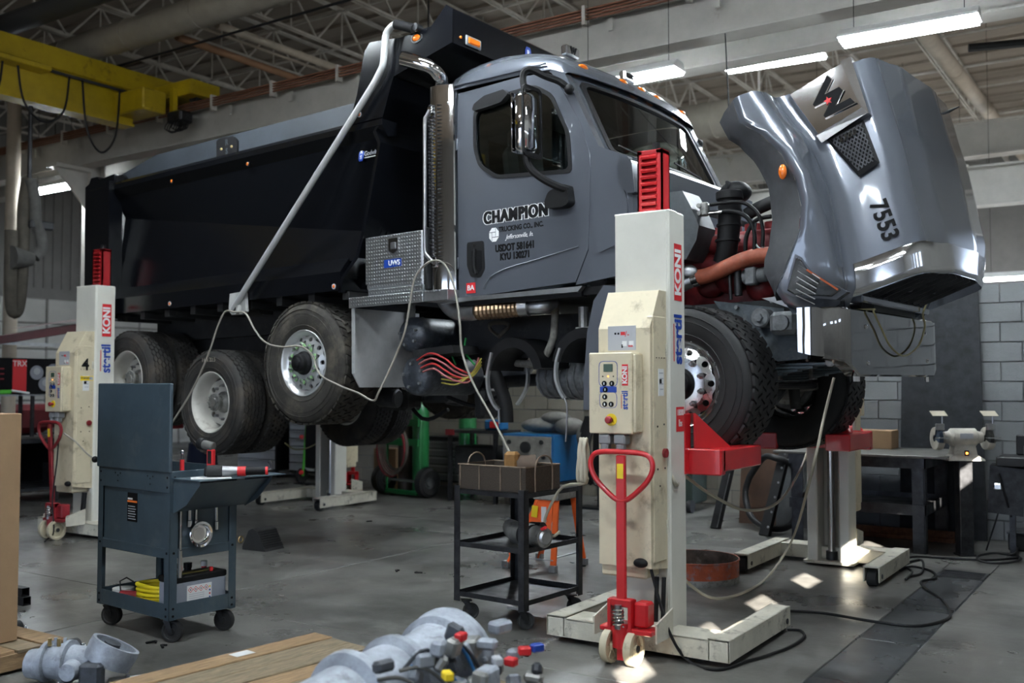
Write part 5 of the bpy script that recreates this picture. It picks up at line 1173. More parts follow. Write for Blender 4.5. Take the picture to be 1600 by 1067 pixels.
def lift_column(name, label, loc, rz, zc, red='red', hand_tilt=0.0, mark=None, side_label=True, gus=True):
    t = thing(name, label, 'vehicle lift', loc, rz, 'mobile lift columns under the truck')
    # base
    m = MB(); m.bb((-.47, -.14, .035), (.47, -.128, .15)); m.bb((-.47, -.14, .138), (.47, .10, .15), .004); m.bb((-.47, .09, .035), (.47, .10, .15)); m.build('base_bar', 'cream_worn', t)
    for s in (-1, 1):
        x0, x1 = sorted((s * .47, s * .60)); w = .012
        m = MB(); m.bb((x0, -.14, .145), (x1, .93, .16), .004); m.bb((x0, -.14, .035), (x0 + w, .93, .16), .003); m.bb((x1 - w, -.14, .035), (x1, .93, .16), .003); m.bb((x0, -.14, .035), (x1, -.128, .16))
        lg = m.build('base_leg', 'cream_worn', t)
        MB().cyl((x0 + .025, .88, .062), (x1 - .025, .88, .062), .062, n=18, b=.008).build('roller', 'matte_dark', lg)
        MB().cyl((x0 - .006, .86, .075), (x1 + .006, .86, .075), .018, n=10).build('axle_bolt', 'dark_steel', lg)
    # mast
    m = MB(); m.bb((-.17, -.004, .03), (.17, .008, 2.655), .003)
    for s in (-1, 1):
        x0, x1 = sorted((s * .095, s * .185)); m.bb((x0, 0, .02), (x1, .23, 2.66), .010)
    m.bb((-.185, 0, 2.645), (.185, .12, 2.66), .003)
    mast = m.build('mast', 'cream_light', t, smooth=30)
    MB().bb((-.22, -.02, .02), (.22, .25, .045), .004).build('mast_foot', 'cream_worn', t)
    MB().cyl((0, .12, .04), (0, .12, zc + .35), .032, n=16).build('piston_rod', 'chrome_soft', t)
    MB().cyl((0, .12, .04), (0, .12, .12), .05, n=16).build('rod_base', 'dark_steel', t)
    # carriage and forks
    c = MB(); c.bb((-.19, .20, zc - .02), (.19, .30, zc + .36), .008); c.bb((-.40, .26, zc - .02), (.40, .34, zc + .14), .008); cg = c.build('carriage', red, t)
    for s in (-1, 1):
        x0, x1 = sorted((s * .20, s * .40))
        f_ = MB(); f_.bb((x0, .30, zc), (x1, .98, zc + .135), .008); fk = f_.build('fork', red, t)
        if not gus: continue
        g_ = MB(); gx = s * .215
        g_.add([(gx, .28, zc + .13), (gx + s * .012, .28, zc + .13), (gx, .28, zc + .36), (gx + s * .012, .28, zc + .36), (gx + s * .10, .62, zc + .135), (gx + s * .112, .62, zc + .135)], [(0, 2, 4), (1, 5, 3), (0, 1, 3, 2), (2, 3, 5, 4), (0, 4, 5, 1)])
        g_.add([(gx - s * .10, .30, zc + .35), (gx, .28, zc + .36), (gx + s * .10, .62, zc + .135), (gx + s * .02, .66, zc + .135)], [(0, 1, 2, 3)])
        g_.build('gusset', red, fk, smooth=0)
    # lock strip above the mast
    m = MB(); m.bb((-.085, .125, 2.60), (-.075, .235, 3.07)); m.bb((.075, .125, 2.60), (.085, .235, 3.07)); m.bb((-.085, .225, 2.60), (.085, .235, 3.07)); m.bb((-.085, .125, 3.04), (.085, .235, 3.07), .004); m.bb((-.085, .125, 2.60), (-.055, .14, 3.07)); m.bb((.045, .125, 2.60), (.085, .14, 3.07)); m.bb((-.08, .16, 2.6), (.08, .17, 3.05))
    ls = m.build('lock_strip', 'red_dim_dirty' if red == 'red_dull' else 'red', t)
    for k in range(9): MB().box((-.005, .125, 2.69 + k * .042), (.11, .03, .022), .004, Matrix.Rotation(.5, 3, 'X')).build('lock_step', 'red_dim_dirty' if red == 'red_dull' else 'red', ls)
    MB().cyl((.02, .18, 3.07), (.02, .18, 3.12), .025, n=10).build('strip_cap', 'black_plastic', ls)
    # housing with sloped top
    hs = MB().prism([(-.005, .50), (-.23, .53), (-.23, 1.93), (-.105, 2.16), (-.005, 2.16)], 'x', -.175, .165)
    house = hs.build('housing', 'cream', t, smooth=20)
    MB().bb((-.178, -.20, .46), (.12, -.02, .54), .01).build('housing_foot', 'cream', t)
    MB().bb((.13, -.20, .56), (.172, -.03, 2.0), .004).build('side_cover', 'cream', house)
    for z in (1.80, .75): MB().cyl((.168, -.02, z - .04), (.168, -.02, z + .04), .008, n=8).build('hinge', 'cream_worn', house)
    MB().ball((.10, -.235, .56), .035, 12, 8, (1.3, 1, .8)).build('knob', 'black_plastic', house)
    MB().bb((-.11, -.2325, 1.80), (.075, -.2305, 1.95) if False else (.075, -.2305, 1.945)).build('instruction_sheet', 'label_grey', house)
    for a, b_, w_, h_, mt in ((-.06, 1.90, .012, .012, 'label_black'), (-.04, 1.90, .012, .012, 'label_black'), (-.01, 1.90, .03, .02, 'label_red'), (.045, 1.90, .02, .025, 'label_grey'), (-.0, 1.84, .03, .03, 'label_white'), (.045, 1.84, .03, .03, 'label_white'), (-.015, 1.825, .01, .02, 'label_black'), (.04, 1.825, .03, .01, 'label_red')):
        MB().box((a, -.233, b_), (w_, .001, h_)).build('sheet_symbol', mt, house)
    txt('sheet_symbol', '/-', .05, 'label_red', house, facing((.018, -.2335, 1.895), (1, 0, 0), (0, 0, 1)))
    # control box
    cb_ = MB().bb((-.185, -.335, 1.31), (.10, -.23, 1.785), .006).build('control_box', 'cream', t)
    MB().bb((.10, -.325, 1.32), (.118, -.232, 1.775), .004).build('box_cover_edge', 'cream', cb_)
    y = -.3358; cx = -.055
    def rr_(z0, z1, hw, r): return round_poly([(cx - hw, z0), (cx + hw, z0), (cx + hw, z1), (cx - hw, z1)], r, 3)
    for z0, z1, hw in ((1.585, 1.735, .062), (1.46, 1.555, .058)):
        o_ = rr_(z0, z1, hw, .03); i_ = [((a - cx) * .95 + cx, (b_ - (z0 + z1) / 2) * .96 + (z0 + z1) / 2) for a, b_ in o_]
        MB().ring(o_, i_, 'y', y - .001, y).build('panel_outline', 'label_blue', cb_)
    MB().box((cx, y, 1.568), (.11, .002, .034)).build('panel_band', 'label_blue', cb_)
    MB().box((cx, y - .001, 1.695), (.06, .004, .045), .001).build('display', 'lcd', cb_)
    for a, b_ in ((-.025, 1.603), (.025, 1.603), (-.018, 1.567), (-.022, 1.525), (-.022, 1.482), (.020, 1.482)):
        MB().cyl((cx + a, y + .001, b_), (cx + a, y - .006, b_), .016, n=14, b=.002).build('button', 'label_black', cb_)
        MB().box((cx + a, y - .0065, b_), (.006, .001, .014)).build('button_mark', 'label_white', cb_)
    for a, b_ in ((-.035, 1.645), (.0, 1.645), (.035, 1.645)): MB().cyl((cx + a, y + .001, b_), (cx + a, y - .003, b_), .004, n=8).build('indicator_lamp', 'led_amber' if a == 0 else 'label_black', cb_)
    es = MB().cyl((cx + .02, y + .001, 1.392), (cx + .02, y - .004, 1.392), .036, n=22).build('stop_disc', 'label_yellow', cb_)
    MB().lathe([(0, .05), (.016, .048), (.022, .04), (.022, .03), (.012, .026), (.012, 0)], (cx + .02, y - .003, 1.392), (0, -1, 0), 18).build('stop_button', pm('stop_red', (.30, .02, .025), .4), es)
    logo(cb_, (.055, y, 1.58), .27, 'y')
    # plugs under the box
    for a in (-.09, .01): MB().box((a, -.29, 1.275), (.075, .08, .06), .01).box((a, -.30, 1.225), (.05, .06, .06), .012).build('plug_socket', pm('plug_grey', (.22, .23, .24), .55), cb_)
    # mast markings
    if side_label:
        logo(mast, (.1862, .125, 2.08), .76, 'x')
        lb = MB().box((.186, .145, 1.385), (.002, .115, .15)).build('capacity_label', 'label_red', mast)
        htext('18000', .052, 'label_white', lb, (.1875, .145, 1.425), 'x', sx=.78, off=.001); htext('lbs', .06, 'label_white', lb, (.1875, .145, 1.36), 'x', sx=.8, off=.001)
        nl = MB().box((.1735, -.10, 1.61), (.002, .075, .16)).build('notice_label', 'label_white', house)
        for k in range(4): MB().box((.175, -.10 + .005 * (k % 2), 1.665 - k * .032), (.001, .055 - .01 * (k % 2), .007)).build('label_line', 'label_grey', nl)
        MB().box((.175, -.11, 1.615), (.001, .03, .03)).build('label_symbol', 'label_black', nl)
        for a, b_ in ((-.15, 1.35), (-.06, 1.36), (-.15, 1.1), (-.05, 1.1), (-.12, 1.0)): MB().cyl((.172, a, b_), (.175, a, b_), .006, n=8).build('vent_hole', 'label_black', house)
        for k in range(4): MB().cyl((.172, -.16 + k * .035, 1.755), (.175, -.16 + k * .035, 1.755), .004, n=6).build('vent_hole', 'label_black', house)
    if mark:
        htext(mark, .17, 'label_black', house, (.1745, -.11, 1.80), 'x', off=.004)
        yl = MB().box((.174, -.09, 1.66), (.002, .15, .05)).build('yellow_tag', 'label_yellow', house); htext('WARNING', .026, 'label_black', yl, (.1758, -.105, 1.66), 'x'); MB().box((.1755, -.04, 1.66), (.001, .04, .035)).build('tag_box', 'label_grey', yl)
    MB().cyl((.165, -.06, 1.19), (.19, -.06, 1.19), .028, n=14).build('switch', 'red_dull', house)
    # hand pump with steering handle and two wheels
    hx, hyy = .045, -.37
    pj = MB(); pj.bb((hx - .075, hyy - .03, .33), (hx + .075, hyy + .03, .375), .006); pj.bb((hx - .075, hyy - .035, .20), (hx - .055, hyy + .035, .37)); pj.bb((hx + .055, hyy - .035, .20), (hx + .075, hyy + .035, .37))
    pj.cyl((hx, hyy, .10), (hx, hyy, .24), .055, n=16); pj.bb((hx - .13, hyy - .03, .185), (hx + .20, hyy + .10, .215), .006); pj.bb((hx + .07, hyy + .0, .22), (hx + .16, hyy + .10, .36), .012); pj.bb((hx - .02, hyy - .025, .03), (hx + .03, hyy + .025, .2))
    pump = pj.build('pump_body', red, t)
    MB().tube([(hx + .032 * math.cos(a), hyy - .045 + .032 * math.sin(a) * .9, .225 + .10 * a / (10 * PI)) for a in [k * PI / 5 for k in range(51)]], .006, 5).build('pump_spring', 'chrome_soft', pump)
    MB().cyl((hx, hyy - .045, .21), (hx, hyy - .045, .345), .02, n=12).build('pump_piston', 'steel', pump)
    R_ = Matrix.Translation((hx, hyy, .36)) @ Matrix.Rotation(hand_tilt, 4, 'X') @ Matrix.Translation((-hx, -hyy, -.36))
    h_ = MB(R_); h_.bb((hx - .03, hyy - .013, .36), (hx + .03, hyy + .013, 1.19), .006)
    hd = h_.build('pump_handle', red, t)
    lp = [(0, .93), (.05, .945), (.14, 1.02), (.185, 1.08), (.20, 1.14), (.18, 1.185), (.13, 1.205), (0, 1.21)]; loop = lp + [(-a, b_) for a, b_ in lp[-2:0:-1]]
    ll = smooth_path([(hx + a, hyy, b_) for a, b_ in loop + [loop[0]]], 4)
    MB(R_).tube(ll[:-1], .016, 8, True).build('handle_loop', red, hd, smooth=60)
    MB(R_).box((hx, hyy - .0145, 1.10), (.04, .001, .085)).build('handle_sticker', 'label_yellow', hd)
    for s in (-1, 1):
        w_ = MB().lathe([(.0, -.02), (.025, -.026), (.03, -.012), (.07, -.008), (.078, -.022), (.098, -.022), (.10, -.015), (.10, .015), (.098, .022), (.078, .022), (.07, .008), (.03, .012), (.025, .026), (0, .02)], (hx + s * .075, hyy, .10), (1, 0, 0), 28)
        wl_ = w_.build('steer_wheel', 'nylon', t)
        MB().cyl((hx + s * .045, hyy, .10), (hx + s * .105, hyy, .10), .02, n=12).build('wheel_hub', 'matte_dark', wl_)
        for k in range(6):
            a = k * PI / 3; MB().bar((hx + s * .075, hyy + .03 * math.cos(a), .10 + .03 * math.sin(a)), (hx + s * .075, hyy + .08 * math.cos(a), .10 + .08 * math.sin(a)), .03, .010).build('wheel_spoke', 'nylon', wl_)
    for s in (-1, 1): MB().add([(hx + s * .20, -.13, .30), (hx + s * .20 + .01, -.13, .30), (hx + s * .20, -.13, .14), (hx + s * .20 + .01, -.13, .14), (hx + s * .20, hyy + .02, .245), (hx + s * .20 + .01, hyy + .02, .245), (hx + s * .20, hyy + .02, .14), (hx + s * .20 + .01, hyy + .02, .14)], [(0, 1, 3, 2), (4, 6, 7, 5), (0, 4, 5, 1), (2, 3, 7, 6), (0, 2, 6, 4), (1, 5, 7, 3)]).build('link_plate', 'cream_worn', t)
    for k, x in enumerate((.13, .175)): MB().cyl((x, -.10, .20), (x, -.08, .46), .014, n=8).build('gas_spring', 'black', t)
    return t
lc1 = lift_column('vehicle_lift', 'cream lift column nearest the viewer, bright red steering handle, under front wheel', (-2.70, 5.52, 0), 0, 1.06)
lc4 = lift_column('vehicle_lift', 'dirty cream lift column marked 4 behind the tool cart, red handle coloured darker for dim light and dirt', (-9.73, 6.39, 0), 0, 1.10, 'red_dull', 0.06, '4', gus=False)  # darker red puts this column's dim light and dirt into the paint
lc2 = lift_column('vehicle_lift', 'cream lift column with chrome rod under far front wheel, before the workbench', (-2.55, 9.12, 0), PI, 1.06)
lc3 = lift_column('vehicle_lift', 'cream lift column with chrome rod under far rear wheels, left of green cylinder cart', (-9.58, 10.12, 0), PI, 1.22)
# ================================================================== THINGS ON THE WORK FLOOR
def rot(o, deg): o.rotation_euler.z = math.radians(deg); return o
def caster(parent, x, y, r=.062, w=.036, mat='rubber_clean', ang=0.0, zt=None):
    zt = zt or r * 2 + .03
    M = Matrix.Translation((x, y, 0)) @ Matrix.Rotation(ang, 4, 'Z')
    f = MB(M); f.bb((-.035, -.03, zt - .008), (.035, .03, zt)); f.cyl((0, 0, zt - .02), (0, 0, zt - .004), .026, n=12)
    for s in (-1, 1): f.add([(-.022, s * (w / 2 + .006), zt - .015), (.022, s * (w / 2 + .006), zt - .015), (.045, s * (w / 2 + .006), r - .012), (.022, s * (w / 2 + .006), r - .012)] + [(-.022, s * (w / 2 + .009), zt - .015), (.022, s * (w / 2 + .009), zt - .015), (.045, s * (w / 2 + .009), r - .012), (.022, s * (w / 2 + .009), r - .012)], [(0, 1, 2, 3), (4, 7, 6, 5), (0, 4, 5, 1), (1, 5, 6, 2), (2, 6, 7, 3), (3, 7, 4, 0)])
    c = f.build('caster', 'dark_steel', parent)
    MB(M).lathe([(0, -w / 2), (r * .3, -w / 2), (r * .35, -w / 2 + .004), (r * .7, -w / 2 + .004), (r * .78, -w / 2), (r * .95, -w / 2), (r, -w / 2 + .006), (r, w / 2 - .006), (r * .95, w / 2), (r * .78, w / 2), (r * .7, w / 2 - .004), (r * .35, w / 2 - .004), (r * .3, w / 2), (0, w / 2)], (.03, 0, r), (0, 1, 0), 22).build('caster_wheel', mat, c)
    return c
# ---- slate tool cart -------------------------------------------------
CW, CD = .84, .49          # local: x 0..-CW along the long side, y 0..CD; near corner at origin
tc = thing('tool_cart', 'slate blue steel tool cart with raised lid and folding side tray', 'cart', (-5.165, 3.985, 0), math.radians(-5))
def cpost(x, y, sx, sy): return MB().bb((x, y, .145), (x + sx * .055, y + sy * .004, 1.06)).bb((x, y, .145), (x + sx * .004, y + sy * .055, 1.06)).build('corner_post', 'slate', tc)
for x, sx in ((0, -1), (-CW, 1)):
    for y, sy in ((0, 1), (CD, -1)):
        p_ = cpost(x, y, sx, sy)
        for z in (.17, .215, .555, .96, 1.02):
            MB().cyl((x + sx * .03, y - sy * .003, z), (x + sx * .03, y + sy * .001, z), .008, n=8).build('rivet', 'label_black', p_); MB().cyl((x - sx * .003, y + sy * .03, z), (x + sx * .001, y + sy * .03, z), .008, n=8).build('rivet', 'label_black', p_)
m = MB(); m.bb((-CW + .004, .003, .15), (-.004, .007, .245)); m.bb((-CW + .004, CD - .007, .15), (-.004, CD - .003, .245)); m.bb((-.007, .004, .15), (-.003, CD - .004, .245)); m.bb((-CW + .003, .004, .15), (-CW + .007, CD - .004, .245)); m.bb((-CW, 0, .15), (0, CD, .156)); m.build('bottom_tray', 'slate', tc)
m = MB(); m.bb((-CW + .004, .002, .52), (-.004, .030, .58), .003); m.bb((-.030, .004, .52), (-.002, CD - .004, .58), .003); m.bb((-CW + .002, .004, .52), (-CW + .03, CD - .004, .58), .003); m.bb((-CW + .004, CD - .03, .52), (-.004, CD - .002, .58), .003); m.bb((-CW, 0, .57), (0, CD, .576)); m.build('middle_shelf', 'slate', tc)
MB().bb((-CW + .055, .012, .575), (-.055, .020, .935)).build('side_panel', 'slate', tc)
MB().bb((-.018, .055, .575), (-.010, CD - .055, 1.0)).build('peg_panel', 'slate', tc)
MB().bb((-CW + .01, .055, .575), (-CW + .018, CD - .055, 1.0)).build('end_panel', 'slate', tc)
MB().bb((-CW + .05, CD - .018, .575), (-.05, CD - .01, 1.0)).build('back_panel', 'slate', tc)
m = MB(); m.bb((-CW + .004, -.002, .925), (-.004, .012, 1.06), .003); m.bb((-.012, .004, .925), (.002, CD, 1.06), .003); m.bb((-CW, CD - .012, .925), (0, CD, 1.06)); m.bb((-CW, 0, .925), (-CW + .012, CD, 1.06)); m.bb((-CW, 0, .95), (0, CD, .956)); tr = m.build('top_tray', 'slate', tc)
for cx in (-.60, -.22):
    for a, b_ in ((-.03, .03), (.0, .015), (.03, .03), (.0, -.02)): MB().cyl((cx + a, -.004, .99 + b_), (cx + a, -.001, .99 + b_), .005, n=6).build('peg_hole', 'label_black', tr)
lid = MB().bb((-CW - .01, -.012, 1.05), (.005, .012, 1.605), .006).build('lid', 'slate', tc)
MB().bb((-CW - .008, .010, 1.06), (.003, .035, 1.60), .003) if False else None
MB().ball((-CW - .035, -.01, 1.095), .022, 10, 8).build('lid_knob', 'black_plastic', tc)
lb = MB().bb((-.50, .0095, .715), (-.385, .0118, .90)).build('product_label', 'label_black', tc)
MB().bb((-.50, .0085, .838), (-.385, .0097, .85)).build('label_stripe', pm('stripe_orange', (.75, .16, .02), .5), lb); MB().bb((-.495, .0085, .855), (-.44, .0097, .866)).build('label_stripe', 'label_white', lb)
for k in range(6): MB().bb((-.49, .0088, .73 + k * .016), (-.40 - .01 * (k % 2), .0097, .735 + k * .016)).build('label_line', 'label_grey', lb)
MB().bb((-CW - .10, .06, .50), (-CW, CD - .06, .58), .006).build('rear_handle', 'slate', tc)
# folding tray on the right
m = MB(); m.bb((0, .01, 1.012), (.30, CD + .16, 1.020), .002); m.bb((0, .01, .985), (.008, CD + .16, 1.02)); ft = m.build('side_tray', 'slate', tc)
for y in (.02, CD + .06):
    MB().add([(.003, y, 1.01), (.28, y, 1.01), (.28, y, .99), (.14, y, .86), (.003, y, .80), (.003, y + .004, 1.01), (.28, y + .004, 1.01), (.28, y + .004, .99), (.14, y + .004, .86), (.003, y + .004, .80)], [(0, 1, 2, 3, 4), (9, 8, 7, 6, 5), (0, 5, 6, 1), (1, 6, 7, 2), (2, 7, 8, 3), (3, 8, 9, 4)]).build('tray_bracket', 'slate', ft, smooth=0)
MB().add([(.012, .03, .81), (.26, .03, 1.0), (.26, CD + .06, 1.0), (.012, CD + .06, .81)], [(0, 1, 2, 3)]).build('tray_brace', 'slate', ft, smooth=0)
for (x, y, a) in ((-.06, .05, .5), (-.06, CD - .06, .4), (-CW + .07, .05, .6), (-CW + .07, CD - .06, .3)): caster(tc, x - .02, y, .068, .04, 'rubber_clean', a, .150)
TCM = Matrix.Translation((-5.165, 3.985, 0)) @ Matrix.Rotation(math.radians(-5), 4, 'Z')
def on_cart(x, y, z): return tuple(TCM @ V((x, y, z)))
CR = math.radians(-5)
# wrenches and the parts dish on the peg panel
def wrench(y, z0, z1, r, label, name='ratchet_wrench'):
    t = thing(name, label, 'wrench', on_cart(.0, y, 0), CR, 'chrome hand tools on the cart peg panel')
    m = MB().cyl((0, 0, z0), (0, 0, z1), r, n=10)
    m.build('shaft', 'chrome_soft', t); MB().cyl((0, 0, z0), (0, 0, z0 + (z1 - z0) * .32), r * 1.55, n=10, b=.003).build('grip', 'chrome_soft', t)
    MB().box((0, 0, z1 + .012), (r * 2.6, r * 3, .03), .005).build('drive_head', 'steel', t); return t
wrench(.075, .40, .93, .009, 'long chrome breaker bar hanging at the left of the tool cart side', 'breaker_bar'); wrench(.135, .705, .84, .012, 'short thick chrome ratchet hanging above the parts dish'); wrench(.185, .70, .84, .009, 'slim chrome extension bar hanging right above the parts dish', 'extension_bar'); wrench(.335, .665, .84, .010, 'chrome ratchet hanging alone at the right of the tool cart side')
t = thing('magnetic_dish', 'round chrome magnetic parts dish on the tool cart side', 'dish', on_cart(.0, .205, .655), CR)
MB().lathe([(0, .006), (.055, .006), (.062, .012), (.068, .030), (.080, .034), (.082, .030), (.072, .0), (0, 0)], (0, 0, 0), (1, 0, 0), 30).build('bowl', 'chrome', t); MB().cyl((.004, 0, 0), (.009, 0, 0), .04, n=24).build('bowl_centre', 'chrome_soft', t)
# flashlight, grinder and paper on the tray
p0 = V(on_cart(.10, .22, 1.0215)); t = thing('work_flashlight', 'red and grey cordless pistol flashlight standing on the cart tray', 'flashlight', tuple(p0), .2)
MB().bb((-.035, -.03, 0), (.035, .03, .055), .008).build('battery_foot', 'black_plastic', t); MB().bb((-.022, -.02, .05), (.024, .02, .17), .008).build('handle', 'label_red', t); MB().bb((-.012, -.021, .08), (.018, -.019, .16), .001).build('grip_strip', 'black_plastic', t)
MB().cyl((.02, 0, .185), (-.06, 0, .200), .028, n=16, b=.004).build('lamp_body', 'hose_grey', t); MB().lathe([(.03, 0), (.036, .005), (.036, .035), (.030, .04)], (-.055, 0, .199), (-1, 0, .15), 18).build('lamp_bezel', 'black_plastic', t); MB().cyl((-.085, 0, .203), (-.092, 0, .204), .028, n=18).build('lamp_lens', 'chrome_soft', t)
p0 = V(on_cart(.22, .26, 1.0215)); t = thing('die_grinder', 'red and black air die grinder lying on the cart tray', 'tool', tuple(p0), math.radians(42))
MB().cyl((-.13, 0, .038), (-.03, 0, .038), .036, n=16, b=.008).build('gear_head', 'matte_dark', t); MB().cyl((-.03, 0, .036), (.06, 0, .036), .034, .028, 16).build('motor_body', 'alu_dull', t); MB().cyl((.06, 0, .034), (.11, 0, .034), .031, n=16).build('collar', 'label_red', t); MB().cyl((.11, 0, .034), (.23, 0, .036), .026, .024, 16).build('grip', 'black_plastic', t); MB().cyl((.23, 0, .036), (.245, 0, .036), .027, n=14).build('end_ring', 'label_red', t); MB().tube([(.24, 0, .036), (.27, 0, .045), (.265, 0, .075), (.25, 0, .095)], .010, 8).build('air_fitting', 'dark_steel', t)
o = MB().box((0, 0, .001), (.24, .16, .002)).build('paper_sheet', 'paper', None, loc=on_cart(.19, .16, 1.0205), rot=(0, 0, .9), label='white paper sheet lying on the cart tray under the grinder', cat='paper')
# screwdriver rack inside the top tray
t = thing('air_chuck', 'small red handled air chuck standing in the cart top tray', 'tool', on_cart(-.03, .10, .957), CR); MB().cyl((0, 0, 0), (0, 0, .17), .014, n=10).build('handle', 'label_red', t); MB().cyl((0, 0, .17), (0, 0, .215), .008, n=8).ball((0, 0, .215), .014, 8, 6).build('tip', 'chrome_soft', t)
# battery, cord, bottles on the bottom shelf
t = thing('truck_battery', 'grey truck battery with black top and hazard label on cart bottom shelf', 'battery', on_cart(-.12, .25, .157), CR)
MB().bb((-.085, -.19, 0), (.085, .19, .20), .006).build('case', 'battery', t); MB().bb((-.088, -.195, .20), (.088, .195, .238), .006).build('cover', 'black_plastic', t); MB().bb((-.03, -.17, .236), (.02, .15, .243)).build('cell_caps', pm('cap_olive', (.16, .13, .03), .5), t)
MB().cyl((.05, .10, .236), (.05, .10, .265), .012, n=10).build('terminal', 'label_red', t)
lb = MB().bb((.0855, -.10, .055), (.0868, .08, .175)).build('hazard_label', 'label_white', t)
for k in range(4):
    y = -.075 + k * .038; M_ = Matrix.Translation((.0875, y, .148)) @ Matrix.Rotation(PI / 4, 4, 'X'); MB(M_).ring([(-.013, -.013), (.013, -.013), (.013, .013), (-.013, .013)], [(-.0105, -.0105), (.0105, -.0105), (.0105, .0105), (-.0105, .0105)], 'x', -.0005, .0005).build('hazard_diamond', 'label_red', lb)
    MB().box((.0875, y, .148), (.001, .006, .008)).build('hazard_mark', 'label_black', lb)
for k in range(5): MB().box((.0873, -.03, .12 - k * .013), (.001, .11, .003)).build('label_line', 'label_grey', lb)
for k, c in enumerate(('label_yellow', 'label_blue', 'label_red', 'label_blue')): MB().cyl((.0868, .066, .15 - k * .022), (.0876, .066, .15 - k * .022), .006, n=8).build('label_dot', c, lb)
t = thing('coiled_extension_cord', 'coiled bright yellow extension cord on the cart bottom shelf', 'cord', on_cart(-.35, .13, .157), CR)
for k in range(6): MB().tube([(.16 * math.cos(a) + .01 * math.sin(3 * a + k), .085 * math.sin(a), .018 + k * .026 + .004 * math.sin(a * 2 + k)) for a in [2 * PI * j / 26 for j in range(26)]], .0135, 8, True).build('coil', pm('cord_yellow', (.75, .60, .02), .5), t)
MB().cyl((.12, -.10, .02), (.19, -.07, .03), .02, n=10).build('plug', 'black_plastic', t)
def bottle(x, y, z, r, h, mat, label, cap='black_plastic'):
    t = thing('bottle', label, 'bottle', on_cart(x, y, z), CR); MB().lathe([(0, 0), (r, 0), (r, h * .7), (r * .45, h * .82), (r * .4, h * .9), (0, h * .9)], (0, 0, 0), (0, 0, 1), 16).build('body', mat, t); MB().cyl((0, 0, h * .88), (0, 0, h), r * .5, n=12).build('cap', cap, t)
bottle(-.46, .33, .157, .05, .24, pm('brown_glass', (.16, .06, .015), .2), 'brown bottle at the back of the cart bottom shelf'); bottle(-.33, .35, .157, .055, .26, 'black_plastic', 'black bottle at the back of the cart bottom shelf'); bottle(-.22, .40, .157, .04, .28, 'label_red', 'red bottle between the black bottle and the battery', 'label_white')
t = thing('grease_tub', 'round white tub at the left end of the cart bottom shelf', 'tub', on_cart(-.72, .12, .157), CR); MB().cyl((0, 0, 0), (0, 0, .06), .065, n=20).build('body', pm('teal', (.02, .22, .20), .5), t); MB().cyl((0, 0, .06), (0, 0, .085), .07, n=20).build('lid', 'label_white', t)
t = thing('inspection_lamp', 'dark red trouble lamp lying beside the yellow cord', 'lamp', on_cart(-.58, .10, .157), CR + .5); MB().cyl((-.08, 0, .05), (.06, 0, .05), .035, n=12).build('guard', 'red_dull', t); MB().cyl((.06, 0, .05), (.16, 0, .09), .018, n=10).build('grip', 'black_plastic', t); MB().tube([(-.08, 0, .06), (-.10, .02, .14), (-.04, .0, .17), (.02, -.02, .15)], .005, 6).build('hook', 'dark_steel', t)
t = thing('socket_light', 'black flashlight lying at front of the cart bottom shelf', 'flashlight', on_cart(-.17, .05, .157), CR + .1); MB().cyl((-.09, 0, .035), (.03, 0, .035), .032, n=14).build('barrel', 'black_plastic', t); MB().lathe([(.032, 0), (.042, .02), (.042, .06), (.036, .062), (0, .05)], (.03, 0, .042), (1, 0, 0), 16).build('head', 'alu_dull', t)
# ---- black three-tier cart ---------------------------------------------
BW, BD = .60, .68
bc = thing('shop_cart', 'black welded steel three tier cart with angle iron posts', 'cart', (-3.515, 5.455, 0), math.radians(-4))
BM = Matrix.Translation((-3.515, 5.455, 0)) @ Matrix.Rotation(math.radians(-4), 4, 'Z'); BR = math.radians(-4)
def on_b(x, y, z): return tuple(BM @ V((x, y, z)))
for x, sx in ((0, -1), (-BW, 1)):
    for y, sy in ((0, 1), (BD, -1)): MB().bb((x, y, .13), (x + sx * .05, y + sy * .006, .91)).bb((x, y, .13), (x + sx * .006, y + sy * .05, .91)).build('angle_post', 'dark_steel', bc)
for z in (.165, .50, .885):
    m = MB(); top = z > .8; d = -1 if top else 1
    m.bb((-BW + .006, .006, z - .003), (-.006, BD - .006, z))
    for a in (((-BW + .006, .006), (-.006, .011)), ((-BW + .006, BD - .011), (-.006, BD - .006)), ((-.011, .006), (-.006, BD - .006)), ((-BW + .006, .006), (-BW + .011, BD - .006))): m.bb((a[0][0], a[0][1], min(z, z + d * .03)), (a[1][0], a[1][1], max(z, z + d * .03)))
    m.build('shelf', 'dark_steel', bc)
MB().bb((-.14, -.004, .135), (-.05, .004, .155), .002).build('shelf_tab', 'alu_dull', bc)
for (x, y, a) in ((-.06, .05, .9), (-.06, BD - .06, 1.1), (-BW + .07, .05, .8), (-BW + .07, BD - .06, .6)): caster(bc, x, y, .056, .034, 'matte_dark', a, .135)
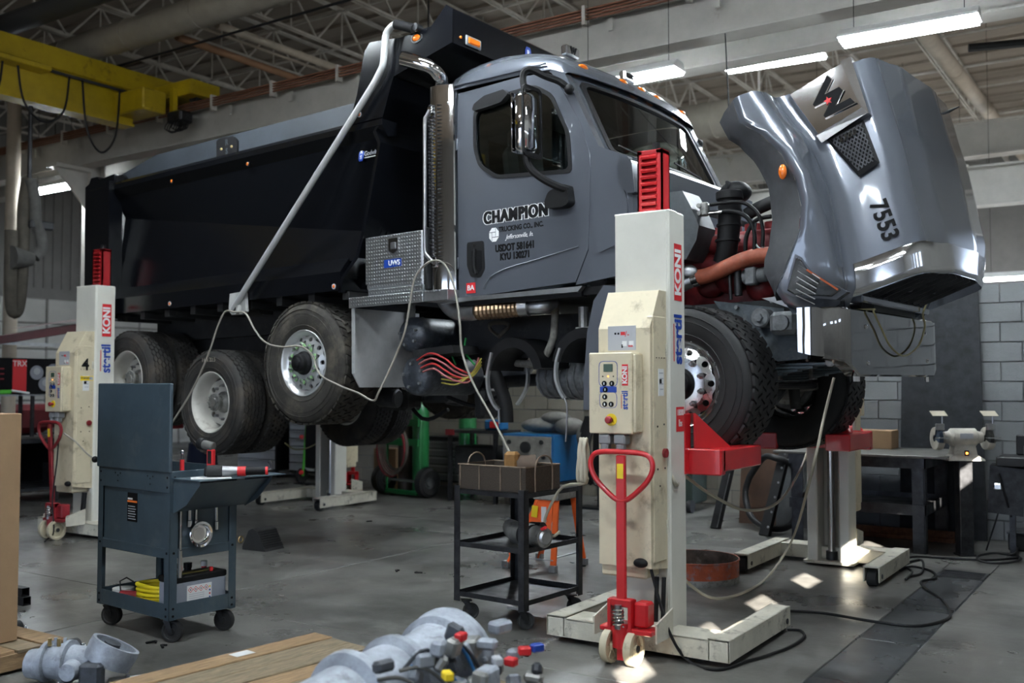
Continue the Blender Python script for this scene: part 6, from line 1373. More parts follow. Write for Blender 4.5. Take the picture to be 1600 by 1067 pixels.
# wire basket with scrap
t = thing('parts_basket', 'rusty wire parts washing basket on top of the black cart', 'basket', on_b(-.31, .24, .887), BR + math.radians(1))
w2, d2, h2 = .285, .20, .165
for nm, a in (('mesh_side', ((-w2, -d2, .005), (w2, -d2 + .003, h2))), ('mesh_side', ((-w2, d2 - .003, .005), (w2, d2, h2))), ('mesh_side', ((-w2, -d2, .005), (-w2 + .003, d2, h2))), ('mesh_side', ((w2 - .003, -d2, .005), (w2, d2, h2))), ('mesh_bottom', ((-w2, -d2, .0), (w2, d2, .004)))): MB().bb(*a).build(nm, pm('basket_mesh', (.055, .042, .032), .75, .3, var=.6, vs=160), t)
rim_ = [(-w2, -d2, h2), (w2, -d2, h2), (w2, d2, h2), (-w2, d2, h2)]; MB().tube(rim_, .006, 6, True).build('rim_wire', 'rust_wire' if False else pm('wire_brown', (.20, .15, .11), .6, .5, var=.3, vs=20), t)
for x in (-w2 + .02, -.10, .08, w2 - .04): MB().cyl((x, -d2 - .004, 0), (x, -d2 - .004, h2), .005, n=6).build('upright_wire', 'wire_brown', t)
for s, xx in ((1, w2 + .005),): MB().tube(smooth_path([(xx, -.10, .0), (xx, -.10, .15), (xx, -.07, .215), (xx, 0, .235), (xx, .07, .215), (xx, .10, .15), (xx, .10, .0)], 3), .006, 6).build('handle_wire', 'wire_brown', t)
MB().tube(smooth_path([(-w2, -.10, .12), (-w2, -.08, .20), (-w2, 0, .235), (-w2, .08, .20), (-w2, .10, .12)], 3), .006, 6).build('handle_wire', 'wire_brown', t)
t = thing('brake_caliper', 'orange-brown scrap brake caliper piece in the wire basket', 'machine part', on_b(-.33, .30, .893), .3); MB().box((0, 0, .12), (.10, .09, .24), .02).build('housing', pm('scrap_orange', (.26, .13, .04), .8, var=.3, vs=12), t); MB().cyl((.03, .04, .1), (.16, .08, .12), .11, .10, 14).build('piston', pm('scrap_brown', (.07, .045, .03), .8, var=.3), t)
# starter motor
t = thing('starter_motor', 'black and steel starter motor on the middle shelf of the black cart', 'motor', on_b(-.16, .23, .502), math.radians(-18))
MB().cyl((-.02, 0, .085), (.10, 0, .085), .074, n=22, b=.006).build('motor_body', 'black', t); MB().cyl((.10, 0, .085), (.20, 0, .085), .072, .066, 22).build('end_bell', 'alu_dirty', t); MB().cyl((.20, 0, .085), (.215, 0, .085), .05, .04, 18).build('end_cap', 'alu_dull', t)
MB().loft([[(x, r * math.cos(a), .085 + dz + r * math.sin(a)) for a in [2 * PI * k / 12 for k in range(12)]] for x, r, dz in ((-.02, .07, 0), (-.10, .075, .0), (-.16, .065, .02), (-.19, .05, .03))]).build('nose_housing', 'alu_dirty', t, smooth=40)
lb = MB().bb((.0, -.045, .150), (.07, .02, .161), .001).build('data_label', 'label_white', t); MB().cyl((.0, .05, .13), (.12, .05, .14), .035, n=14).build('solenoid', 'dark_steel', t); MB().cyl((.19, -.02, .14), (.24, -.03, .16), .012, n=8).build('terminal_cap', 'label_red', t); MB().cyl((.05, .0, .0), (.05, 0, .012), .04, n=10).build('foot', 'dark_steel', t)
# ---- step ladder -----------------------------------------------------------
lp = [G(790, 886), G(866, 892), G(899, 880), G(815, 878)]
t = thing('step_ladder', 'small orange fiberglass step ladder with grey top, behind the black cart', 'ladder', (-4.62, 7.55, 0), 0)
TZ = .60
MB().bb((-.03, -.20, TZ), (.22, .18, TZ + .07), .01).build('top_step', pm('ladder_top', (.30, .29, .27), .8, var=.3, vs=25), t)
for (a, b_) in (((-.26, -.27), (.0, -.16)), ((.20, -.24), (.18, -.15)), ((.24, .22), (.18, .14)), ((-.22, .22), (.0, .14))):
    MB().bar((a[0], a[1], .015), (b_[0], b_[1], TZ), .055, .022, .004).build('rail', 'orange', t); MB().box((a[0], a[1], .03), (.065, .05, .06), .004).build('foot', 'alu_dull', t)
MB().bar((-.14, -.23, .28), (-.12, .20, .28), .08, .025).build('step', 'alu_dull', t); MB().bar((-.22, -.25, .12), (-.20, .21, .12), .05, .02).build('lower_brace', 'orange', t); MB().bar((-.2, -.255, .10), (.20, -.235, .10), .02, .008).build('spreader', 'alu_dull', t); MB().bar((.21, -.22, .12), (.22, .2, .12), .02, .01).build('rear_brace', 'alu_dull', t)
MB().add([(-.10, -.225, .34), (.16, -.205, .34), (.15, -.165, TZ), (-.02, -.175, TZ)], [(0, 1, 2, 3)]).build('side_web', 'orange', t, smooth=0)
MB().box((.0, -.215, .50), (.06, .004, .10), 0, Matrix.Rotation(.12, 3, 'Y')).build('yellow_sticker', 'label_yellow', t); MB().box((.09, -.210, .48), (.05, .004, .13)).build('white_sticker', 'label_white', t)
# ---- drain pan, wheel chock -------------------------------------------------
pc = G(1087, 905); t = thing('drain_pan', 'chipped orange and blue round metal drain pan by nearest lift', 'pan', (pc.x, pc.y, 0))
MB().lathe([(.30, .02), (.345, .01), (.35, .035), (.35, .17), (.357, .175), (.357, .185), (.347, .185)], (0, 0, 0), (0, 0, 1), 44).build('pan_wall', 'pan_orange', t); MB().lathe([(.346, .183), (.342, .17), (.342, .022)], (0, 0, 0), (0, 0, 1), 44).build('pan_lining', pm('pan_inside', (.10, .075, .06), .7, .3, var=.6, vs=9, dirt=(.28, .25, .22), da=.5, ds=8), t); MB().lathe([(0, .0), (.335, .0), (.335, .022), (0, .022)], (0, 0, 0), (0, 0, 1), 44).build('pan_floor', 'rust', t)
MB().lathe([(.351, .0), (.353, .03), (.351, .05)], (0, 0, 0), (0, 0, 1), 44).build('bottom_band', 'alu_dirty', t)
t = thing('wheel_chock', 'black ribbed rubber wheel chock on the floor behind the tool cart', 'chock', (-7.40, 6.80, 0), math.radians(4))
MB().prism([(-.15, 0), (.15, 0), (.13, .03), (.04, .19), (-.02, .21), (-.07, .19), (-.15, .03)], 'y', -.13, .13).build('wedge', 'rubber_clean', t)
for k in range(8):
    a = k / 7.5; MB().bar((.128 - .088 * a, -.13, .035 + .155 * a), (.128 - .088 * a, .13, .035 + .155 * a), .014, .012).build('rib', 'rubber_clean', t)
MB().tube([(-.15 + .0, -.13 + .03 * math.cos(a) - .02, .10 + .03 * math.sin(a)) for a in [2 * PI * k / 12 for k in range(12)]], .006, 6, True).build('pull_ring', 'brass', t)
# ---- foreground left: carton on pallet, tubes, torque rods, gear case ---------
cc = G(27, 1000, .13)
cb2 = thing('cardboard_carton', 'tall brown cardboard carton at the left edge', 'box', (cc.x - .35, cc.y - .42, .13))
MB().bb((-.35, -.42, 0), (.35, .42, 1.30), .004).build('carton_body', 'cardboard', cb2); MB().bb((-.352, -.03, 1.299), (.352, .03, 1.302)).build('carton_tape', pm('tape', (.36, .25, .14), .4), cb2)
def pallet(name, label, loc, rz, nx, ny, nb, mat, h=.12):
    t = thing(name, label, 'pallet', loc, rz); bw = ny / nb
    for k in range(nb): MB().bb((-nx / 2 + (.01 if k % 2 else 0), -ny / 2 + k * bw + .006, h - .02 - .002 * (k % 3)), (nx / 2 - (.012 if k % 3 == 1 else 0), -ny / 2 + (k + 1) * bw - .006, h - .002 * (k % 3)), .003).build('deck_board', mat if k % 2 == 0 else 'wood_grey', t)
    for k in (-1, 0, 1): MB().bb((k * (nx / 2 - .03) - .025, -ny / 2, .018), (k * (nx / 2 - .03) + .025, ny / 2, h - .02), .003).build('stringer', mat, t)
    for k in (0, .5, 1): MB().bb((-nx / 2, -ny / 2 + k * (ny - .09), 0), (nx / 2, -ny / 2 + k * (ny - .09) + .09, .018)).build('bottom_board', 'wood_grey', t)
    return t
pallet('wood_pallet', 'pale wood pallet under the tall carton', (cc.x - .28, cc.y - .35, 0), 0, .95, 1.1, 7, 'wood', .128)
for k, (z, dx) in enumerate(((0, 0), (.062, -.02))):
    p_ = G(42, 946); t = ob('steel_tube', MB().ring([(-.03, -.03), (.03, -.03), (.03, .03), (-.03, .03)], [(-.026, -.026), (.026, -.026), (.026, .026), (-.026, .026)], 'x', -.5, 0).mesh('steel_tube'), 'black', None, loc=(p_.x + dx, p_.y, .031 + z), label=('upper' if k else 'lower') + ' black square steel tube lying by the tall carton', cat='tube')
def rod(a, b_, z, label):
    p, q = G(a[0], a[1], z), G(b_[0], b_[1], z); d = (q - p); L = d.length
    t = thing('torque_rod', label, 'machine part', tuple(p), math.atan2(d.y, d.x), 'black torque rods')
    t.location.z = 0
    MB().cyl((0, 0, z), (L, 0, z), .032, n=14).build('tube', 'black', t)
    for x in (0, L):
        MB().cyl((x, -.05, z), (x, .05, z), .058, n=20, b=.008).build('bushing_eye', 'black', t); MB().cyl((x, -.085, z), (x, .085, z), .020, n=10).build('bushing_pin', 'alu', t)
rod((20, 985), (110, 1014), .06, 'black torque rod with rubber ends behind the gear case'); rod((5, 1010), (72, 1030), .06, 'second black torque rod, half hidden behind the gear case')
def blobs(t, name, mat, lst):
    for k, (c, r, sc) in enumerate(lst): MB().ball(c, r, 14, 10, sc).build(name, mat, t, smooth=60)
gp0 = G(120, 1062, 0); t = thing('gear_case', 'dusty grey cast gear case lying on the floor at lower left', 'machine part', (gp0.x + .06, gp0.y - .06, 0), math.radians(28)); t.scale = (.74, .74, .74)
def ringloft(t, name, mat, secs, ax='x', n=18, z=.16, sm=40):
    rs_ = []
    for x, r, dy, dz in secs: rs_.append([(x, dy + r * math.cos(a), z + dz + r * math.sin(a)) for a in [2 * PI * k / n for k in range(n)]])
    return MB().loft(rs_).build(name, mat, t, smooth=sm)
ringloft(t, 'case_body', 'gear_grey', [(-.34, .05, 0, -.02), (-.33, .10, 0, -.02), (-.22, .115, 0, -.02), (-.21, .145, 0, 0), (-.18, .145, 0, 0), (-.17, .12, 0, 0), (-.06, .13, 0, 0), (-.05, .155, 0, 0), (-.02, .155, 0, 0), (-.01, .12, 0, 0), (.12, .11, 0, 0), (.16, .10, 0, .02)])
MB().lathe([(.0, .02), (.13, .02), (.135, 0), (.17, -.01), (.18, .10), (.175, .14), (.15, .14), (.145, .05), (.0, .05)], (.24, .02, .16), (.35, .2, .8), 24).build('bell_flange', 'gear_grey', t)
MB().cyl((.24, .02, .20), (.28, .03, .30), .06, n=14).build('shaft_bore', 'gear_dark', t)
for k in range(4): MB().cyl((-.16 + k * .035, -.04 + .02 * (k % 2), .28), (-.16 + k * .035, -.04 + .02 * (k % 2), .335), .014, n=8).build('sensor', 'gear_grey' if k % 2 else 'brass', t)
MB().cyl((.06, -.12, .14), (.06, -.20, .14), .075, .06, 20).build('side_port', 'gear_grey', t); MB().bb((.14, -.20, 0.0), (.30, -.10, .20), .02).build('side_boss', 'gear_dark', t)
# white framed louvre panel on the floor
lpn = thing('floor_grille_panel', 'white framed slatted panel lying flat beside the gear case', 'panel', tuple(G(262, 1062)), math.radians(58))
MB().bb((-.30, .02, 0), (.42, .055, .03), .004).build('frame_bar', 'white_paint', lpn)
for k in range(4): MB().bb((-.30, -.06 - k * .075, 0), (.42, .0 - k * .075, .018), .003).build('slat', 'matte_dark', lpn)
for k in range(3): MB().cyl((-.2 + k * .25, .037, .03), (-.2 + k * .25, .037, .045), .010, n=8).build('bolt', 'steel', lpn)
# ---- foreground centre: pallet with gearbox --------------------------------------
pa, pb = G(333, 1046, .12), G(487, 990, .12)
t = thing('work_pallet', 'weathered wooden pallet in the foreground carrying the gearbox', 'pallet', (0, 0, 0))
ex = V((.9945, -.105, 0)); ey = V((.105, .9945, 0)); A = V((-4.30, 4.36, 0))
for k in range(12):
    a = A + ex * (k * .175); m = MB(Matrix(((ex.x, ey.x, 0, a.x), (ex.y, ey.y, 0, a.y), (0, 0, 1, 0), (0, 0, 0, 1))))
    m.bb((.004, -1.35 + .02 * (k % 3), .100 - .003 * (k % 2)), (.165, -.012 * (k % 3), .122 - .003 * (k % 2)), .004).build('deck_board', 'wood' if k % 3 == 0 else 'wood_grey', t)
for yv in (-.06, -.65, -1.28):
    a = A; MB(Matrix(((ex.x, ey.x, 0, a.x), (ex.y, ey.y, 0, a.y), (0, 0, 1, 0), (0, 0, 0, 1)))).bb((.0, yv - .045, 0), (2.1, yv + .045, .098), .004).build('stringer', 'wood', t)
MB(Matrix(((ex.x, ey.x, 0, A.x), (ex.y, ey.y, 0, A.y), (0, 0, 1, 0), (0, 0, 0, 1)))).bb((.03, -.62, .1225), (.11, -.50, .1235)).build('shipping_label', 'paper', t)
# gearbox (out of focus)
GBX = V((-2.74, 3.03, .122)); gbx = thing('gearbox', 'large grey truck gearbox lying on the foreground pallet, out of focus', 'gearbox', tuple(GBX), math.radians(93))
# local x runs away from the viewer along the shaft
ringloft(gbx, 'main_case', 'gear_grey', [(-.62, .12, 0, 0), (-.60, .15, 0, 0), (-.30, .155, 0, 0), (-.28, .155, 0, 0), (-.10, .165, 0, .01), (-.08, .20, 0, .02), (-.04, .205, 0, .02), (-.03, .17, 0, .01), (.20, .175, 0, .015), (.22, .20, 0, .02), (.26, .20, 0, .02), (.27, .17, 0, .01), (.50, .18, 0, .02), (.56, .20, 0, .03)], n=28, z=.20)
MB().lathe([(.19, 0), (.225, .02), (.235, .10), (.243, .11), (.243, .135), (.215, .135), (.205, .10), (.17, .03)], (.52, 0, .215), (1, 0, 0), 36).build('bell_housing', 'gear_grey', gbx)
for xx in (-.06, .24): MB().lathe([(.172, -.012), (.176, 0), (.172, .012)], (xx, 0, .215), (1, 0, 0), 28).build('seam_band', 'gear_dark', gbx)
rnd = random.Random(5)
for k in range(60):
    x = rnd.uniform(-.15, .66); yv = -rnd.uniform(.16, .46); z = rnd.uniform(.10, .42) if yv > -.30 else rnd.uniform(.04, .33)
    MB().box((x, yv, z), (rnd.uniform(.04, .11), rnd.uniform(.04, .09), rnd.uniform(.04, .09)), .012, Matrix.Rotation(rnd.uniform(0, 3), 3, 'Z') @ Matrix.Rotation(rnd.uniform(-.6, .6), 3, 'X')).build('valve_block' if k % 2 else 'fitting', ('gear_grey', 'gear_grey', 'alu_dirty', 'gear_dark')[k % 4], gbx)
for k in range(6):
    x = rnd.uniform(-.2, .5); MB().tube(smooth_path([(x, -.16, .34), (x + .08, -.22, .36 + rnd.uniform(-.05, .05)), (x + .16, -.28, .25), (x + .12, -.33, .12)], 4), .008, 6).build('hose', ('gear_dark', 'hose_grey', 'blue')[k % 3], gbx)
for x, yv, z, c in ((.60, -.42, .33, 'label_red'), (.52, -.40, .30, 'label_red'), (.64, -.46, .34, 'label_blue'), (.36, -.25, .42, 'label_red'), (.10, -.36, .34, 'label_yellow'), (.44, -.38, .32, 'label_grey')): MB().box((x, yv, z), (.055, .04, .035), .006, Matrix.Rotation(x * 9, 3, 'Z')).build('connector', c, gbx)
# small debris on the floor
for k, (a, b_) in enumerate(((575, 815), (617, 893), (655, 896), (830, 1024), (910, 884), (233, 1004), (250, 1012), (1040, 700))):
    if k == 7: continue
    p_ = G(a, b_); MB().bar((0, -.03, .006), (.03, .03, .006), .016, .012, .003).bar((.03, .03, .006), (.05, .0, .006), .012, .012, .003).build('floor_scrap', 'black_plastic', None, loc=tuple(p_), rot=(0, 0, k * 1.3), label=('small black scrap on the floor left of the black cart', 'tiny dark clip on the floor, left one before the tires', 'tiny dark clip on the floor, right one before the tires', 'dark bent clip on the floor in front of the black cart', 'dark bit on the floor right of the ladder', 'black scrap under the tool cart front wheel', 'smaller black scrap near the tool cart front wheel')[k], cat='debris')
# ================================================================== BACKGROUND, CRANE, CABLES
# ---- yellow bridge crane -----------------------------------------------
cr = thing('bridge_crane', 'yellow overhead bridge crane with looping cables at upper left', 'crane', (-12.95, 9.6, 5.87))
m = MB(); m.bb((-.16, -12, .10), (.16, .35, .40), .01); m.build('girder_flange', 'crane_yellow', cr)
m = MB(); m.bb((-.10, -12, -.42), (.10, -.45, .12)); m.bb((-.14, -12, -.44), (.14, -.45, -.40)); m.build('girder_web', 'crane_yellow', cr)
MB().bb((-1.0, -.12, .02), (1.0, .42, .24), .01).build('end_truck', 'crane_yellow', cr)
for x in (-.8, .8): MB().cyl((x, .08, .02), (x, .22, .02), .09, n=16).build('crane_wheel', 'dark_steel', cr)
MB().bb((.62, -.20, -.30), (.70, -.12, .12)).build('collector_arm', 'crane_yellow', cr)
MB().bb((-.05, -.75, -.32), (.75, -.35, .0), .02).build('drive_plate', 'crane_yellow', cr)
m = MB().bb((.62, -.26, -.42), (.95, -.02, -.24), .03)
col_ = m.build('collector_box', 'dark_steel', cr)
for k in range(7): MB().tube(smooth_path([(.64 + k * .05, -.2, -.34), (.62 + k * .05, -.28, -.50 - .03 * (k % 3)), (.70 + k * .04, -.15, -.52), (.72 + k * .035, -.08, -.38)], 3), .010, 5).build('loose_cable', 'black', col_)
MB().bb((.17, -12, .02), (.19, -.4, .06)).build('festoon_rail', 'matte_dark', cr)
for k, (y0, y1, dz) in enumerate(((-3.2, -2.5, .62), (-2.3, -1.55, .70), (-1.35, -.75, .95), (-4.3, -3.5, .55))):
    MB().tube(smooth_path([(.20, y0, .02), (.22, y0 + (y1 - y0) * .12, -dz * .7), (.22, (y0 + y1) / 2, -dz), (.22, y1 - (y1 - y0) * .12, -dz * .7), (.20, y1, .02)], 6), .017, 6).build('festoon_cable', 'black', cr)
MB().bb((-.2, -6, -.02), (.35, -1.9, .05), .01).build('walkway_plate', 'crane_yellow', cr)
# ---- exhaust extraction hose at far left --------------------------------------
def wtube(name, pts, X, r, mat, parent=None, n=10, k=5, **kw):
    return MB().tube(smooth_path([WX(a, b_, X if not isinstance(X, (list, tuple)) else X[i]) for i, (a, b_) in enumerate(pts)], k), r, n).build(name, mat, parent, smooth=60, **kw)
eh = thing('exhaust_extraction_hose', 'grey looped exhaust extraction hose hanging at far left', 'hose', (0, 0, 0))
wtube('hose_loop', [(44, 280), (38, 320), (36, 380), (33, 440), (28, 480), (22, 488), (18, 470), (17, 420), (18, 360)], -13.0, .085, 'hose_tan', eh); wtube('hose_drop', [(48, 280), (54, 310), (56, 345), (64, 370), (64, 390), (54, 402)], -12.9, .075, 'hose_grey', eh)
p_ = WX(50, 405, -12.9); q_ = WX(18, 402, -12.9); MB().cyl(tuple(p_), tuple(q_), .09, .16, 12).build('nozzle', 'hose_grey', eh)
p_ = WX(64, 352, -12.9); MB().box(tuple(p_), (.10, .34, .12), .02).build('nozzle_bracket', 'duct_dark', eh)
p_ = WX(46, 272, -13); MB().cyl((p_.x, p_.y, p_.z - .3), (p_.x, p_.y, 5.42), .03, n=8).build('hanger', 'dark_steel', eh)
p_ = WX(20, 300, -16.0); MB().cyl((p_.x, p_.y, 0), (p_.x, p_.y, 6.3), .11, n=14).build('drain_pipe', 'pipe_tan', None, label='white vertical drain pipe at far left behind the hose', cat='pipe')
# ---- far left bench with boxes ---------------------------------------------------
bn = thing('rear_bench', 'long steel bench at far left behind the marked lift', 'bench', (-13.3, 8.0, 0))
MB().bb((-.5, -1.6, .80), (.5, 1.6, .86), .006).build('bench_top', 'dark_steel', bn); MB().bb((-.5, -1.6, .16), (.5, 1.6, .20), .006).build('bench_shelf', 'dark_steel', bn)
for x in (-.45, .45):
    for y in (-1.5, 0, 1.5): MB().bb((x - .04, y - .04, 0), (x + .04, y + .04, .80)).build('bench_leg', 'dark_steel', bn)
MB().bb((-.5, -1.55, .2), (-.46, 1.55, .8)).build('bench_back', 'label_black', bn)
bs = thing('storage_shelf', 'steel shelf above the rear bench carrying a boxed part', 'shelf', (-13.55, 8.0, .86))
for y in (-1.4, 0, 1.4): MB().bb((-.18, y - .02, 0), (-.14, y + .02, .58)).bb((.12, y - .02, 0), (.16, y + .02, .58)).build('shelf_post', 'dark_steel', bs)
MB().bb((-.2, -1.5, .575), (.2, 1.5, .60)).build('shelf_board', 'alu_dull', bs)
pb_ = thing('parts_carton', 'black and red carton printed with clutch parts on the rear shelf', 'box', (-13.5, 7.95, 1.46))
MB().bb((-.18, -.75, 0), (.18, .75, .50), .004).build('carton_body', 'label_black', pb_); MB().bb((.1805, -.30, .02), (.183, -.10, .48)).build('red_stripe', 'label_red', pb_)
txt('print_lettering', 'TRX', .11, 'label_white', pb_, facing((.185, -.20, .42), (0, 1, 0), (0, 0, 1)))
for k in range(3): MB().bb((.181, -.70, .34 - k * .07), (.183, -.42, .36 - k * .07)).build('print_line', 'red_dull', pb_)
for y, z in ((.05, .30), (.30, .33), (.55, .30), (.18, .14), (.45, .14)):
    o_ = MB().lathe([(0, .004), (.10, .004), (.10, 0)], (.18, y, z), (1, 0, 0), 18).build('printed_plate', pm('print_grey', (.25, .26, .30), .6), pb_); MB().lathe([(0, .006), (.05, .006), (.05, .004)], (.18, y, z + .02), (1, 0, 0), 14).build('printed_hub', 'label_grey', o_)
t = thing('spray_nozzle_gun', 'green and white brush lying on the rear shelf in front of the carton', 'tool', (-13.29, 7.62, 1.461), 1.4); MB().bb((-.16, -.03, 0), (.0, .03, .06), .015).build('head', 'green_bright', t); MB().bar((.0, 0, .05), (.24, 0, .01), .035, .03, .008).build('handle', 'label_white', t)
t = thing('scrap_crate', 'rusty wire crate on the low shelf of the rear bench', 'crate', (-13.2, 8.6, .2)); MB().ring([(-.25, -.4), (.25, -.4), (.25, .4), (-.25, .4)], [(-.24, -.39), (.24, -.39), (.24, .39), (-.24, .39)], 'z', 0, .28).build('crate_wall', 'dark_steel', t)
for k in range(6): MB().cyl((.252, -.38 + k * .15, 0), (.252, -.38 + k * .15, .28), .008, n=6).build('crate_wire', 'steel', t)
t = thing('rag_pile', 'crumpled pale rags at the right end of the rear bench', 'rags', (-13.0, 8.72, .86))
for k in range(6): MB().ball((.05 * math.sin(k * 2), -.15 + k * .06, .05 + .02 * (k % 2)), .09, 8, 6, (1.2, 1, .7)).build('rag', pm('rag_white', (.42, .40, .36), .9, bump=.5, bs=20), t)
# maroon engine hoist and compact tractor behind
t = thing('engine_hoist', 'maroon folding engine hoist arm above the rear carton', 'hoist', (-14.6, 8.6, 0))
MB().bar((0, -.75, 2.20), (0, 1.1, 2.55), .10, .13, .01).build('boom', 'maroon', t); MB().bar((0, .9, 0), (0, 1.05, 2.55), .12, .12, .01).build('mast', 'maroon', t); MB().bar((0, -.4, 2.22), (0, .95, 2.20), .05, .05).build('ram', 'alu_dull', t); MB().cyl((0, -.72, 2.25), (0, -.55, 2.0), .05, n=10).build('hook_cylinder', 'alu', t); MB().bar((0, -1.0, .08), (0, 1.2, .08), .6, .1).build('base', 'maroon', t)
MB().add([(-.25, -.15, 2.45), (.25, -.15, 2.45), (.25, 1.5, 2.75), (-.25, 1.5, 2.75)], [(0, 1, 2, 3)]).build('cover_plate', 'maroon', t)
t = thing('yard_tractor', 'maroon small tractor with black tire behind the rear bench', 'tractor', (-16.9, 10.1, 0))
MB().bb((-.5, -.75, .75), (.5, .6, 1.25), .10).build('tractor_body', 'maroon', t); MB().bb((-.45, -.85, .55), (.5, -.55, .70), .02).build('tractor_bumper', 'maroon', t)
MB().lathe([(.18, -.1), (.38, -.12), (.42, -.06), (.42, .06), (.38, .12), (.18, .1)], (.6, .1, .42), (1, 0, 0), 24).build('tractor_tire', 'rubber_clean', t); MB().cyl((.55, .1, .42), (.68, .1, .42), .19, n=16).build('tractor_rim', 'alu_dull', t); MB().bb((.50, -.78, .95), (.52, -.70, 1.1)).build('tail_lamp', 'tail_red', t); MB().bb((.3, .5, .85), (.6, .9, 1.0)).build('green_box', 'green_bright', t); MB().lathe([(.18, -.1), (.38, -.12), (.42, 0), (.38, .12), (.18, .1)], (-.6, .1, .42), (1, 0, 0), 24).build('tractor_tire', 'rubber_clean', t)
t = thing('oil_drum', 'blue drum standing behind the maroon tractor', 'drum', (-17.3, 8.75, 0)); MB().lathe([(0, 0), (.28, 0), (.285, .3), (.295, .31), (.285, .32), (.285, .6), (.295, .61), (.285, .62), (.28, .88), (0, .88)], (0, 0, 0), (0, 0, 1), 24).build('drum_shell', 'blue', t); MB().cyl((.1, 0, .88), (.1, 0, .90), .03, n=10).build('bung', 'dark_steel', t)
# ---- tool chests, hand truck, green cylinder cart -----------------------------------
def chest(loc, label, w, h, mat, n):
    t = thing('tool_chest', label, 'cabinet', loc); MB().bb((-w / 2, 0, .12), (w / 2, .45, h), .008).build('cabinet_body', 'black', t)
    for k in range(n):
        z0 = .15 + (h - .2) * k / n; z1 = .15 + (h - .2) * (k + 1) / n - .012
        d = MB().bb((-w / 2 + .02, -.015, z0), (w / 2 - .02, .0, z1), .004).build('drawer', mat, t); MB().bb((-w / 2 + .03, -.03, z1 - .03), (w / 2 - .03, -.014, z1 - .012)).build('drawer_pull', 'alu_dull', d)
    for s in (-1, 1): caster(t, s * (w / 2 - .08), .1, .05, .03)
chest((-13.25, 12.0, 0), 'pale grey drawer chest behind the hanging dual tires', .95, 1.0, pm('drawer_white', (.42, .44, .47), .4, var=.05), 5); chest((-12.2, 12.05, 0), 'pale drawer chest left of the bright green hand truck', .62, 1.15, 'drawer_white', 7)
chest((-9.3, 12.05, 0), 'grey drawer chest behind the far rear lift column', .8, .8, pm('drawer_grey', (.20, .21, .21), .45), 5)
t = thing('hand_truck', 'bright green and black hand truck left of the far rear lift', 'hand truck', (-11.55, 11.6, 0), .1)
for s in (-1, 1): MB().tube([(s * .16, 0, .12), (s * .16, .05, .7), (s * .15, .10, 1.15)], .02, 8).build('frame_tube', 'green_bright', t); MB().cyl((s * .20, .06, .12), (s * .27, .06, .12), .12, n=18, b=.01).build('wheel', 'rubber_clean', t)
for z in (.45, .85, 1.15): MB().bar((-.16, .05 + z * .04, z), (.16, .05 + z * .04, z), .03, .03).build('crossbar', 'green_bright', t)
MB().bb((-.2, -.18, .01), (.2, .02, .02)).build('toe_plate', 'black', t); MB().bb((-.14, .02, .25), (.14, .10, 1.05), .01).build('black_panel', 'black', t)
for z in (.18, .75): MB().ball((-.16, -.04, z), .04, 8, 6).build('red_knob', 'label_red', t)
gc = thing('cylinder_cart', 'green gas cylinder cart with two big tires behind the far lift axle', 'cart', (-9.22, 11.15, 0), math.radians(-8))
for s in (-1, 1):
    MB().lathe([(.085, -.06), (.17, -.075), (.205, -.055), (.215, 0), (.205, .055), (.17, .075), (.085, .06)], (s * .46, 0, .215), (1, 0, 0), 28).build('cart_tire', 'rubber_clean', gc); MB().lathe([(0, -.03), (.05, -.05), (.06, -.035), (.095, -.045), (.10, 0), (.095, .045), (.06, .035), (.05, .05), (0, .03)], (s * .46, 0, .215), (1, 0, 0), 20).build('cart_wheel', 'alu_dull', gc)
    MB().tube([(s * .34, -.05, .04), (s * .34, -.04, .75), (s * .20, .12, 1.35)], .020, 8).build('side_tube', 'green', gc)
MB().cyl((-.42, 0, .215), (.42, 0, .215), .018, n=8).build('cart_axle', 'alu_dull', gc)
for z in (.05, .72, 1.0): MB().bb((-.34, -.08, z), (.34, -.05, z + (.10 if z > .5 else .04))).build('cross_plate', 'green', gc)
MB().bb((-.34, -.10, .03), (.34, .30, .05)).build('floor_plate', 'green', gc)
def gas(x, y, r, h, mat, label):
    p_ = Matrix.Translation((-9.22, 11.15, 0)) @ Matrix.Rotation(math.radians(-8), 4, 'Z') @ V((x, y, .05)); t = thing('gas_cylinder', label, 'cylinder', tuple(p_))
    MB().lathe([(0, 0), (r, 0), (r, h * .86), (r * .85, h * .93), (r * .4, h), (0, h)], (0, 0, 0), (0, 0, 1), 22).build('cylinder_body', mat, t); MB().cyl((0, 0, h), (0, 0, h + .12), .03, n=10).build('valve', 'brass', t)
gas(-.14, .14, .115, 1.1, pm('cyl_brown', (.055, .035, .025), .55, var=.3), 'dark brown gas cylinder strapped in the green cart'); gas(.17, .14, .12, 1.32, 'green', 'green gas cylinder strapped in the green cart')
t = thing('gas_cylinder', 'second green gas cylinder standing right of the green cart', 'cylinder', (-8.55, 11.75, 0)); MB().lathe([(0, 0), (.13, 0), (.13, 1.2), (.10, 1.32), (.04, 1.38), (0, 1.38)], (0, 0, 0), (0, 0, 1), 22).build('cylinder_body', 'green', t); MB().cyl((0, 0, 1.38), (0, 0, 1.5), .03, n=10).build('valve', 'brass', t)
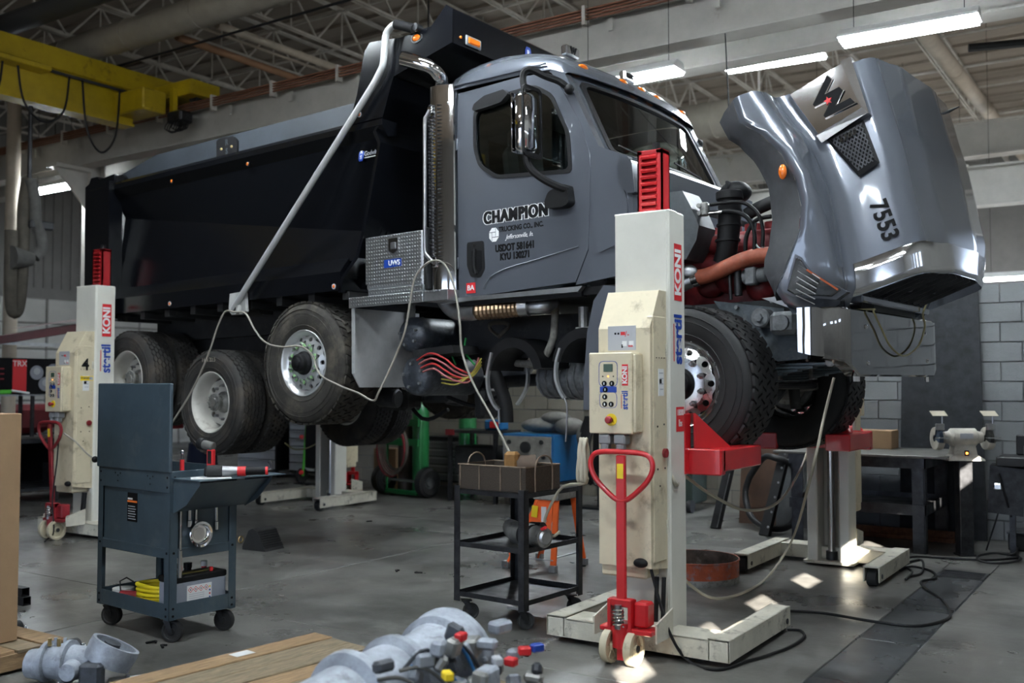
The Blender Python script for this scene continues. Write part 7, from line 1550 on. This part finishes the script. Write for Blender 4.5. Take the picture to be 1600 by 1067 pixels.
for k, (mt, lb_) in enumerate((('red_dull', 'coiled red welding hose hanging on the green cylinder cart'), ('hose_tan', 'coiled tan welding hose hanging on the green cylinder cart'))):
    m = MB()
    for j in range(5): m.tube([(.24 * math.cos(a) * (1 + .05 * j), -.10 - .02 * j - .015 * k, .62 + (.30 + .02 * j) * math.sin(a)) for a in [2 * PI * i / 26 for i in range(26)]], .010, 6, True)
    tag(m.build('welding_hose', mt, None, loc=(-9.22 + k * .10, 11.1 - .02, .05 + k * .04), rot=(0, 0, math.radians(-8)), smooth=60, label=lb_, cat='hose'), kind='stuff') if False else m.build('welding_hose', mt, None, loc=(-9.22 + k * .12, 11.02 - .08 * k, .05 + k * .04), rot=(0, 0, math.radians(-8)), smooth=60, label=lb_, cat='hose')
t = thing('floor_carton', 'small brown carton on the floor behind the far rear lift', 'box', (-10.0, 11.75, 0)); MB().bb((-.22, -.15, 0), (.22, .15, .62), .004).build('carton_body', 'cardboard', t); MB().bb((-.222, -.03, .621), (.222, .03, .623)).build('carton_tape', 'tape', t)
# ---- welders ---------------------------------------------------------------------
wd = thing('welding_machine', 'blue welding machine with dial panel behind the black cart', 'welder', (-7.0, 10.95, 0))
MB().bb((-.40, 0, .33), (.40, .62, .95), .012).build('welder_case', 'blue', wd); MB().bb((-.38, -.014, .58), (.36, .0, .92), .004).build('front_panel', pm('panel_cream', (.34, .32, .28), .6, var=.25, vs=9), wd); MB().bb((-.38, -.012, .50), (.36, .0, .57)).build('blue_strip', 'blue', wd)
for k in range(5): MB().bb((-.36, -.012, .36 + k * .028), (.34, .0, .372 + k * .028)).build('vent_slat', 'label_grey', wd)
d_ = MB().cyl((-.02, -.05, .78), (-.02, -.012, .78), .075, n=18).build('current_dial', 'matte_dark', wd)
for x, z in ((-.28, .84), (-.20, .66), (.22, .85), (.25, .66), (.12, .64)): MB().cyl((x, -.035, z), (x, -.012, z), .03, n=12).build('knob', 'matte_dark', wd)
MB().bb((-.42, -.05, .20), (.42, .66, .33), .01).build('running_gear', 'black', wd)
for x in (-.32, .32): MB().lathe([(0, -.03), (.13, -.035), (.14, 0), (.13, .035), (0, .03)], (x, .1, .14), (1, 0, 0), 20).build('wheel', pm('wheel_tan', (.13, .11, .09), .8), wd)
MB().bb((-.42, .5, .0), (.42, .58, .22)).build('rear_stand', 'black', wd)
t = thing('welding_blanket', 'crumpled grey welding blanket draped over the blue welder', 'blanket', (-6.85, 11.15, .952))
for k, (x, y, z, r, sc) in enumerate(((-.15, .1, .10, .12, (2.4, 1.2, .8)), (.1, .1, .20, .11, (2.0, 1.1, .8)), (.30, .1, .10, .13, (1.6, 1.3, .9)), (.0, .2, .12, .13, (2.2, 1.2, .9)), (.52, .1, -.02, .10, (1.0, 1.2, 1.6)))): MB().ball((x, y, z), r, 16, 10, sc).build('fold', 'canvas', t, smooth=80)
t = thing('welding_table', 'dark welding table with red corner left of the blue welder', 'table', (-7.95, 11.0, 0)); MB().bb((-.42, 0, .93), (.42, .6, .97), .004).build('table_top', 'dark_steel', t); MB().bb((-.42, -.02, .90), (-.28, .0, .98)).build('red_corner', 'red_dull', t)
for x in (-.38, .38):
    for y in (.04, .56): MB().bb((x - .025, y - .025, 0), (x + .025, y + .025, .93)).build('table_leg', 'dark_steel', t)
MB().bb((-.36, .1, .35), (.36, .5, .75), .02).build('lower_locker', 'matte_dark', t)
t = thing('parts_tray', 'blue and red bin on the dark welding table', 'bin', (-7.7, 11.25, .972)); MB().bb((-.14, -.1, 0), (.14, .1, .14), .02).build('bin_body', 'blue', t); MB().bb((-.03, -.13, .03), (.10, -.09, .12), .01).build('red_lid', 'label_red', t)
t = thing('cable_rack', 'black welding cables hung on a steel stand right of the welder', 'rack', (-6.15, 11.2, 0)); MB().bb((-.02, .1, 0), (.02, .14, 1.2)).build('post', 'dark_steel', t); MB().bb((-.25, .0, 0), (.25, .25, .03)).build('foot', 'dark_steel', t); MB().bb((-.12, -.05, 1.15), (.12, .12, 1.19)).build('hook_bar', 'dark_steel', t)
for k in range(7): MB().tube(smooth_path([(-.10 + k * .03, -.03, 1.19), (-.20 + k * .03, -.05 - .01 * k, .85), (-.14 + k * .04, -.06 - .02 * k, .35 + .03 * (k % 3)), (.0 + k * .03, -.05 - .01 * k, .55), (.02 + k * .02, -.02, 1.17)], 5), .020, 6).build('cable_loop', 'black', t)
t = thing('power_unit', 'tall dark machine cabinet behind the nearest lift column', 'machine', (-5.35, 11.6, 0)); MB().bb((-.35, 0, .1), (.35, .5, 1.05), .02).build('cabinet', pm('dark_green', (.02, .035, .025), .6, var=.4), t); MB().bb((-.3, .1, 1.05), (.3, .4, 1.62), .01).build('blue_column', 'blue', t); MB().tube([(-.30, -.05, .7), (-.30, -.08, 1.15), (-.1, -.08, 1.18), (.1, -.08, 1.15)], .025, 8).build('red_handle', 'red', t)
for s in (-1, 1): MB().cyl((s * .3, .0, .08), (s * .36, .0, .08), .08, n=14).build('wheel', 'rubber_clean', t)
# ---- leaning posts and boards, hose between the lifts ----------------------------
t = thing('leaning_track', 'black perforated steel post leaning at the wall, left one', 'post', (-4.25, 10.75, 0)); MB().bar((0, -.25, 0), (.12, .28, 1.25), .10, .06).build('channel', 'black', t); MB().bar((.035, -.28, .02), (.155, .25, 1.25), .012, .012).build('bright_edge', 'steel', t)
t = thing('leaning_track', 'black perforated steel post leaning at the wall, right one', 'post', (-3.62, 10.55, 0)); MB().bar((0, -.25, 0), (.12, .38, 1.2), .11, .06).build('channel', 'black', t)
for k in range(6): MB().cyl((.045 + .09 * k / 6, -.27 + .42 * k / 6, .10 + .15 * k), (.055 + .09 * k / 6, -.30 + .42 * k / 6, .10 + .15 * k), .012, n=6).build('bolt', 'steel', t)
t = thing('leaning_board', 'brown wooden board leaning behind the black posts', 'board', (-3.95, 11.15, 0)); MB().bar((0, -.05, 0), (0, .12, 1.3), .5, .02, up=(0, 1, 0)).build('board', pm('board_brown', (.07, .035, .02), .7, var=.3), t)
t = thing('leaning_steel_sheet', 'grey steel panel leaning at the wall left of the workbench', 'panel', (-3.45, 11.1, 0)); MB().bar((0, -.02, 0), (0, .14, 1.05), .62, .015, up=(0, 1, 0)).build('panel', pm('panel_grey', (.075, .078, .08), .6, var=.3), t)
wh = [V((-4.0, 10.9, .55)), V((-3.8, 10.8, .78)), V((-3.6, 10.6, .80)), V((-3.45, 10.75, .70)), V((-3.42, 10.8, .40)), V((-3.45, 10.7, .10)), V((-3.6, 10.5, .05)), V((-3.9, 10.7, .12)), V((-4.05, 10.9, .35))]
MB().tube(smooth_path(wh + [wh[0]], 5)[:-1], .035, 8, True).build('suction_hose', 'rubber_clean', None, smooth=60, label='thick dark looped hose lying left of the workbench', cat='hose')
# ---- workbench with grinder, black sheet, carton, right stand -----------------------
wbn = thing('workbench', 'heavy welded steel workbench at right under the black sheet', 'bench', (-2.55, 10.0, 0))
MB().bb((-.85, -.06, .90), (.80, 1.18, .925), .004).build('bench_top', 'alu_dirty' if False else pm('bench_top', (.13, .125, .115), .5, .5, var=.4, vs=6), wbn)
for x, s in ((-.62, 1), (.53, -1)):
    for y in (0, 1.08): MB().bb((x - .055, y, 0), (x + .055, y + .012, .90)).bb((x - s * .055 - .006, y, 0), (x - s * .055 + .006, y + .10, .90)).build('bench_leg', 'dark_steel', wbn)
for z in (.36, .80):
    MB().bb((-.70, -.012, z), (.60, .0, z + .10)).build('front_rail', 'dark_steel', wbn); MB().bb((.588, -.012, z), (.60, 1.10, z + .10)).build('end_rail', 'dark_steel', wbn); MB().bb((-.70, 1.09, z), (.60, 1.10, z + .10)).build('back_rail', 'dark_steel', wbn); MB().bb((-.70, 0, z), (-.69, 1.10, z + .10)).build('end_rail', 'dark_steel', wbn)
MB().bb((-.66, .01, .40), (.58, 1.08, .41)).build('lower_shelf', 'dark_steel', wbn)
t = thing('bench_carton', 'flat brown carton on the workbench beside the black sheet', 'box', (-2.75, 10.95, .925)); MB().bb((-.32, -.16, 0), (.32, .16, .19), .004).build('carton_body', 'cardboard', t); MB().bb((-.322, -.02, .189), (.322, .02, .192)).build('carton_tape', 'tape', t)
t = thing('floor_pipe', 'brown steel channel lying on the floor under the workbench', 'channel', (-2.5, 10.9, 0)); MB().bb((-.75, -.06, 0), (.65, .06, .05), .005).build('web', 'rust', t); MB().bb((-.75, -.06, .05), (.65, -.045, .12)).build('flange', 'rust', t)
pl3 = thing('black_sheet', 'tall black painted plywood sheet standing against the grey block wall', 'sheet', (-2.0, 11.22, 0)); MB().add([(-.46, 0, 0), (.40, -.03, 0), (.345, .04, 2.68), (-.40, .04, 2.55), (-.46, .015, 0), (.40, -.015, 0), (.345, .055, 2.68), (-.40, .055, 2.55)], [(0, 1, 2, 3), (7, 6, 5, 4), (0, 4, 5, 1), (1, 5, 6, 2), (2, 6, 7, 3), (3, 7, 4, 0)]).build('sheet_face', 'plywood_black', pl3, smooth=0)
for x, z, w in ((.30, 2.63, .05), (-.425, 1.52, .04), (.375, 1.62, .015)): MB().add([(x - w, .033 - .026 * z / 2.6 - .012, z), (x + w, .02 - .0 - .01, z + w), (x + w * .2, .01, z + w * 2.2)], [(0, 1, 2)]) if False else None
gd = thing('bench_grinder', 'cream double wheel bench grinder on a dark steel pedestal', 'grinder', (-1.65, 10.17, 0), math.radians(33))
MB().bb((-.062, -.062, 0), (.062, .062, .885), .006).build('pedestal', 'dark_steel', gd); MB().bb((-.075, -.075, 0), (.075, .075, .015)).build('pedestal_foot', 'dark_steel', gd)
MB().loft([[(-.17, -.09, .885), (.17, -.09, .885), (.17, .09, .885), (-.17, .09, .885)], [(-.165, -.085, .90), (.165, -.085, .90), (.165, .085, .90), (-.165, .085, .90)], [(-.11, -.06, .94), (.11, -.06, .94), (.11, .06, .94), (-.11, .06, .94)], [(-.09, -.055, 1.06), (.09, -.055, 1.06), (.09, .055, 1.06), (-.09, .055, 1.06)]]).build('grinder_foot', 'mag_pot' if False else pm('grinder_cream', (.46, .43, .37), .55, var=.2, vs=12, dirt=(.2, .19, .16), da=.4, ds=20), gd, smooth=20)
MB().lathe([(0, -.18), (.05, -.18), (.06, -.13), (.085, -.11), (.085, .11), (.06, .13), (.05, .18), (0, .18)], (0, 0, 1.10), (1, 0, 0), 24).build('motor', 'grinder_cream', gd)
MB().bb((-.012, -.066, .92), (.028, -.06, .98)).build('switch_plate', 'label_black', gd); MB().bb((-.002, -.07, .945), (.018, -.065, .965)).build('switch', 'led_amber', gd); MB().bb((-.06, -.089, 1.09), (.06, -.085, 1.14)).build('name_plate', 'label_grey', gd)
for s in (-1, 1):
    MB().lathe([(.03, -.03), (.105, -.03), (.11, 0), (.105, .03), (.03, .03)], (s * .235, 0, 1.09), (1, 0, 0), 24, math.radians(200), math.radians(470)).build('wheel_guard', 'grinder_cream', gd); MB().cyl((s * .235 - .018, 0, 1.09), (s * .235 + .018, 0, 1.09), .095, n=24).build('grinding_wheel', pm('stone_blue', (.06, .085, .13), .8) if s < 0 else 'matte_dark', gd)
    MB().bb((s * .235 - .035, -.08, 1.17), (s * .235 + .035, -.03, 1.23), .005).build('guard_clamp', 'alu_dull', gd); MB().bb((s * .235 - .06, -.13, 1.095), (s * .235 + .06, -.09, 1.105)).build('tool_rest', 'alu', gd); MB().cyl((s * .235 + .02, -.06, 1.22), (s * .235 + .02, -.06, 1.32), .006, n=6).build('shield_post', 'steel', gd)
    MB().box((s * .235 - .02, -.08, 1.325), (.14, .09, .006), 0, Matrix.Rotation(.5, 3, 'X')).build('eye_shield', pm('shield_clear', (.46, .42, .33), .3), gd)
t = thing('chop_saw_stand', 'dark stand with saw at the right edge', 'stand', (-1.12, 10.35, 0)); MB().bb((-.25, -.18, .84), (.6, .25, .93), .01).build('stand_top', 'black', t); MB().bar((-.16, -.05, .84), (-.19, .0, .40), .30, .16).build('leg_plate', 'dark_steel', t)
for x in (.3, .5): MB().bb((x, .0, 0), (x + .05, .05, .84)).build('stand_leg', 'dark_steel', t)
MB().cyl((.0, .1, .93), (.0, .1, 1.02), .05, n=12).box((.06, .05, 1.05), (.18, .08, .10), .02).build('saw_motor', 'dark_steel', t); MB().bb((-.12, .16, .93), (-.02, .22, 1.12), .01).build('switch_box', 'black', t); MB().bb((-.28, -.15, .62), (-.21, -.10, .68), .01).build('outlet_box', 'alu', t)
MB().bb((-.17, -.0, 0), (-.12, .05, .84)).build('stand_leg', 'dark_steel', t)
t = thing('floor_box', 'dark low box on the floor at the right edge', 'box', (-1.0, 10.85, 0)); MB().bb((-.35, -.15, 0), (.5, .2, .16), .01).build('body', 'matte_dark', t); MB().bb((-.36, -.16, .16), (.51, .21, .18), .005).build('lid', 'dark_steel', t)
# ---- cables ------------------------------------------------------------------------
def cable(name, pts, r, mat, label, k=6, n=6): return MB().tube(smooth_path(pts, k), r, n).build(name, mat, None, smooth=60, label=label, cat='cable')
def tp(a, b_, Y): return TM @ TY(a, b_, Y)
cable('lift_cable', [tp(268, 662, -1.5), tp(300, 610, -1.45), tp(325, 555, -1.40), tp(340, 510, -1.36), tp(352, 487, -1.335), tp(366, 487, -1.335), tp(384, 490, -1.34), tp(398, 515, -1.38), tp(415, 535, -1.42), tp(440, 542, -1.42), tp(470, 541, -1.40), tp(488, 556, -1.38), tp(500, 585, -1.42), tp(530, 602, -1.42), tp(560, 614, -1.40), tp(583, 626, -1.38), tp(592, 612, -1.38), tp(612, 570, -1.32), tp(632, 520, -1.30), tp(641, 470, -1.28), tp(648, 435, -1.27), tp(665, 413, -1.25), tp(684, 407, -1.235), tp(698, 418, -1.24), tp(710, 450, -1.26), tp(718, 500, -1.30), tp(722, 550, -1.30), tp(740, 600, -1.32), tp(765, 645, -1.34), tp(788, 690, -1.36), tp(806, 728, -1.40)], .009, 'cable_grey', 'thin grey lift cable strung along the truck side over wheels and toolbox', 5)
cable('lift_cable', [WY(1030, 690, 5.62), V((-2.50, 5.56, 1.0)), WY(1066, 742, 5.9), WY(1110, 772, 6.3), WY(1165, 797, 7.0), WY(1215, 785, 7.9), WY(1250, 735, 8.7), WY(1266, 690, 9.2)], .011, 'cable_beige', 'cream cable sagging from the nearest lift to the far front lift')
cable('lift_cable', [tp(1303, 590, 1.0 - 1.6), tp(1288, 650, -.6), tp(1268, 740, -.6), G(1240, 838, .25), G(1205, 895, .05), G(1170, 922, .02), G(1120, 935, .19), G(1080, 915, .30), WY(1052, 880, 5.8), WY(1035, 840, 5.5), WY(1022, 740, 5.40), WY(1000, 700, 5.35)], .010, 'cable_beige', 'cream cable hanging from the bumper down over the drain pan')
cable('power_cable', [WY(998, 702, 5.36), WY(999, 760, 5.34), WY(1004, 830, 5.33), WY(1020, 900, 5.33), WY(1045, 985, 5.33), G(1075, 1032, .012), G(1120, 1046, .012), G(1170, 1032, .012), G(1195, 1025, .012), G(1235, 1010, .012), G(1256, 995, .012), G(1250, 985, .012), G(1230, 984, .012)], .009, 'black', 'black power cable running down the nearest lift onto the floor')
cable('power_cable', [G(1195, 964, .012), G(1210, 955, .012), G(1280, 957, .012), G(1360, 970, .012), G(1430, 978, .012), G(1478, 968, .012), G(1484, 955, .012), G(1470, 935, .012), G(1445, 918, .012), G(1440, 908, .012), G(1462, 903, .012), G(1455, 892, .012), G(1425, 885, .012), G(1405, 890, .012)], .010, 'black', 'black power cable snaking across the floor over the drain plates')
cp_ = [G(1410, 880, .012), G(1425, 870, .012), G(1480, 872, .012), G(1540, 875, .012)]
for k in range(14):
    a = k * .9; cp_.append(G(1560 + 34 * math.cos(a), 872 + 8 * math.sin(a), .012 + .004 * k))
cp_ += [G(1590, 850, .05), WY(1578, 800, 10.3), WY(1560, 740, 10.2)]
cable('power_cable', cp_, .010, 'black', 'black cable coiled on the floor at the right edge')
cable('power_cable', [G(1415, 905, .012), G(1425, 893, .012), G(1412, 882, .012), G(1440, 875, .012), G(1440, 895, .012), G(1420, 900, .012)], .010, 'black', 'short loop of black cable by the far front lift leg')
cable('power_cable', [WY(1541, 860, 10.5), WY(1560, 800, 10.5), WY(1575, 740, 10.4), WY(1570, 725, 10.3)], .008, 'black', 'thin black cord hanging from the saw stand')
m = MB()
coil = []
for k in range(60):
    a = k * 2 * PI / 12; coil.append(V((-2.96 - .015 * math.sin(k * .7) - k * .0006, 5.28 + .05 * math.cos(a) * .6, 1.20 + .13 * math.sin(a) - .06)))
coil += [V((-2.98, 5.32, 1.0)), tp(880, 760, -1.75), tp(860, 790, -1.7), tp(850, 820, -1.72), tp(862, 838, -1.75), tp(875, 830, -1.72)]
cable('coiled_cable', coil, .010, 'cable_beige', 'cream cable coiled on the left side of the nearest lift, ending on the starter', 3)
cable('bumper_wire', [tp(1338, 484, -.95 + .4), TM @ V((1.14, -.52, 2.08)), TM @ TX(1365, 487, 1.145), TM @ TX(1378, 515, 1.145), TM @ TX(1392, 542, 1.15), TM @ TX(1413, 556, 1.15), TM @ TX(1435, 540, 1.15), TM @ TX(1445, 510, 1.15), TM @ TX(1442, 490, 1.16), TM @ TX(1450, 470, 1.18)], .007, pm('wire_straw', (.42, .36, .18), .5), 'straw coloured wire looping down across the chrome bumper')
cable('lift_cable', [WY(100, 677, 6.03), WY(118, 690, 6.05), WY(140, 712, 6.12), WY(170, 730, 6.3)], .008, 'cable_grey', 'thin grey cable from the control box of the lift marked 4')
cable('power_cable', [WY(92, 680, 6.02), WY(89, 720, 6.0), WY(82, 780, 5.98), WY(84, 830, 5.98), G(74, 842, .015), G(70, 846, .012)], .008, 'black', 'black cable hanging down the lift marked 4')
cable('lift_cable', [WY(445, 692, 10.6), WY(460, 702, 10.6), WY(480, 700, 10.5), WY(500, 690, 10.3)], .009, pm('cable_olive', (.25, .22, .10), .6), 'olive cable sagging left of the far rear lift')

p_ = WY(316, 705, 9.6); t = thing('navy_stand_in', 'made-up navy draped stool in place of an unidentified dark shape under the rear tires', 'stool', (p_.x, p_.y, 0))  # invented stool standing in for an unidentified navy shape
for a in range(4): MB().cyl((.16 * math.cos(a * PI / 2 + .4), .16 * math.sin(a * PI / 2 + .4), 0), (.11 * math.cos(a * PI / 2 + .4), .11 * math.sin(a * PI / 2 + .4), .70), .014, n=8).build('leg', 'dark_steel', t)
MB().cyl((0, 0, .70), (0, 0, .74), .17, n=20, b=.01).build('seat', 'black', t); MB().lathe([(0, .80), (.15, .79), (.19, .74), (.21, .55), (.23, .30), (.22, .28)], (0, 0, 0), (0, 0, 1), 20).build('navy_cloth', pm('navy', (.008, .014, .04), .85, bump=.4, bs=12), t)
